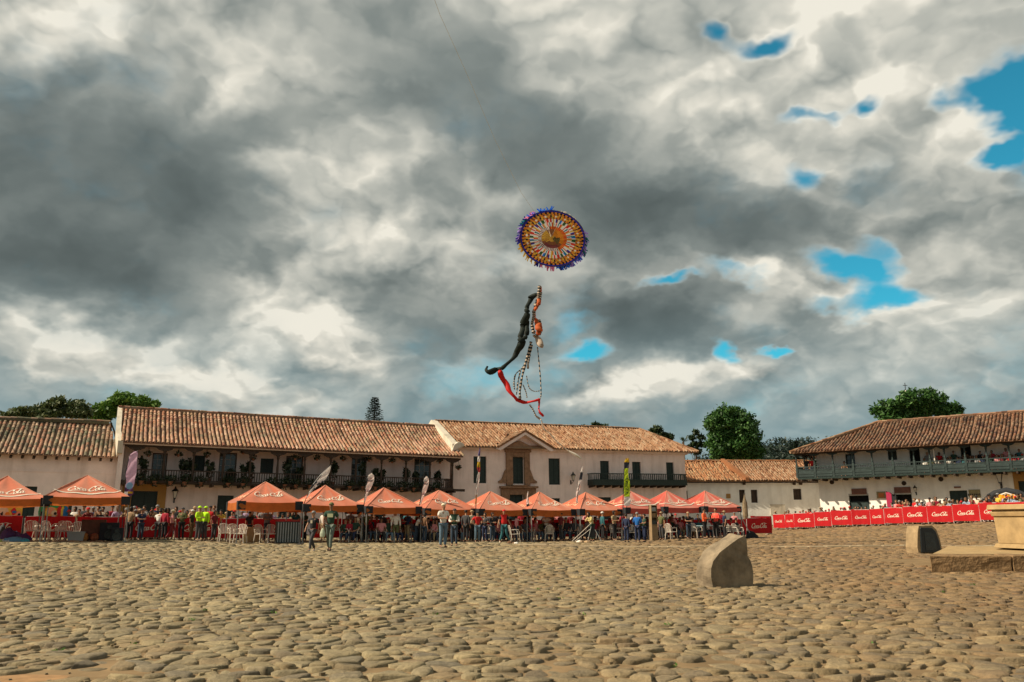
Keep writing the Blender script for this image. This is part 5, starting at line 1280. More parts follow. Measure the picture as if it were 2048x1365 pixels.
# -- the crowd: everyone gets clothes that differ from the neighbours'
TOPS = ['black','white','navy','red','grey','pink','cream','olive','royal blue','maroon','charcoal','yellow','pale blue','brown','crimson','lilac','dark green','tan','teal','khaki']
HEADS = [('hair_short', None, 'dark hair'), ('hair_long', None, 'long dark hair'), ('cap', 'grey', 'grey cap'), ('hair_long', 'brown', 'long brown hair'), ('cap', 'black', 'black cap'), ('cap', 'red', 'red cap'), ('hair_short', 'brown', 'brown hair'), ('cap', 'tan', 'tan cap')]
def crowd(n, spots, where, group, kinds, hs, sleeves=('tshirt','jacket'), dark=False, zf=None, faces=None, rnd=None, lower=True, verb='in'):
    rr = random.Random(rnd); combos = [(t, hd) for t in (TOPS if not dark else ['black','navy','charcoal','maroon','crimson','dark green','brown','grey','olive','teal','white','pink','red']) for hd in HEADS]
    rr.shuffle(combos)
    for i in range(n):
        tp, (hd, hc, ht) = combos[i % len(combos)]; sl = rr.choice(sleeves); x, y, wh = spots(i, rr)
        lab = f'{ {"lean":"spectator","sit":"sitter","stand":"spectator","hold":"spectator","face":"spectator","reach":"spectator"}[kinds[i % len(kinds)]] } in {tp} top with {ht}, {wh or where}'
        k = 2
        while lab in USED: tp = rr.choice(TOPS); lab = lab.split(' in ')[0]+f' in {tp} top with {ht}, {wh or where}'; k += 1; 
        USED.add(lab)
        person(x, y, lab, top=tp, legs=rr.choice(['dark denim','black','charcoal','blue denim','khaki','navy']), head=hd, headc=hc, kind=kinds[i % len(kinds)], h=rr.uniform(*hs), face=face_cam(x, y)+rr.uniform(-.7, .7) if faces is None else faces+rr.uniform(-.6, .6), sleeve=sl, skn=rr.choice(['tan','tan','brown']), group=group, z=None if zf is None else zf(x, y), lower=lower)
def behind_left(px0, px1, n, wh, dmin=.40, dmax=1.7):
    def f(i, rr):
        px = px0+(px1-px0)*(i+.5)/n+rr.uniform(-2, 2); d = 2.5+(dmin if i % 2 == 0 else rr.uniform(.8, dmax)); X, Y = tl(along(px, d), d); return X, Y, wh
    return f
crowd(15, behind_left(97, 240, 15, 'behind barrier left of the lilac flag'), '', 'spectators behind the left barriers', ['lean','stand','face','stand'], (1.5, 1.76), rnd=1, faces=.2)
crowd(19, behind_left(252, 335, 19, 'before the ochre framed door'), '', 'spectators behind the left barriers', ['lean','stand','lean','face','stand'], (1.45, 1.78), rnd=2, faces=.2)
crowd(12, behind_left(340, 432, 12, 'behind the neon officers'), '', 'spectators behind the left barriers', ['lean','stand','hold'], (1.45, 1.82), rnd=3, faces=.2)
crowd(16, behind_left(438, 600, 16, 'behind the sagging tent'), '', 'spectators behind the left barriers', ['lean','stand','hold'], (1.45, 1.72), rnd=4, faces=.2)
TP = [(690,760,'under tent behind the walking man'), (760,850,'under tent between white flags'), (850,925,'under tent behind white shirted man'), (925,1030,'under tent left of stone portal'), (1030,1125,'under tent below stone portal'), (1125,1240,'under tent left of green flag'), (1240,1310,'under tent behind green flag'), (1310,1380,'under the second last tent'), (1380,1480,'under the last tent')]
for ti, (a, b, wh) in enumerate(TP):
    n = 8
    def spots(i, rr, a=a, b=b, n=n, wh=wh):
        px = a+(b-a)*((i*3) % n+.5)/n+rr.uniform(-3, 3); d = -.95+.62*(i % 3)+rr.uniform(-.12, .12); X, Y = tl(along(px, d), d); return X, Y, wh
    crowd(n, spots, wh, 'people seated under the tents', ['sit'], (1.55, 1.78), dark=True, rnd=20+ti, faces=.35)
    def spots2(i, rr, a=a, b=b, wh=wh):
        px = a+(b-a)*(i+.5)/4+rr.uniform(-3, 3); d = 2.2+rr.uniform(0, 1.4); X, Y = tl(along(px, d), d); return X, Y, wh.replace('under', 'beyond')
    crowd(4, spots2, wh, 'spectators behind the tents', ['stand','lean','stand','hold'], (1.5, 1.78), dark=True, rnd=60+ti, faces=.2)
RW = ['by the low house corner','by the low house corner','by the low house corner','left of the jagged wall shadow','below the jagged wall shadow','right of the jagged wall shadow','before the first shop shutter','right of the first shop shutter','by the pink banner','before the dark shop door','right of the dark shop door','left of the green shop door','before the green shop door','by the inflatable arch']
for bi, (bx, by, ba, bw) in enumerate(RB_POS):
    if bi == 0: continue
    dens = [0,3,2,7,7,7,6,6,7,10,10,9,11,12][bi]; nrm = Vector((-math.sin(ba), math.cos(ba), 0)); dr = Vector((math.cos(ba), math.sin(ba), 0))
    def spots(i, rr, bx=bx, by=by, nrm=nrm, dr=dr, bw=bw, n=dens, bi=bi):
        p = Vector((bx, by, 0))+dr*(bw*((i+.5)/n-.5)+rr.uniform(-.1, .1))+nrm*(.42+(i % 2)*rr.uniform(.4, .8)); return p.x, p.y, RW[bi]
    crowd(dens, spots, '', 'spectators behind the right barriers', ['lean','stand','lean','face'] if bi > 7 else ['lean','lean','stand'], (1.40, 1.70) if bi > 7 else (1.28, 1.5), dark=(bi < 9), rnd=90+bi, faces=ba+.1)
# people up in the teal gallery
def gal(i, rr):
    s = (1846+i*6.6)+rr.uniform(-2, 2); x, _ = FR(s, 920, -.95+.45*(i % 2)); w = FR.w(x, -.95+.45*(i % 2), 0)
    return w.x, w.y, f'{["beside the teal gallery white post","left of first teal gallery door","at the first teal gallery door","between teal gallery doors","by widest teal gallery door","at far right of teal gallery"][min(5, i//6)]}'
zf = lambda x, y: (FR.m @ Vector(((FR.i @ Vector((x, y, 0))).x, -1, DR['zb']))).z
crowd(32, gal, '', 'people in the teal gallery', ['sit','stand','sit','sit'], (1.5, 1.66), dark=True, zf=zf, rnd=140, faces=-.6)
for s, cl, k, lab in ((1611,'black','stand','person in black leaning on the gallery rail at its far left end'), (1622,'red','stand','person in bright red top at the left end of the teal gallery'), (1686,'brown','sit','lone seated person at the gallery rail left of its first door')):
    x, _ = FR(s, 920, -1.0); w = FR.w(x, -1.0, 0); person(w.x, w.y, lab, top=cl, kind=k, h=1.65, face=-.6, z=zf(w.x, w.y))
# ================================================================ flowers and pots on the gallery
LEAFM = {}
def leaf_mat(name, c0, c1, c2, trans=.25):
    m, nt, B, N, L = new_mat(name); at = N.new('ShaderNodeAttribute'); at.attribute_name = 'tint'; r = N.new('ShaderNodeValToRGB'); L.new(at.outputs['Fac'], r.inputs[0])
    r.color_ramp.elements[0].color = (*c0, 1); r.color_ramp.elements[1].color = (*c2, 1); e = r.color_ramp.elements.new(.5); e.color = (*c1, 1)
    L.new(r.outputs[0], B.inputs['Base Color']); B.inputs['Roughness'].default_value = .55; B.inputs['Specular IOR Level'].default_value = .35
    tr = N.new('ShaderNodeBsdfTranslucent'); L.new(r.outputs[0], tr.inputs[0]); mx = N.new('ShaderNodeMixShader'); mx.inputs[0].default_value = trans
    L.new(B.outputs[0], mx.inputs[1]); L.new(tr.outputs[0], mx.inputs[2]); L.new(mx.outputs[0], N['Material Output'].inputs[0]); LEAFM[name] = m; return m
M_lf_dark = leaf_mat('dark_leaves', (.012,.028,.010), (.025,.05,.014), (.05,.08,.025))
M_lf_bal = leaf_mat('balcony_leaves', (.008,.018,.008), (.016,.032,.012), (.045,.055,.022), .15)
M_lf_green = leaf_mat('fresh_leaves', (.04,.10,.012), (.08,.18,.02), (.16,.27,.04))
M_lf_mid = leaf_mat('mid_green_leaves', (.018,.06,.014), (.04,.12,.022), (.10,.21,.05))
M_lf_olive = leaf_mat('olive_leaves', (.03,.055,.018), (.065,.10,.028), (.13,.15,.055))
M_lf_pine = leaf_mat('needle_foliage', (.010,.026,.015), (.018,.045,.022), (.035,.065,.03), .1)
M_bark = mat('bark', (.10,.075,.055), .9, .3, 6, .5)
M_clay = mat('clay_pot', (.24,.10,.055), .85, .2, 8, .2)
def leaves(mb, c, r, n, size, rr, flat=1.0, shell=.5):
    c = Vector(c)
    for _ in range(n):
        d = Vector((rr.gauss(0, 1), rr.gauss(0, 1), rr.gauss(0, 1))).normalized(); q = shell+(1-shell)*rr.random()
        p = c+Vector((d.x*r[0], d.y*r[1], d.z*r[2]))*q
        u = Vector((rr.gauss(0, 1), rr.gauss(0, 1), rr.gauss(0, 1)*flat)).normalized(); w = (d+Vector((rr.gauss(0, .5), rr.gauss(0, .5), rr.gauss(0, .5)+.3))).cross(u)
        if w.length < 1e-3: continue
        w.normalize(); s = size*rr.uniform(.6, 1.4)
        mb.add([p-u*s, p+w*s*.45, p+u*s, p-w*s*.45], [(0,1,2,3)], 0, rr.random())
def plant(nm, lab, cat, loc, spec, pot=None, group=None, m=None, hang=0.0, rz=0.0):
    t = thing(nm, lab, cat, loc, rz, group=group); rr = random.Random(sum(ord(c_)*(i_+1) for i_, c_ in enumerate(lab))); mb = MB()
    for (c, r, n, s) in spec: leaves(mb, c, r, n, s, rr)
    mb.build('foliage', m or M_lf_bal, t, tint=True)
    if pot: MB().lathe([(pot*.65,0),(pot,pot*1.3),(pot*1.08,pot*1.32),(pot*1.08,pot*1.5),(pot*.9,pot*1.5)], n=9).build('pot', M_clay, t)
    if hang:
        mb = MB()
        for a in (0, 2.1, 4.2): mb.tube([(pot*math.cos(a), pot*math.sin(a), pot*1.4), (0, 0, hang)], .008, 3)
        mb.build('hanger', M_iron, t)
    return t
q = FA; cx = DA['cx']; zfl = DA['zfl']; zr_ = DA['zrail']
random.seed(11)
NEAR = ['left of','right of']
def desc_col(px): 
    cols = [269.5,327,386,446,500,555,609,661,712,763,812,860,905]; k = min(range(13), key=lambda i: abs(cols[i]-px)); return f'{"left" if px < cols[k] else "right"} of the {ORD[k]} gallery column'
HANG = [(297,911),(357,911),(414,913),(487,906),(590,918),(634,919),(686,920),(738,921),(784,924),(880,925),(507,919),(905+12,938)]
for px, py in HANG:
    x, z = q(px, py, -1.35); w = FA.w(x, -1.35, z-.1)
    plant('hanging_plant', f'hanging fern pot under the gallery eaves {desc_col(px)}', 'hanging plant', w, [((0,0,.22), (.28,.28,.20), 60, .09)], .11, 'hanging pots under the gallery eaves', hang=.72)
SHP = [289,371,384,421,460,490,503,575,600,668,727,750,763,812,835,878]; SH = {p_: w_ for p_, w_ in zip(SHP, ORD)}
for px, py, s in [(289,922,.6),(371,925,1.0),(421,928,.8),(384,925,.7),(503,930,.5),(575,925,.7),(600,940,.6),(668,930,.75),(727,930,.6),(750,942,.5),(763,945,.6),(812,942,.6),(835,950,.5),(878,948,.6),(460,945,.8),(490,935,.4)]:
    x, z = q(px, py, -1.4); w = FA.w(x, -1.32, zfl); h = max(.6, z-zfl)
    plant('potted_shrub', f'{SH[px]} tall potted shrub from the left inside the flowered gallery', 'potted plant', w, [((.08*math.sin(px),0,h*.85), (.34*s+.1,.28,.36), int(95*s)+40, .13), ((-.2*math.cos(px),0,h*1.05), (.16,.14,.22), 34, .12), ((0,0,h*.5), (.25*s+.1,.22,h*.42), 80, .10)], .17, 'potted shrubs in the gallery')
k = 0
for a, b in zip(cx[:-1], cx[1:]):
    for f_ in (.27, .75):
        if random.random() < .12: continue
        x = a+(b-a)*f_+random.uniform(-.1, .1); w = FA.w(x, -1.92, zfl-.28); px = CX+(w.x/w.y)*1.022*F; k += 1
        plant('flower_box', f'trailing flower pot on the gallery rail, {"left" if f_ < .5 else "right"} half of {ORD[cx.index(a)]} bay', 'flower pot', w, [((0,0,.46), (.50,.17,.26), 120, .09), ((0,-.05,.1), (.3,.13,.22), 40, .08)], .16, 'flower pots along the gallery rail')
# ================================================================ feather flags
def flag(nm, lab, base, pole, cloth_pts, mats, bands, lean=0.0, deco=None):
    """base: ground point; pole: list of points; cloth: rows (left point, right point) from top to bottom"""
    t = thing(nm, lab, 'flag', base, 0, 'feather flags'); B = Vector(base)
    MB().tube([Vector(p)-B for p in pole], [.022]*(len(pole)-1)+[.008], 5).build('pole', M_iron, t)
    MB().lathe([(.16,0),(.16,.03),(.05,.08),(.03,.3)], n=8).build('base', M_iron, t)
    n = len(cloth_pts); mb = MB(); nu = 5; vs = []
    for i, (a, b) in enumerate(cloth_pts):
        a = Vector(a)-B; b = Vector(b)-B
        for j in range(nu+1):
            u = j/nu; vs.append(a.lerp(b, u)+Vector((0, .035*math.sin(u*5+i*.9), 0)))
    for i in range(n-1):
        for j in range(nu): mb.f.append((i*(nu+1)+j, i*(nu+1)+j+1, (i+1)*(nu+1)+j+1, (i+1)*(nu+1)+j)); mb.m.append(bands[min(len(bands)-1, int(i*len(bands)/(n-1)))]); mb.t.append(0)
    mb.v = [tuple(v) for v in vs]; c = mb.build('flag_cloth', mats, t, smooth=True)
    if deco: deco(c, B)
    return t
def rows(pts, Y, k=4):
    """outline rows from photo columns: (row, left, right) interpolated"""
    out = []
    for (r0, a0, b0), (r1, a1, b1) in zip(pts[:-1], pts[1:]):
        for i in range(k): f = i/k; out.append((at_depth(a0+(a1-a0)*f, r0+(r1-r0)*f, Y), at_depth(b0+(b1-b0)*f, r0+(r1-r0)*f, Y)))
    r, a, b = pts[-1]; out.append((at_depth(a, r, Y), at_depth(b, r, Y))); return out
def gpt(px, Y): x, y = at(px, Y); return (x, y, gz(x, y))
def cm(n, c, **k): return mat(n, c, .75, .10, 5, .1, trans=.62, **k)
F_lilac = cm('lilac_flag_cloth', (.74,.50,.68)); F_purple = cm('purple_flag_cloth', (.14,.06,.16)); F_white = cm('white_flag_cloth', (.90,.88,.85)); F_sky = cm('sky_blue_flag_print', (.25,.45,.62)); F_yel = cm('yellow_flag_cloth', (.70,.48,.03)); F_red = cm('red_flag_cloth', (.45,.05,.05)); F_lime = cm('lime_flag_cloth', (.55,.78,.04)); F_dk = cm('dark_flag_print', (.04,.05,.07)); F_blue = cm('violet_blue_flag_cloth', (.12,.11,.30)); F_or = cm('orange_flag_cloth', (.70,.33,.08))
def patch(c, B, px0, py0, px1, py1, Y, m, nm='printed_patch', sh=0):
    a, b = at_depth(px0, py0, Y-.05)-B, at_depth(px1, py1, Y-.05)-B
    MB().prism([(a.x+sh, a.y, a.z), (b.x+sh, a.y, a.z), (b.x, a.y, b.z), (a.x, a.y, b.z)], (0, .008, 0)).build(nm, m, c)
Y1 = 39.5; P1 = [(903,268,275),(909,261,275),(925,256,274),(950,252,272),(965,252,269)]
flag('feather_flag', 'lilac feather flag with a pale blue round emblem beside the great door', gpt(247, Y1), [gpt(247, Y1), at_depth(249, 990, Y1), at_depth(252, 940, Y1), at_depth(258, 915, Y1), at_depth(275, 902, Y1)],
     rows(P1+[(975,251,266),(988,249,267),(993,248,262)], Y1), [F_lilac, F_purple, F_white], [0,0,0,0,0,1,1],
     deco=lambda c, B: (MB().lathe([(.001,0),(.165,.001),(.165,.012),(.001,.014)], n=18).build('round_emblem', F_sky, c), c.children[-1].__setattr__('location', at_depth(259, 972, Y1-.08)-B), c.children[-1].__setattr__('rotation_euler', (R(90), 0, 0)), patch(c, B, 249, 984, 255, 992, Y1, F_white), patch(c, B, 256, 983.5, 265, 987.5, Y1, F_yel)))
Y2 = 38.2
def letters_on(c, B):
    # dark brush-like strokes of the lettering along the slanting cloth
    for (a, b, c_, d) in [(622,976,627,969),(629,969,633,963),(634,971,640,967),(641,968,646,963),(625,983,630,977)]:
        p, q_ = at_depth(a, b, Y2-.06)-B, at_depth(c_, d, Y2-.06)-B; MB().tube([p, p.lerp(q_, .5)+Vector((.05, 0, .06)), q_], [.03, .05, .02], 5).build('lettering', F_dk, c)
flag('feather_flag', 'white feather flag with dark lettering leaning sharply right over the tent', gpt(603, Y2), [gpt(603, Y2), at_depth(607, 1010, Y2), at_depth(622, 975, Y2), at_depth(640, 952, Y2), at_depth(662, 931, Y2)],
     rows([(933,660,662),(945,648,659),(955,640,654),(965,632,645),(975,625,632),(985,618,622),(996,612,614)], Y2), [F_white], [0], deco=letters_on)
def word_patches(px, py, w, Y):
    def f(c, B):
        for i, (dy, ww) in enumerate(((0, w*.5), (4, w*.9), (6.2, w*.8), (24, w*.55), (26.5, w*.6))):
            patch(c, B, px-ww/2-dy*.18, py+dy, px+ww/2-dy*.18, py+dy+1.5, Y, F_dk if i < 3 else F_purple, 'lettering')
    return f
for (a, y0, y1, w, Y, lab) in ((741, 947, 1004, 15, 41.2, 'broad white feather flag with small dark lettering left of the fifth tent'), (852, 953, 1010, 12, 43.0, 'narrower white feather flag with small dark lettering left of the sixth tent')):
    bx = a-13
    flag('feather_flag', lab, gpt(bx-1, Y), [gpt(bx-1, Y), at_depth(bx, 1010, Y), at_depth(a-w*.62, y0+28, Y), at_depth(a-w*.3, y0+8, Y), at_depth(a+1, y0, Y)],
         rows([(y0,a,a+w*.2),(y0+5,a-w*.32,a+w*.48),(y0+14,a-w*.45,a+w*.5),(y0+28,a-w*.62,a+w*.12),(y0+42,a-w*.78,a-w*.38),(y1,bx+1,bx+3)], Y), [F_white], [0], deco=word_patches(a+.5, y0+9, w*.75, Y))
Y5 = 43.2
flag('feather_flag', 'tall thin furled flag striped blue, yellow and red before the stone portal house', gpt(951, Y5), [gpt(951, Y5), at_depth(952, 1000, Y5), at_depth(956, 940, Y5), at_depth(960, 896, Y5)],
     rows([(896,959,961),(912,955.5,960),(924,955,960),(935,954,960.5),(945,955,960),(960,953.5,959),(975,952.5,957),(990,951.5,954),(1008,950,953)], Y5), [F_blue, F_white, F_yel, F_red, F_or], [0,1,2,3,1,1,1,4])
Y6 = 45.5
flag('feather_flag', 'short furled white flag with navy foot at the stone portal', gpt(1058, Y6), [gpt(1058, Y6), at_depth(1057, 1010, Y6), at_depth(1056, 983, Y6)], rows([(983,1055.5,1056.5),(995,1053.5,1057),(1007,1052.5,1058.5),(1014,1053,1060)], Y6), [F_white, F_dk], [0,0,0,1])
Y7 = 47.0
flag('feather_flag', 'furled white flag with dark edge leaning right, left of the green balcony', gpt(1152, Y7), [gpt(1152, Y7), at_depth(1154, 1000, Y7), at_depth(1160, 960, Y7), at_depth(1165, 932, Y7)],
     rows([(932,1164.5,1165.5),(945,1161,1166),(960,1158,1164),(975,1155,1160.5),(985,1152,1158),(1000,1152,1156),(1015,1152.5,1154.5)], Y7), [F_white, F_dk], [0,1,0,0,0,0])
Y8 = 44.5
def lime_letters(c, B):
    for i, (ch, py) in enumerate((('A', 958), ('S', 965), ('E', 972), ('N', 979), ('A', 986))):
        w = 2.6
        segs = {'A': [(-1,1,0,-1),(0,-1,1,1)], 'S': [(1,-1,-1,-.8),(-1,-.8,1,.8),(1,.8,-1,1)], 'E': [(-1,-1,-1,1),(-1,-1,1,-1),(-1,0,.7,0),(-1,1,1,1)], 'N': [(-1,1,-1,-1),(-1,-1,1,1),(1,1,1,-1)]}[ch]
        for (a, b, c2, d) in segs:
            p, q_ = at_depth(1254+a*w, py+b*w*.9, Y8-.07)-B, at_depth(1254+c2*w, py+d*w*.9, Y8-.07)-B; MB().tube([p, q_], .022, 4).build('letter', M_lf_dark_flat, c)
M_lf_dark_flat = cm('dark_green_flag_print', (.10,.17,.03))
flag('feather_flag', 'tall lime green feather flag with white foot and yellow tip', gpt(1245, Y8), [gpt(1245, Y8), at_depth(1246, 1000, Y8), at_depth(1248, 940, Y8), at_depth(1254, 917, Y8)],
     rows([(917,1252,1257),(925,1248,1259),(937,1248,1257),(946,1249,1256),(952,1248,1257),(965,1248,1259.5),(980,1247.5,1260),(990,1248,1259.5),(994,1248,1260),(1003,1248,1262),(1012,1248,1259)], Y8), [F_yel, F_dk, F_lime, F_white], [0,1,2,2,2,2,2,2,3,3], deco=lime_letters)
# ================================================================ chairs, tables, boxes
M_plastic = mat('white_plastic', (.62,.56,.48), .4, .08, 5, spec=.5)
def chair_proto():
    t = thing('plastic_chair', 'x', 'chair'); mb = MB()
    mb.add([(-.22,-.22,.42),(.22,-.22,.42),(.20,.20,.40),(-.20,.20,.40),(-.22,-.22,.45),(.22,-.22,.45),(.20,.20,.43),(-.20,.20,.43)], [(0,3,2,1),(4,5,6,7),(0,1,5,4),(1,2,6,5),(2,3,7,6),(3,0,4,7)]); mb.build('seat', M_plastic, t, bevel=.012)
    mb = MB(); mb.tube([(-.20,.20,.42),(-.235,.27,.72),(-.15,.30,.84),(0,.305,.87),(.15,.30,.84),(.235,.27,.72),(.20,.20,.42)], .018, 6)
    for i in range(5): xx = -.13+.065*i; mb.prism([(xx-.018,.205,.44),(xx+.018,.205,.44),(xx*1.1+.018,.29,.84),(xx*1.1-.018,.29,.84)], (0,.01,0))
    mb.build('backrest', M_plastic, t)
    for sx in (-1, 1):
        mb = MB(); mb.tube([(sx*.215,.24,.62),(sx*.26,.05,.655),(sx*.265,-.14,.65),(sx*.23,-.20,.55),(sx*.215,-.215,.43)], .017, 6); mb.build('armrest', M_plastic, t)
        for sy in (-1, 1): MB().tube([(sx*.20,sy*.20,.42),(sx*.245,sy*.25,0)], [.024,.016], 6).build('leg', M_plastic, t)
    return t
CH = chair_proto(); first = True
def chair(px, Y, rz, lab, dz=0.0, tilt=(0, 0)):
    global first
    t = CH if first else copy_thing(CH); first = False; x, y = at(px, Y); t.location = (x, y, gz(x, y)+dz); t.rotation_euler = (tilt[0], tilt[1], rz); tag(t, lab, 'chair', 'white plastic chairs'); return t
for px, Y, rz, lab in [(65,37.8,.2,'white plastic chair left of the tub, nearest the purple bag'),(85,38.6,1.2,'white plastic chair turned sideways, second from the purple bag'),(103,38.2,.8,'white plastic chair, third from the purple bag'),(118,38.0,-.5,'white plastic chair, fourth from the purple bag'),(136,38.6,.1,'white plastic chair just left of the grey tub'),(155,39.2,-.1,'white plastic chair behind the grey tub'),
    (451,39.6,.1,'white plastic chair, first of the trio left of the sagging tent'),(470,39.6,.2,'white plastic chair, middle of the trio left of the sagging tent'),(483,39.4,-.4,'white plastic chair, right of the trio left of the sagging tent'),(525,40.0,.5,'white plastic chair left of centre under the sagging tent'),(546,40.2,.1,'white plastic chair in the centre under the sagging tent'),(566,40.4,-.3,'white plastic chair beside the grey counter'),
    (975,43.3,-.5,'white plastic chair left of the black and white clad person'),(1029,43.6,1.4,'empty white plastic chair right of the red vested helper'),(1098,45.5,2.8,'white plastic chair seen from behind under the eighth tent'),(1231,47.0,.3,'white plastic chair left of the green flag pole'),(1262,47.2,-.3,'white plastic chair right of the green flag pole'),(1341,47.0,1.9,'empty white plastic chair at the front of the second last tent'),(1392,48.6,.2,'white plastic chair left of the orange red jackets'),(1462,48.4,.4,'white plastic chair at the right end of the last tent'),(1474,48.8,.2,'white plastic chair beside the dark stand at the last tent')]:
    chair(px, Y, rz+.4, lab)
# seats under the seated crowd: one for each sitter
n_ = 0
for o in list(bpy.data.objects):
    if o.get('group') == 'people seated under the tents':
        c = copy_thing(CH); c.location = o.location; c.rotation_euler = (0, 0, o.rotation_euler.z); c.scale = (1, 1, 1)
        what = o['label'].split(' in ', 1)[1].split(' top with')
        tag(c, f'chair of {what[0]} topped sitter with{what[1].split(",")[0]}, '+o['label'].split(', ')[1], 'chair', 'white plastic chairs'); n_ += 1
    if o.get('group') == 'people in the teal gallery' and o['label'].startswith('sitter'):
        c = copy_thing(CH); c.location = o.location; c.rotation_euler = (0, 0, o.rotation_euler.z); what = o['label'].split(' in ', 1)[1].split(' top with')
        tag(c, f'chair of {what[0]} topped sitter with{what[1].split(",")[0]}, '+o['label'].split(', ')[1], 'chair', 'white plastic chairs')
M_card = mat('brown_cardboard', (.30,.19,.095), .85, .15, 6, .2); M_grey = mat('grey_plastic', (.34,.36,.34), .6, .1); M_dgrey = mat('dark_grey_panel', (.05,.06,.055), .6, .2); M_steel = mat('dull_steel', (.30,.31,.31), .35, .1, metal=.6)
def box_thing(nm, lab, cat, px, Y, w, d, h, m, rz=.4, z=0.0, lid=None):
    x, y = at(px, Y); t = thing(nm, lab, cat, (x, y, gz(x, y)+z), rz); MB().box(-w/2, w/2, -d/2, d/2, .005, h).build('body', m, t, bevel=.015)
    if lid: MB().box(-w/2-.02, w/2+.02, -d/2-.02, d/2+.02, h+.001, h+.05).build('lid', lid, t, bevel=.01)
    return t
x_, y_ = at(157, 37.9); t = thing('plastic_tub', 'pale grey plastic tub on the cobbles below the second tent', 'tub', (x_, y_, gz(x_, y_)), .35); mb = MB()
mb.add([(-.30,-.2,.01),(.30,-.2,.01),(.30,.2,.01),(-.30,.2,.01),(-.36,-.26,.42),(.36,-.26,.42),(.36,.26,.42),(-.36,.26,.42),(-.33,-.23,.42),(.33,-.23,.42),(.33,.23,.42),(-.33,.23,.42),(-.28,-.18,.04),(.28,-.18,.04),(.28,.18,.04),(-.28,.18,.04)],
 [(0,3,2,1),(0,1,5,4),(1,2,6,5),(2,3,7,6),(3,0,4,7),(4,5,9,8),(5,6,10,9),(6,7,11,10),(7,4,8,11),(8,9,13,12),(9,10,14,13),(10,11,15,14),(11,8,12,15),(12,13,14,15)]); mb.build('body', M_grey, t)
t = box_thing('wooden_stall', 'brown boarded stall counter with orange sacks below, right of the grey tub', 'stall', 190, 38.6, 1.0, .5, .95, mat('brown_board', (.13,.06,.04), .8, .2, 5)); MB().lathe([(.1,0),(.17,.1),(.15,.3),(.05,.38)], n=8).build('orange_sack', mat('orange_sacking', (.45,.19,.05), .9, .3, 12), t, loc=(-.32,-.42,0)); MB().lathe([(.1,0),(.2,.12),(.16,.3),(.05,.34)], n=8).build('orange_sack', mat('rust_sacking', (.28,.09,.04), .9, .3, 12), t, loc=(.12,-.44,0))
def speaker(px, Y, lab, w=.55, h=.75, rz=.4):
    x, y = at(px, Y); t = thing('loudspeaker', lab, 'loudspeaker', (x, y, gz(x, y)), rz); MB().box(-w/2, w/2, -.25, .25, .03, h).build('cabinet', M_black, t, bevel=.03)
    for zz, r in ((h*.35, .19), (h*.76, .10)):
        mb = MB(); mb.lathe([(r,0),(r,.02),(r*.8,.02),(r*.3,-.02)], n=14); mb.v = [(a, -.255-c, zz+b) for a, b, c in mb.v]; mb.build('cone', M_dgrey, t)
    for sx in (-1, 1): MB().box(sx*w*.4-.03, sx*w*.4+.03, -.2, .2, 0, .03).build('foot', M_black, t)
    return t
speaker(222, 38.6, 'black loudspeaker on the ground right of the boarded stall', .8, .82); speaker(238, 38.2, 'smaller black loudspeaker beside the lilac flag pole', .5, .6)
speaker(846, 43.2, 'black loudspeaker behind the person in white bending forward', .8, .95); speaker(862, 43.8, 'larger black loudspeaker left of the white shirted man', .9, 1.05)
t = box_thing('drinks_counter', 'dark ribbed counter with red top at the right post of the sagging tent', 'counter', 577, 40.4, 1.1, .55, 1.0, M_dgrey, lid=mat('red_counter_top', (.42,.03,.03), .5))
for i in range(9): MB().box(-.50+i*.118, -.45+i*.118, -.30, -.276, .05, .96).build('rib', M_steel, t)
box_thing('cardboard_box', 'brown cardboard box between the white chair trio and the sagging tent', 'box', 507, 40.4, .8, .5, .72, M_card); box_thing('cardboard_box', 'small tan box at the foot of the white chair trio', 'box', 494, 39.8, .22, .25, .32, mat('tan_carton', (.5,.36,.19), .8))
x_, y_ = at(1306, 44.6); t = thing('display_tower', 'tall tan display tower with shelves of goods right of the lime flag', 'display stand', (x_, y_, gz(x_, y_)), .3)
M_tan = mat('tan_display_card', (.26,.18,.10), .8, .15, 5)
mb = MB(); mb.box(-.17,-.15,-.16,.16,0,1.85).box(.15,.17,-.16,.16,0,1.85).box(-.15,.15,.13,.16,0,1.85); mb.build('case', M_tan, t)
for z in (.0, .82, 1.2, 1.5, 1.8): MB().box(-.15,.15,-.16,.13,z,z+.03).build('shelf', M_tan, t)
MB().box(-.149,.149,-.165,-.145,.031,.80).build('front_panel', M_tan, t)
for z, m_ in ((.851, M_dgrey), (1.231, M_card), (1.531, M_grey)): MB().box(-.13,.13,-.1,.1,z,z+.2).build('goods', m_, t)
# folded kite and bags at the left edge
def heap(nm, lab, cat, px, Y, r, h, mats_, n=7, seed=0):
    rr = random.Random(seed); x, y = at(px, Y); t = thing(nm, lab, cat, (x, y, gz(x, y)), 0)
    for i in range(n):
        bm = bmesh.new(); bmesh.ops.create_icosphere(bm, subdivisions=3, radius=1.0)
        ph = [rr.uniform(0, 6) for _ in range(4)]; s = (r*rr.uniform(.35, .6), r*.4, h*rr.uniform(.4, .9)); off = (rr.uniform(-r, r)*.7, rr.uniform(-.15, .15), 0)
        for v in bm.verts:
            k = 1+.16*math.sin(v.co.x*6+ph[0])*math.sin(v.co.y*7+ph[1])+.10*math.sin(v.co.z*11+ph[2]+v.co.x*5); v.co = Vector((v.co.x*s[0]*k, v.co.y*s[1]*k, max(0, v.co.z)*s[2]*k))+Vector(off)
        me = bpy.data.meshes.new('fold'); bm.to_mesh(me); bm.free(); me.materials.append(mats_[i % len(mats_)]); me.polygons.foreach_set('use_smooth', [True]*len(me.polygons)); inst('fold', me, t)
    return t
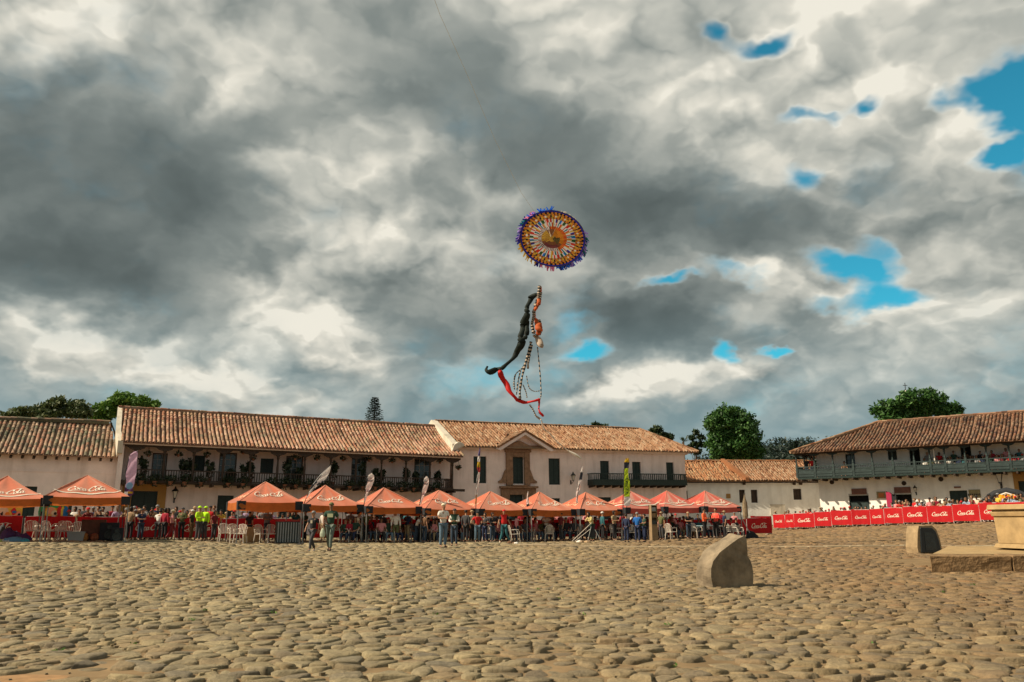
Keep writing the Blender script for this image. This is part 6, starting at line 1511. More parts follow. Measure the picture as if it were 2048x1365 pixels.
heap('folded_kite', 'crumpled lime, white and blue kite lying folded at the left edge', 'kite', 27, 35.6, .8, .22, [F_lime, F_white, F_sky, mat('turquoise_kite_cloth', (.04,.30,.36), .7)], 8, 3)
heap('cloth_bag', 'big purple cloth bag behind the folded kite at the left edge', 'bag', 42, 37.0, .65, .62, [mat('purple_bag_cloth', (.07,.035,.12), .85, .2, 6)], 3, 5)
heap('cloth_bag', 'dark blue bag beside the purple bag at the left edge', 'bag', 22, 38.0, .5, .8, [CLOTH['navy'], CLOTH['charcoal']], 3, 8)
# painted banners hanging behind the left tents: flat, abstract patches of colour
M_pt = {k: mat(k+'_banner_paint', c, .7, .1, 4) for k, c in {'orange': (.75,.24,.03), 'yellow': (.75,.55,.08), 'green': (.03,.36,.12), 'blue': (.02,.20,.52), 'red': (.60,.03,.03), 'cream': (.78,.62,.42), 'black': (.02,.02,.02), 'peach': (.80,.36,.22)}.items()}
def painted(lab, px0, px1, r0, r1, Y, base, blobs):
    a, b = at_depth(px0, r1, Y), at_depth(px1, r0, Y+.6); t = thing('painted_banner', lab, 'banner', (a.x, a.y, a.z), math.atan2(b.y-a.y, b.x-a.x)); W = math.hypot(b.x-a.x, b.y-a.y); H = b.z-a.z
    MB().box(0, W, 0, .02, 0, H).build('cloth', M_pt[base], t)
    for i, (u, v, ru, rv, m_, k) in enumerate(blobs):
        mb = MB(); n = k; pts = [(W*u+W*ru*math.cos(2*math.pi*j/n+i), -.004-.003*i, H*v+H*rv*math.sin(2*math.pi*j/n+i)) for j in range(n)]; mb.prism(pts[::-1], (0, .002, 0)); mb.build('painted_shape', M_pt[m_], t)
    for u in (0.02, .98): MB().tube([(W*u, .04, H), (W*u, .04, -a.z+gz(a.x, a.y))], .02, 5).build('post', M_pole, t)
painted('yellow painted banner with red and black shapes under the leftmost tent', -8, 46, 1013, 1036, 38.6, 'yellow', [(.25,.45,.22,.5,'cream',9),(.2,.3,.09,.3,'black',3),(.42,.3,.1,.22,'orange',7),(.66,.55,.13,.42,'red',4),(.68,.5,.10,.12,'blue',5),(.5,.12,.5,.12,'cream',8),(.86,.3,.1,.28,'peach',8),(.88,.2,.06,.2,'black',10),(.1,.15,.08,.2,'peach',6)])
painted('orange and green painted banner with blue edge between the two left tents', 78, 137, 1012, 1039, 38.9, 'orange', [(.06,.55,.12,.55,'green',10),(.08,.4,.05,.22,'black',8),(.45,.95,.5,.14,'green',9),(.4,.5,.22,.42,'yellow',9),(.38,.62,.16,.3,'peach',8),(.52,.45,.12,.22,'cream',7),(.55,.42,.06,.12,'black',6),(.7,.6,.1,.42,'red',7),(.80,.55,.06,.5,'yellow',6),(.92,.5,.10,.5,'blue',7),(.45,.16,.2,.12,'cream',8)])
# kite frame sticks beside the stooping person
x_, y_ = at(1172, 43.6); t = thing('folded_kite', 'folded kite frame with pale sticks and black cloth beside the stooping person', 'kite', (x_, y_, gz(x_, y_)), 0)
MB().tube([(-.75,-.1,.02),(.35,.1,1.0)], .016, 5).build('stick', M_plastic, t); MB().tube([(-.62,-.2,.02),(.2,0,.62)], .014, 5).build('stick', M_plastic, t); MB().tube([(.05,-.2,.02),(.25,0,.75)], .014, 5).build('stick', M_grey, t); MB().tube([(.75,-.15,.02),(.45,0,.6)], .014, 5).build('stick', M_grey, t)
MB().add([(-.15,.02,.25),(.5,.1,.18),(.42,.1,.85),(.1,.05,.7)], [(0,1,2,3)]).add([(-.15,.05,.25),(.5,.13,.18),(.42,.13,.85),(.1,.08,.7)], [(3,2,1,0)]).build('black_cloth', M_black, t)
heap('cloth_bundle', 'pale crumpled bundle on the cobbles under the kite frame', 'bundle', 1166, 42.6, .4, .16, [CLOTH['tan'], CLOTH['white']], 3, 12)
x_, y_ = at(1020, 39.6); heap('cloth_bundle', 'small brown and white bundle on the cobbles right of the red vested helper', 'bundle', 1025, 39.4, .3, .16, [CLOTH['brown'], CLOTH['white']], 3, 14)
# tables at the last tent, closed parasol, stand
def table(px, Y, lab, w=1.5, d=.7, rz=.5, h=.74, m=M_plastic):
    x, y = at(px, Y); t = thing('folding_table', lab, 'table', (x, y, gz(x, y)), rz); MB().box(-w/2, w/2, -d/2, d/2, h-.03, h).build('tabletop', m, t)
    for sx in (-1, 1):
        for sy in (-1, 1): MB().tube([(sx*(w/2-.06), sy*(d/2-.05), 0), (sx*(w/2-.06), sy*(d/2-.05), h-.03)], .016, 5).build('leg', M_steel, t)
    return t
table(1420, 48.4, 'pale blue topped table between the two glowing jackets', m=mat('pale_blue_top', (.30,.42,.46), .5)); table(1450, 48.9, 'white folding table right of the coral jacket'); table(1240, 48.2, 'brown table top behind the green flag pole', m=M_card)
x_, y_ = at(1491, 57.5); g = gz(x_, y_); t = thing('closed_parasol', 'tall closed beige parasol behind the last tent by the low house window', 'parasol', (x_, y_, g), 0)
MB().tube([(0,0,0),(0,0,2.8)], .035, 6).build('pole', M_bark, t); mb = MB(); mb.lathe([(.10,1.05),(.17,1.3),(.20,1.7),(.15,2.2),(.08,2.5),(.03,2.7)], n=9); mb.v = [(x*(1+.15*math.sin(7*z)), y, z) for x, y, z in mb.v]; mb.build('folded_canopy', mat('beige_parasol_cloth', (.20,.15,.09), .85, .4, 4, .2), t); MB().lathe([(.3,0),(.3,.08),(.06,.14)], n=10).build('base', M_dgrey, t)
x_, y_ = at(1494, 50.6); t = thing('folded_stand', 'dark folded stand with a slanting pale pole at the last tent', 'stand', (x_, y_, gz(x_, y_)), 0); MB().tube([(-.35,0,1.25),(.1,0,.35)], .025, 5).build('pole', M_grey, t); MB().prism([(-.1,0,0),(.75,0,0),(.35,0,.42),(.02,0,.5)], (0,.3,0)).build('dark_cover', M_black, t, bevel=.04)
# pink banner column, inflatable arch
x_, z_ = FR(1779, 1000, -.5); w = FR.w(x_, -.5, 0); t = thing('pink_banner', 'upright crimson pink banner column left of the dark shop door', 'banner', (w.x, w.y, gz(w.x, w.y)), R(-36)); MB().prism([(-.24,0,0),(.10,0,0),(.14,0,2.15),(-.24,0,2.3)], (0,.1,0)).build('cloth', mat('crimson_pink_cloth', (.48,.03,.10), .7, .1, 3, trans=.2), t); MB().box(.11,.45,.02,.14,0,2.05).build('dark_side', M_black, t)
a = at_depth(1962, 1018, 52.5); b = at_depth(2075, 1018, 50.5); c_ = (a+b)/2; L_ = (b-a).length; zt = at_depth(2018, 982, 51.5).z; g = gz(c_.x, c_.y)
t = thing('inflatable_arch', 'black inflatable arch with orange ribs and white scrolls behind the right crowd', 'inflatable', (c_.x, c_.y, g), math.atan2(b.y-a.y, b.x-a.x)); H = zt-g
mb = MB(); pts = [(-L_/2, 0, H*.1), (-L_*.49, 0, H*.70), (-L_*.33, 0, H*.80), (-L_*.2, 0, H*.92), (0, 0, H), (L_*.2, 0, H*.92), (L_*.33, 0, H*.80), (L_*.49, 0, H*.72), (L_/2, 0, H*.1)]; mb.tube(pts, .20, 8); mb.build('outer_tube', M_black, t, smooth=True)
for i in range(3): MB().tube([(-L_*.13+i*L_*.13, -.12, H*.30), (-L_*.12+i*L_*.12, -.2, H*.62), (-L_*.10+i*L_*.10, -.10, H*.86)], [.20,.25,.17], 8).build('orange_rib', mat('orange_inflatable_vinyl', (.72,.30,.02), .4, .05), t, smooth=True)
for s in (-1, 1):
    pts = [(s*L_*(.33+.09*math.cos(a_)*(1-a_/12)), -.24, H*(.62+.11*math.sin(a_)*(1-a_/12))) for a_ in [i*.5 for i in range(18)]]; MB().tube(pts, .045, 6).build('white_scroll', M_plastic, t, smooth=True)
MB().tube([(-L_*.2, -.16, H*.62), (-L_*.15, -.2, H*.84), (0, -.22, H*.93), (L_*.15, -.2, H*.84), (L_*.2, -.16, H*.62)], .05, 6).build('white_band', M_plastic, t, smooth=True)
# the pale post and thin poles in the teal gallery
x_, z_ = FR(1870, 930, -1.2); w = FR.w(x_, -1.2, DR['zb']); t = thing('white_post', 'slim white post standing in the teal gallery beside the seated people', 'post', (w.x, w.y, w.z), R(-36)); MB().box(-.04,.04,-.04,.04,0,1.9).build('shaft', M_plastic, t); MB().box(-.1,.1,-.1,.1,0,.03).build('foot', M_plastic, t)
# ================================================================ boundary stones and the fountain
M_rock = mat('weathered_grey_stone', (.21,.165,.11), .9, .5, 3.0, 1.0, bdist=.05); M_rockL = mat('sandstone', (.30,.215,.12), .9, .25, 4, .7, bdist=.02); M_fount = mat('golden_fountain_stone', (.36,.25,.12), .88, .22, 3, .8, bdist=.02); M_step = mat('shade_toned_step_stone', (.225,.14,.068), .92, .35, 7, 1.0, bdist=.05); M_plaqueB = mat('black_bronze_plaque', (.012,.016,.018), .30, .3, 5, .2, spec=.5)
def rough(o, amt, seed, cuts=4, sc=3.0):
    from mathutils import noise
    bm = bmesh.new(); bm.from_mesh(o.data); bmesh.ops.subdivide_edges(bm, edges=bm.edges, cuts=cuts, use_grid_fill=True); bmesh.ops.triangulate(bm, faces=[f for f in bm.faces if len(f.verts) > 4]); bm.normal_update()
    for v in bm.verts:
        n = noise.noise(v.co*sc+Vector((seed, 0, 0)))*amt+noise.noise(v.co*sc*3.3+Vector((0, seed, 0)))*amt*.45; v.co += v.normal*n
    bm.to_mesh(o.data); bm.free()
p = on_ground(1450, 1173); k = p.y/F*1.0
t = thing('boundary_stone', 'curved leaning grey boundary stone standing alone in the near right of the square', 'stone', (p.x, p.y, p.z-.03), R(21))
u = k
prof = [(-.40,.0),(-.43,.20),(-.42,.34),(-.37,.45),(-.24,.58),(-.02,.71),(.17,.81),(.27,.86),(.31,.82),(.33,.52),(.37,.46),(.40,0)]
mb = MB(); mb.prism([(x, -.24, z) for x, z in prof], (.0, .42, .02)); o = mb.build('stone_block', M_rock, t)
rough(o, .034, 3.1, 4, 3.4)
p = on_ground(1845, 1108); t = thing('boundary_stone', 'boundary stone with a black bronze plaque, left of the fountain step', 'stone', (p.x, p.y, p.z-.03), R(15))
mb = MB(); prof = [(-.33,0),(-.36,.25),(-.30,.72),(-.24,.93),(.22,.95),(.36,.80),(.46,.45),(.50,0)]; mb.prism([(x*1.16, -.28, z*1.02) for x, z in prof], (-.04, .5, .0)); o = mb.build('stone_block', M_rockL, t); rough(o, .018, 7.7, 3, 3.0)
MB().prism([(-.30,-.315,.07),(.50,-.315,.07),(.46,-.315,.44),(.36,-.315,.77),(.22,-.315,.89),(-.25,-.315,.90)], (0,.05,0)).build('plaque', M_plaqueB, t, bevel=.02); MB().prism([(-.12,-.325,.16),(.32,-.325,.16),(.28,-.325,.66),(.12,-.325,.74),(-.12,-.325,.74)], (0,.011,0)).build('plaque_field', mat('worn_bronze', (.02,.03,.032), .22, .5, 6, .3, spec=.6), t)
# fountain: octagonal trough on a broad step
Yf = 17.6; pc = at_depth(2128, 1040, 20.3); g = gz(pc.x, pc.y)
t = thing('fountain', 'golden stone octagonal fountain basin on a rough block step at the right edge', 'fountain', (pc.x, pc.y, g-.02), R(8))
def octo(r, z0, z1, r1=None, nm='basin_wall', m=M_fount, rg=.008, bev=.015, sq=.55):
    mb = MB(); r1 = r1 or r; n = 8; A = [math.pi/8+i*math.pi/4 for i in range(8)]
    vs = [(rr_*math.cos(a), rr_*math.sin(a), z) for rr_, z in ((r, z0), (r1, z1)) for a in A]; mb.add(vs, [tuple(range(8))[::-1], tuple(range(8, 16))]+[(i, (i+1)%8, (i+1)%8+8, i+8) for i in range(8)]); return mb.build(nm, m, t, bevel=bev)
xl_ = at_depth(1988, 1100, 19.2); RAD = 1.50
zb_, zt_ = .44, 1.46
octo(RAD+.10, zb_, zb_+.10, RAD+.04, 'basin_foot'); o = octo(RAD-.02, zb_+.101, zt_-.28, RAD+.02); octo(RAD+.06, zt_-.279, zt_-.17, RAD+.10, 'rim_moulding'); octo(RAD+.05, zt_-.169, zt_-.12, RAD+.05, 'rim_moulding'); octo(RAD+.16, zt_-.119, zt_, RAD+.13, 'rim')
# the step: front blocks, coloured darker for weaker sun, and the slab behind them
c0 = on_ground(1863, 1146); A0 = Vector((c0.x-pc.x, c0.y-pc.y, 0)); unr = Matrix.Rotation(-R(8), 4, 'Z')
A1 = A0+Vector((6.6, -.25, 0)); e_ = (A1-A0).normalized(); nb = Vector((-e_.y, e_.x, 0)); sl = Vector((.58, 1, 0))
for i, (u0, u1) in enumerate(((0, 1.62), (1.64, 2.9), (2.92, 4.3), (4.32, 6.0))):
    mb = MB(); P0 = A0+e_*u0; P1 = A0+e_*u1; hh = .385+.012*(i % 2); q0 = P0+(sl*.7 if i == 0 else nb*.7); q1 = P1+nb*.7
    mb.prism([tuple(P0), tuple(P1), tuple(q1), tuple(q0)], (0, 0, hh)); o = mb.build('step_block', M_step, t); rough(o, .024, i*3.3, 8, 4.0); o.matrix_local = unr; o.modifiers.new('bevel', 'BEVEL').width = .012
mb = MB(); S0 = A0+sl*.72; S1 = A0+sl*6.0; mb.prism([tuple(S0+e_*.0), tuple(S0+e_*6.4), tuple(S1+e_*4.0), tuple(S1)], (0, 0, .395)); o = mb.build('step_slab', M_fount, t); rough(o, .012, 2, 6, 2.0); o.matrix_local = unr
# small plant tufts in the joints
mb = MB(); rr = random.Random(4)
for _ in range(26):
    y = rr.uniform(5.5, 15); x = rr.uniform(-.55, .55)*y; leaves(mb, (x, y, gz(x, y)+.015), (.05,.05,.02), 9, .018, rr)
mb.build('grass_tufts', M_lf_green, None, tint=True); tag(bpy.data.objects['grass_tufts'], 'tiny weeds growing in the joints of the cobbles', 'weeds', kind='stuff')
# ================================================================ trees and the wooded hill
def tree(lab, px, base_row, top_row, Y, lobes, m, leaf, n, trunk=.25, group=None, nm='tree', limbs=5, seed=1):
    """lobes: (photo column, row, half width px, half height px)"""
    rr = random.Random(seed); b = at_depth(px, base_row, Y); g = 0.0; t = thing(nm, lab, 'tree', (b.x, Y, g), 0, group); sc = Y/F/1.02
    top = at_depth(px, top_row, Y).z; mb = MB(); zc = sum(at_depth(l[0], l[1], Y).z for l in lobes)/len(lobes)
    mb.tube([(0,0,0),(trunk*.4,0,zc*.35),(-trunk*.2,0,zc*.8),(0,0,zc)], [trunk, trunk*.8, trunk*.6, trunk*.3], 7)
    mb2 = MB()
    for li, (lx, ly, hw, hh) in enumerate(lobes):
        c = at_depth(lx, ly, Y)-Vector((b.x, Y, g)); r = (hw*sc, min(hw, hh*1.4)*sc*.8, hh*sc); c.y = rr.uniform(-.4, .4)*r[1]
        mb.tube([(0, 0, zc*.55), (c.x*.5, c.y*.5, zc*.55+(c.z-zc*.55)*.6), tuple(c)], [trunk*.45, trunk*.28, trunk*.1], 5)
        sub = max(7, int(7*n/6000)); k = int(n*(hw*hh)/sum(l[2]*l[3] for l in lobes))
        for i in range(int(sub*2.6)):
            d = Vector((rr.gauss(0, 1), rr.gauss(0, 1), rr.gauss(0, 1))).normalized(); q_ = rr.uniform(.35, 1.02); cc = c+Vector((d.x*r[0], d.y*r[1], d.z*r[2]))*q_
            s = rr.uniform(.15, .34); leaves(mb2, cc, (r[0]*s+leaf, r[1]*s+leaf, r[2]*s+leaf), max(6, int(k/(sub*2.6))), leaf, rr, shell=.25)
    mb.build('trunk', M_bark, t, smooth=True); mb2.build('crown', m, t, tint=True); return t
tree('wide dark tree behind the plain house at the left edge', 90, 900, 797, 72, [(112,812,32,17),(60,826,40,12),(22,830,20,9),(150,818,26,16),(95,832,60,10),(168,828,14,10)], M_lf_olive, .20, 8500, .35, seed=2, limbs=4)
tree('bright green tree behind the joint of the two left houses', 245, 900, 788, 78, [(245,803,28,15),(285,810,34,14),(215,822,30,15),(200,838,18,10),(265,822,50,12)], M_lf_green, .22, 11000, .3, seed=3)
tree('low dark tree top showing above the portal house ridge', 1184, 900, 849, 92, [(1184,856,26,7),(1205,857,14,6)], M_lf_dark, .2, 1800, .3, seed=4)
tree('dark rounded tree behind the right hip of the portal house', 1315, 900, 853, 98, [(1312,866,16,11),(1330,874,14,10),(1300,874,10,8)], M_lf_dark, .2, 2600, .25, seed=5)
tree('thin open eucalyptus between the portal house and the big round tree', 1393, 930, 855, 96, [(1392,864,6,6),(1382,876,7,5),(1402,874,8,5),(1390,888,9,5),(1404,890,9,6),(1380,895,7,5),(1394,902,11,6)], M_lf_dark, .22, 900, .14, seed=6)
big = [(1458,836,34,26),(1440,850,30,28),(1480,856,34,30),(1450,880,36,26),(1486,885,34,28),(1436,895,24,24),(1503,900,24,22),(1470,905,40,18)]
tree('big round dense green tree behind the low house', 1462, 930, 808, 94, big, M_lf_mid, .22, 26000, .5, seed=7)
tree('bushy green tree with a ragged crown behind the balcony house roof', 1832, 860, 777, 96, [(1790,812,34,17),(1825,802,36,20),(1868,800,26,20),(1900,816,26,14),(1760,822,20,12),(1850,824,66,18),(1800,832,50,16),(1890,830,34,14),(1855,788,16,10),(1812,795,18,10)], M_lf_mid, .22, 11500, .4, seed=8)
# conifer: whorls of drooping boughs
def conifer(lab, px, row_top, row_b, half, Y, seed=1):
    rr = random.Random(seed); b = at_depth(px, row_b, Y); zt = at_depth(px, row_top, Y).z; zb = b.z-1.5; sc = Y/F/1.02; t = thing('conifer', lab, 'tree', (b.x, Y, 0), 0)
    MB().tube([(0,0,0),(0,0,zt*.6),(0,0,zt)], [.25,.15,.02], 6).build('trunk', M_bark, t); mb = MB(); H = zt-zb
    for i in range(24):
        f = i/24; z = zb+H*f; L_ = half*sc*(1-f)**.75*1.05+.12
        for k in range(9):
            a = k*2*math.pi/9+rr.uniform(-.3, .3)+i; l = L_*rr.uniform(.75, 1.12); d = Vector((math.cos(a), math.sin(a), 0))
            for s in range(7):
                q_ = (s+1)/7; p = d*l*q_+Vector((0, 0, z+.30*l*q_*q_-.06*l*q_)); side = Vector((-d.y, d.x, 0)); w = .16*(1.2-q_)+.08
                for sg in (-1, 1):
                    e = p+side*sg*w+d*.14+Vector((0, 0, rr.uniform(-.04, .12))); mb.add([p-d*.10, e, p+d*.12], [(0,1,2)], 0, rr.random())
    mb.build('crown', M_lf_pine, t, tint=True); return t
conifer('dark pointed conifer rising behind the gallery house roof', 748, 794, 850, 23, 88, 2)
conifer('small dark conifer tip left of the balcony house roof', 1594, 882, 915, 8, 120, 5)
# palm crown beside the hip of the portal house
rr = random.Random(9); b = at_depth(1367, 900, 96); zt = at_depth(1367, 884, 96).z; t = thing('palm_tree', 'small spiky palm top above the low house roof', 'tree', (b.x, 96, 0), 0); MB().tube([(0,0,0),(0,0,zt)], [.2,.14], 6).build('trunk', M_bark, t); mb = MB()
for i in range(22):
    a = i*2.4; el = rr.uniform(.2, 1.35); d = Vector((math.cos(a)*math.cos(el), math.sin(a)*math.cos(el), math.sin(el))); s = Vector((-math.sin(a), math.cos(a), 0)); l = rr.uniform(.7, 1.0)
    mb.add([Vector((0,0,zt)), Vector((0,0,zt))+d*l*.5+s*.07, Vector((0,0,zt))+d*l+Vector((0,0,-.12)), Vector((0,0,zt))+d*l*.5-s*.07], [(0,1,2,3)], 0, rr.random())
mb.build('crown', M_lf_dark, t, tint=True)
# church spire far behind the right tree
b = at_depth(1813, 800, 130); zt = at_depth(1813, 781, 130).z; t = thing('church_spire', 'pale church spire tip with a cross above the tree on the right', 'spire', (b.x, 130, 0), 0)
MB().lathe([(1.4,0),(1.4,zt-3.0),(1.1,zt-2.8),(.30,zt-.6),(.06,zt)], n=8).build('spire', M_plastic, t); MB().box(-.04,.04,-.04,.04,zt,zt+1.2).box(-.35,.35,-.04,.04,zt+.75,zt+.83).build('cross', M_iron, t)
# wooded hill: terrain and its forest
xs = np.linspace(-40, 150, 60); ys = np.linspace(135, 330, 24); X, Yg = np.meshgrid(xs, ys)
Zh = (10.5+5*np.sin((X-20)*.028)+2*np.sin(X*.09+Yg*.03))*sstep((Yg-135)/110)+sstep((X-45)/50)*3*sstep((Yg-140)/90)
n = len(xs); f = [(j*n+i, j*n+i+1, (j+1)*n+i+1, (j+1)*n+i) for j in range(len(ys)-1) for i in range(n-1)]
me = bpy.data.meshes.new('hill'); me.from_pydata(np.stack([X, Yg, Zh-.4], -1).reshape(-1, 3).tolist(), [], f); me.materials.append(mat('dry_grass_slope', (.13,.13,.06), .95, .4, .15)); hill = inst('hill', me); tag(hill, 'low wooded hill behind the back corner of the square', kind='structure')
rr = random.Random(12); mb = MB(); M_forest = leaf_mat('distant_forest_leaves', (.006,.018,.014), (.012,.027,.019), (.022,.042,.025), .1)
for i in range(420):
    y = rr.uniform(150, 260); x = y*rr.uniform(.17, .42); 
    z = float((10.5+5*math.sin((x-20)*.028)+2*math.sin(x*.09+y*.03))*sstep((y-135)/110)+sstep((x-45)/50)*3*sstep((y-140)/90)); r = rr.uniform(1.6, 3.4)
    leaves(mb, (x, y, z+r*.7), (r*1.1, r, r), 110, .45, rr, shell=.6)
mb.build('hill_forest', M_forest, hill, tint=True, kind='stuff')
rr = random.Random(15); mb = MB()
for i in range(60):
    x = rr.uniform(20, 46); y = rr.uniform(98, 118); r = rr.uniform(.9, 1.6); leaves(mb, (x, y, 3.0+rr.uniform(0, 2.2)), (r*1.3, r, r), 70, .35, rr, shell=.5)
mb.build('garden_shrubs', M_lf_dark, None, tint=True); tag(bpy.data.objects['garden_shrubs'], 'dark mass of garden shrubs behind the low house roof', 'shrubs', kind='stuff')
# ================================================================ kites in the air
YK = 38.0; kc = at_depth(1105, 478, YK); sc = YK/F/ray(1105, 478).y
t = thing('round_kite', 'big round paper kite with coloured rings and ragged tassels high over the square', 'kite', kc, 0)
view = (kc-Vector((0, 0, CAMZ))).normalized(); n_ = (-view+Vector((-.10, 0, -.22))).normalized(); ux = Vector((1, 0, 0)); ux = (ux-n_*ux.dot(n_)).normalized(); uy = n_.cross(ux); uy = uy if uy.z > 0 else -uy
rot = math.radians(8); ux, uy = ux*math.cos(rot)-uy*math.sin(rot), uy*math.cos(rot)+ux*math.sin(rot)
def km(name, c): return mat(name, c, .8, .12, 6, trans=.5)
KM = [km('kite_paper_'+k, c) for k, c in (('navy', (.03,.03,.35)), ('orange', (.75,.26,.03)), ('white', (.86,.82,.76)), ('red', (.70,.05,.03)), ('teal', (.02,.20,.24)), ('black', (.02,.02,.02)), ('gold', (.74,.44,.06)), ('green', (.04,.12,.04)), ('blue', (.03,.18,.80)), ('pink', (.85,.30,.52)), ('lilac', (.50,.34,.85)), ('maroon', (.22,.06,.06)), ('brown', (.28,.11,.05)))]
kid = dict(navy=0, orange=1, white=2, red=3, teal=4, black=5, gold=6, green=7, blue=8, pink=9, lilac=10, maroon=11, brown=12)
RK = 66*sc*1.0; ar = .86
def kp(r, a, o=0.0): return ux*(r*RK*math.cos(a))+uy*(r*RK*ar*math.sin(a))+n_*o
rr = random.Random(3); NS = 96
rings = [(.0,.34,'pic'),(.34,.44,'inner'),(.44,.58,'seg1'),(.58,.70,'seg2'),(.70,.88,'flame'),(.88,.94,'dark'),(.94,1.0,'rim')]
def kcol(kind, i, j, r=0, a=0):
    if kind == 'seg1': return ['white','white','gold','red','white','teal','white','red'][(i+1) % 8 if j == 0 else i % 8]
    if kind == 'seg2': return ['red','red','white','green','green','white','blue','teal','white','maroon','navy','white','gold','white','red','white'][(i//1+3) % 16]
    if kind == 'flame': return ['orange','brown','gold','brown','orange','maroon'][i % 6] if j != 1 else ['orange','gold','black','orange','gold','white'][(i) % 6]
    if kind == 'dark': return ['orange','black','orange','black'][i % 4]
    if kind == 'rim': return 'navy'
    if kind == 'inner': return 'red' if -1.0 < a < 1.9 and i % 2 == 0 else ('orange' if -1.0 < a < 1.9 else ('maroon' if i % 2 else 'white'))
    x, y = r*math.cos(a), r*math.sin(a)
    if y < -.12: return 'maroon' if y < -.2 else 'brown'
    if y > .05+.5*abs(x-.12): return 'orange' if x > 0 else 'brown'
    return ('gold' if (i+j) % 3 else 'brown') if x < .03 else ('green' if x < .22 and i % 2 else ('brown' if x < .22 else 'orange'))
mats_by = {}
for r0, r1, kind in rings:
    ns = 3 if kind in ('flame', 'pic') else 1; mb = MB()
    for j in range(ns):
        a0, a1 = r0+(r1-r0)*j/ns, r0+(r1-r0)*(j+1)/ns
        for i in range(NS):
            jw = lambda q: .018*math.sin(q*12.9898)+.010*math.sin(q*4.1)
            b0, b1 = 2*math.pi*i/NS+jw(i), 2*math.pi*(i+1)/NS+jw((i+1) % NS); sk = .05*(1 if kind == 'flame' else 0)*j
            am = (b0+b1)/2; am = am-2*math.pi if am > math.pi else am
            if a0 < 1e-6: mb.add([kp(0,0), kp(a1,b0), kp(a1,b1)], [(0,1,2)], kid[kcol(kind, i, j, .5*(a0+a1), am)])
            else: mb.add([kp(a0,b0+sk), kp(a1,b0+sk), kp(a1,b1+sk), kp(a0,b1+sk)], [(0,1,2,3)], kid[kcol(kind, i, j, .5*(a0+a1), am)])
    nm = {'pic': 'landscape_picture', 'inner': 'inner_ring', 'seg1': 'striped_ring', 'seg2': 'striped_ring', 'flame': 'flame_ring', 'dark': 'dark_ring', 'rim': 'rim'}[kind]
    mb.build(nm, KM, t)
MB().tube([kp(1.0, a, .0) for a in [2*math.pi*i/32 for i in range(33)]], .018, 5).build('hoop', M_bark, t)
for a in (.4, 1.9, 3.4): MB().tube([kp(1, a, -.03), kp(1, a+math.pi, -.03)], .014, 4).build('spar', M_bark, t)
# tassels: ragged paper strips hanging from the hoop, coloured by sector
secs = [(-.9,-.3,'blue'),(-1.3,-.8,'navy'),(2.6,3.5,'navy'),(1.9,2.6,'blue'),(-.3,.5,'lilac'),(-.9,-.35,'lilac'),(-1.35,-.9,'blue'),(-1.8,-1.35,'pink'),(-2.4,-1.9,'gold'),(-2.9,-2.4,'gold'),(2.9,3.3,'lilac'),(2.55,2.9,'teal'),(2.15,2.55,'pink'),(1.6,2.1,'blue'),(.9,1.5,'white'),(-.35,.3,'teal'),(-1.95,-1.8,'navy')]
for a0, a1, c in secs:
    mb = MB(); k = int((a1-a0)*34)+2
    for i in range(k):
        a = a0+(a1-a0)*rr.random(); l = rr.uniform(.05, .17)*(1 if c not in ('white',) else .4); p = kp(.985, a); d = (kp(1, a).normalized()*.7+Vector((0, 0, -.45))+Vector((rr.gauss(0, .3), 0, rr.gauss(0, .2)))).normalized(); s = kp(1, a+math.pi/2).normalized()*rr.uniform(.03, .06)
        mb.add([p-s, p+s, p+s*.6+d*l*RK, p-s*.6+d*l*RK], [(0,1,2,3)], 0, 0)
    mb.build('tassel', KM[kid[c]], t)
for a in (1.35, 2.0, 1.7): MB().tube([kp(.75 if a != 1.7 else .1, a, .01), kp(.2, 1.7, .9)], .006, 3).build('bridle', M_plastic, t)
# flying line
pts = [at_depth(px, py, Y) for px, py, Y in ((1100,470,37.0),(1042,385,33.5),(990,280,29.5),(930,140,25.0),(880,30,21.5),(860,-25,19.8))]
o = MB().tube(pts, .0055, 4).build('kite_line', mat('pale_kite_line', (.62,.58,.42), .6)); tag(o, 'thin pale line running from the round kite up out of the photo', 'line')
# black and red windsock tail
def ribbon(name, parent, P, pts, widths, m, twist=.0, thick=.6, n=8, wr=.12, seed=0):
    """limp cloth tube through photo points, radius in pixels"""
    r2 = random.Random(seed); pts = smooth_line(pts, 5); W = []; 
    for i in range(len(pts)): u = i/(len(pts)-1)*(len(widths)-1); a = int(min(u, len(widths)-2)); W.append((widths[a]+(widths[a+1]-widths[a])*(u-a))*(1+.20*math.sin(i*.42+seed)))
    q_ = [at_depth(x, y, YK+.25*math.sin(i*.4))-P for i, (x, y) in enumerate(pts)]; mb = MB(); mb.tube(q_, [max(.012, w*.8*sc*r2.uniform(1-wr*.4, 1+wr*.4)) for w in W], n); mb.v = [(x+.03*math.sin(z*9+seed), y*.55, z) for x, y, z in mb.v]
    return mb.build(name, m, parent, smooth=True)
P = at_depth(1078, 575, YK); t = thing('windsock_kite', 'long limp black and red cloth kite with checked streamers hanging below the round kite', 'kite', P, 0)
M_kb = mat('black_green_ripstop', (.008,.014,.011), .7, .3, 5, .5, spec=.2, bdist=.04); M_kr = mat('red_ripstop', (.62,.015,.012), .55, .12, 4, .3, trans=.3); M_ko = mat('orange_ripstop', (.62,.14,.04), .7, .15, 5, trans=.3); M_kw = mat('pale_streamer', (.55,.45,.36), .8, .1, trans=.3)
ribbon('black_body', t, P, [(1074,590),(1062,598),(1055,615),(1052,635),(1047,655),(1043,670),(1040,690),(1033,708),(1018,725),(1003,737)], [4,6,7,7.5,9,9.5,9,7,6.5,5,4], M_kb, seed=1, wr=.10)
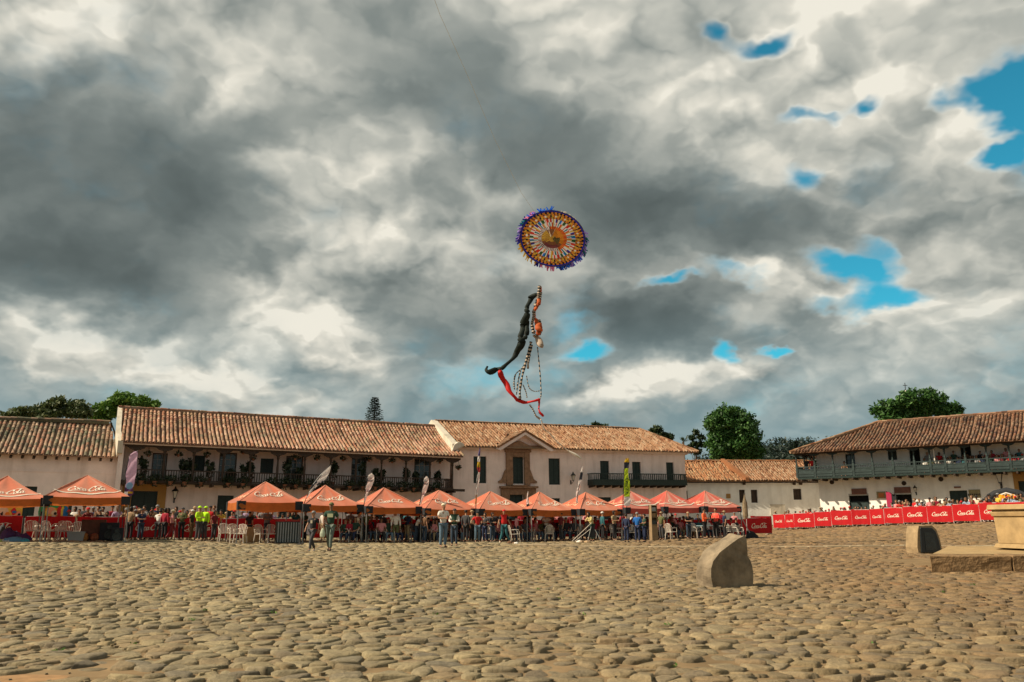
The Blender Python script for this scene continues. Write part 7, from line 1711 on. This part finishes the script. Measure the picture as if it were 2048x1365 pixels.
ribbon('black_body', t, P, [(1050,640),(1056,648),(1052,668),(1046,690),(1038,706)], [3,5,6,4,2], M_kb, seed=3, wr=.08)
ribbon('black_foot', t, P, [(1003,737),(992,741),(980,744),(973,740),(974,734)], [5,7,6,4,3], M_kb, seed=4, wr=.3)
ribbon('black_loop', t, P, [(1062,600),(1057,596),(1060,592),(1066,594)], [2,2.5,2,1.5], M_kb, seed=5)
ribbon('red_tail', t, P, [(999,744),(1008,762),(1020,782),(1033,800)], [6,6,6,4], M_kr, seed=6); ribbon('red_tail', t, P, [(1033,800),(1048,806),(1062,803),(1078,799)], [4.5,3.8,3.4,2.5], M_kr, seed=7, wr=.25); ribbon('red_tail', t, P, [(1078,799),(1077,812),(1080,822),(1085,831),(1078,826)], [2.6,2.4,2,3.2,1.2], M_kr, seed=8, wr=.3)
ribbon('orange_frill', t, P, [(1080,574),(1079,590),(1077,605),(1071,620),(1069,635)], [3.5,4.5,5,3.5,3], M_ko, seed=9, wr=.3); ribbon('orange_frill', t, P, [(1067,635),(1073,645),(1079,655),(1075,668)], [4,7,8,5], M_ko, seed=10, wr=.3)
ribbon('pale_cloth', t, P, [(1066,672),(1074,678),(1083,690),(1084,693)], [3,6,7,3], M_kw, seed=11)
def checked(pts, w, seed, nm='checked_streamer'):
    r2 = random.Random(seed); q_ = smooth_line(pts, 7)
    P_ = [at_depth(x, y, YK)-P for x, y in q_]; mb = MB(); k = 5; mb.tube(P_, [w*sc*r2.uniform(.7, 1.3) for _ in P_], k); mb.m = [(i//k) % 2 if i//k < len(P_)-1 else 0 for i in range(len(mb.f))]
    mb.build(nm, [M_kb, M_kw], t)
checked([(1079,572),(1077,590),(1075,600),(1068,622),(1067,636),(1064,650),(1068,668)], 3.2, 1); checked([(1082,585),(1080,600),(1073,618)], 2.4, 12)
checked([(1078,640),(1082,655),(1080,668),(1070,671)], 2.6, 13); checked([(1062,684),(1057,705),(1050,730),(1044,755),(1040,780),(1040,800)], 2.4, 2); checked([(1064,690),(1059,712),(1056,728),(1056,738)], 2.2, 3)
checked([(1056,712),(1046,735),(1032,748),(1028,765),(1029,780)], 1.3, 4); checked([(1041,742),(1036,765),(1033,790)], 1.2, 5); checked([(1075,695),(1078,725),(1081,760),(1082,790),(1079,800)], 1.1, 6); checked([(1046,770),(1052,785),(1054,796)], 1.2, 7); checked([(1053,752),(1058,775),(1068,783),(1080,782)], .9, 8); checked([(1059,810),(1066,820),(1072,833)], 1.5, 9)
ribbon('pale_streamer', t, P, [(1070,832),(1077,838),(1082,840)], [1.2,3,1.2], M_kw, seed=14)
# second streamer, low in front of the portal house roof
P2 = at_depth(1095, 858, YK); t2 = thing('white_streamer', 'thin twisted streamer trailing across the portal house roof with a white tip', 'streamer', P2, 0)
pts = [at_depth(x, y, YK)-P2 for x, y in smooth_line([(1083,842),(1088,858),(1100,868),(1112,882),(1130,897),(1140,905)], 4)]; MB().tube(pts, [.02+.02*random.random() for _ in pts], 5).build('streamer_cord', M_kw, t2); pts = [at_depth(x, y, YK)-P2 for x, y in smooth_line([(1136,902),(1148,908),(1156,913),(1163,918)], 4)]; MB().tube(pts, [.03+.035*math.sin(math.pi*i/(len(pts)-1)) for i in range(len(pts))], 6).build('white_tip', M_plastic, t2)
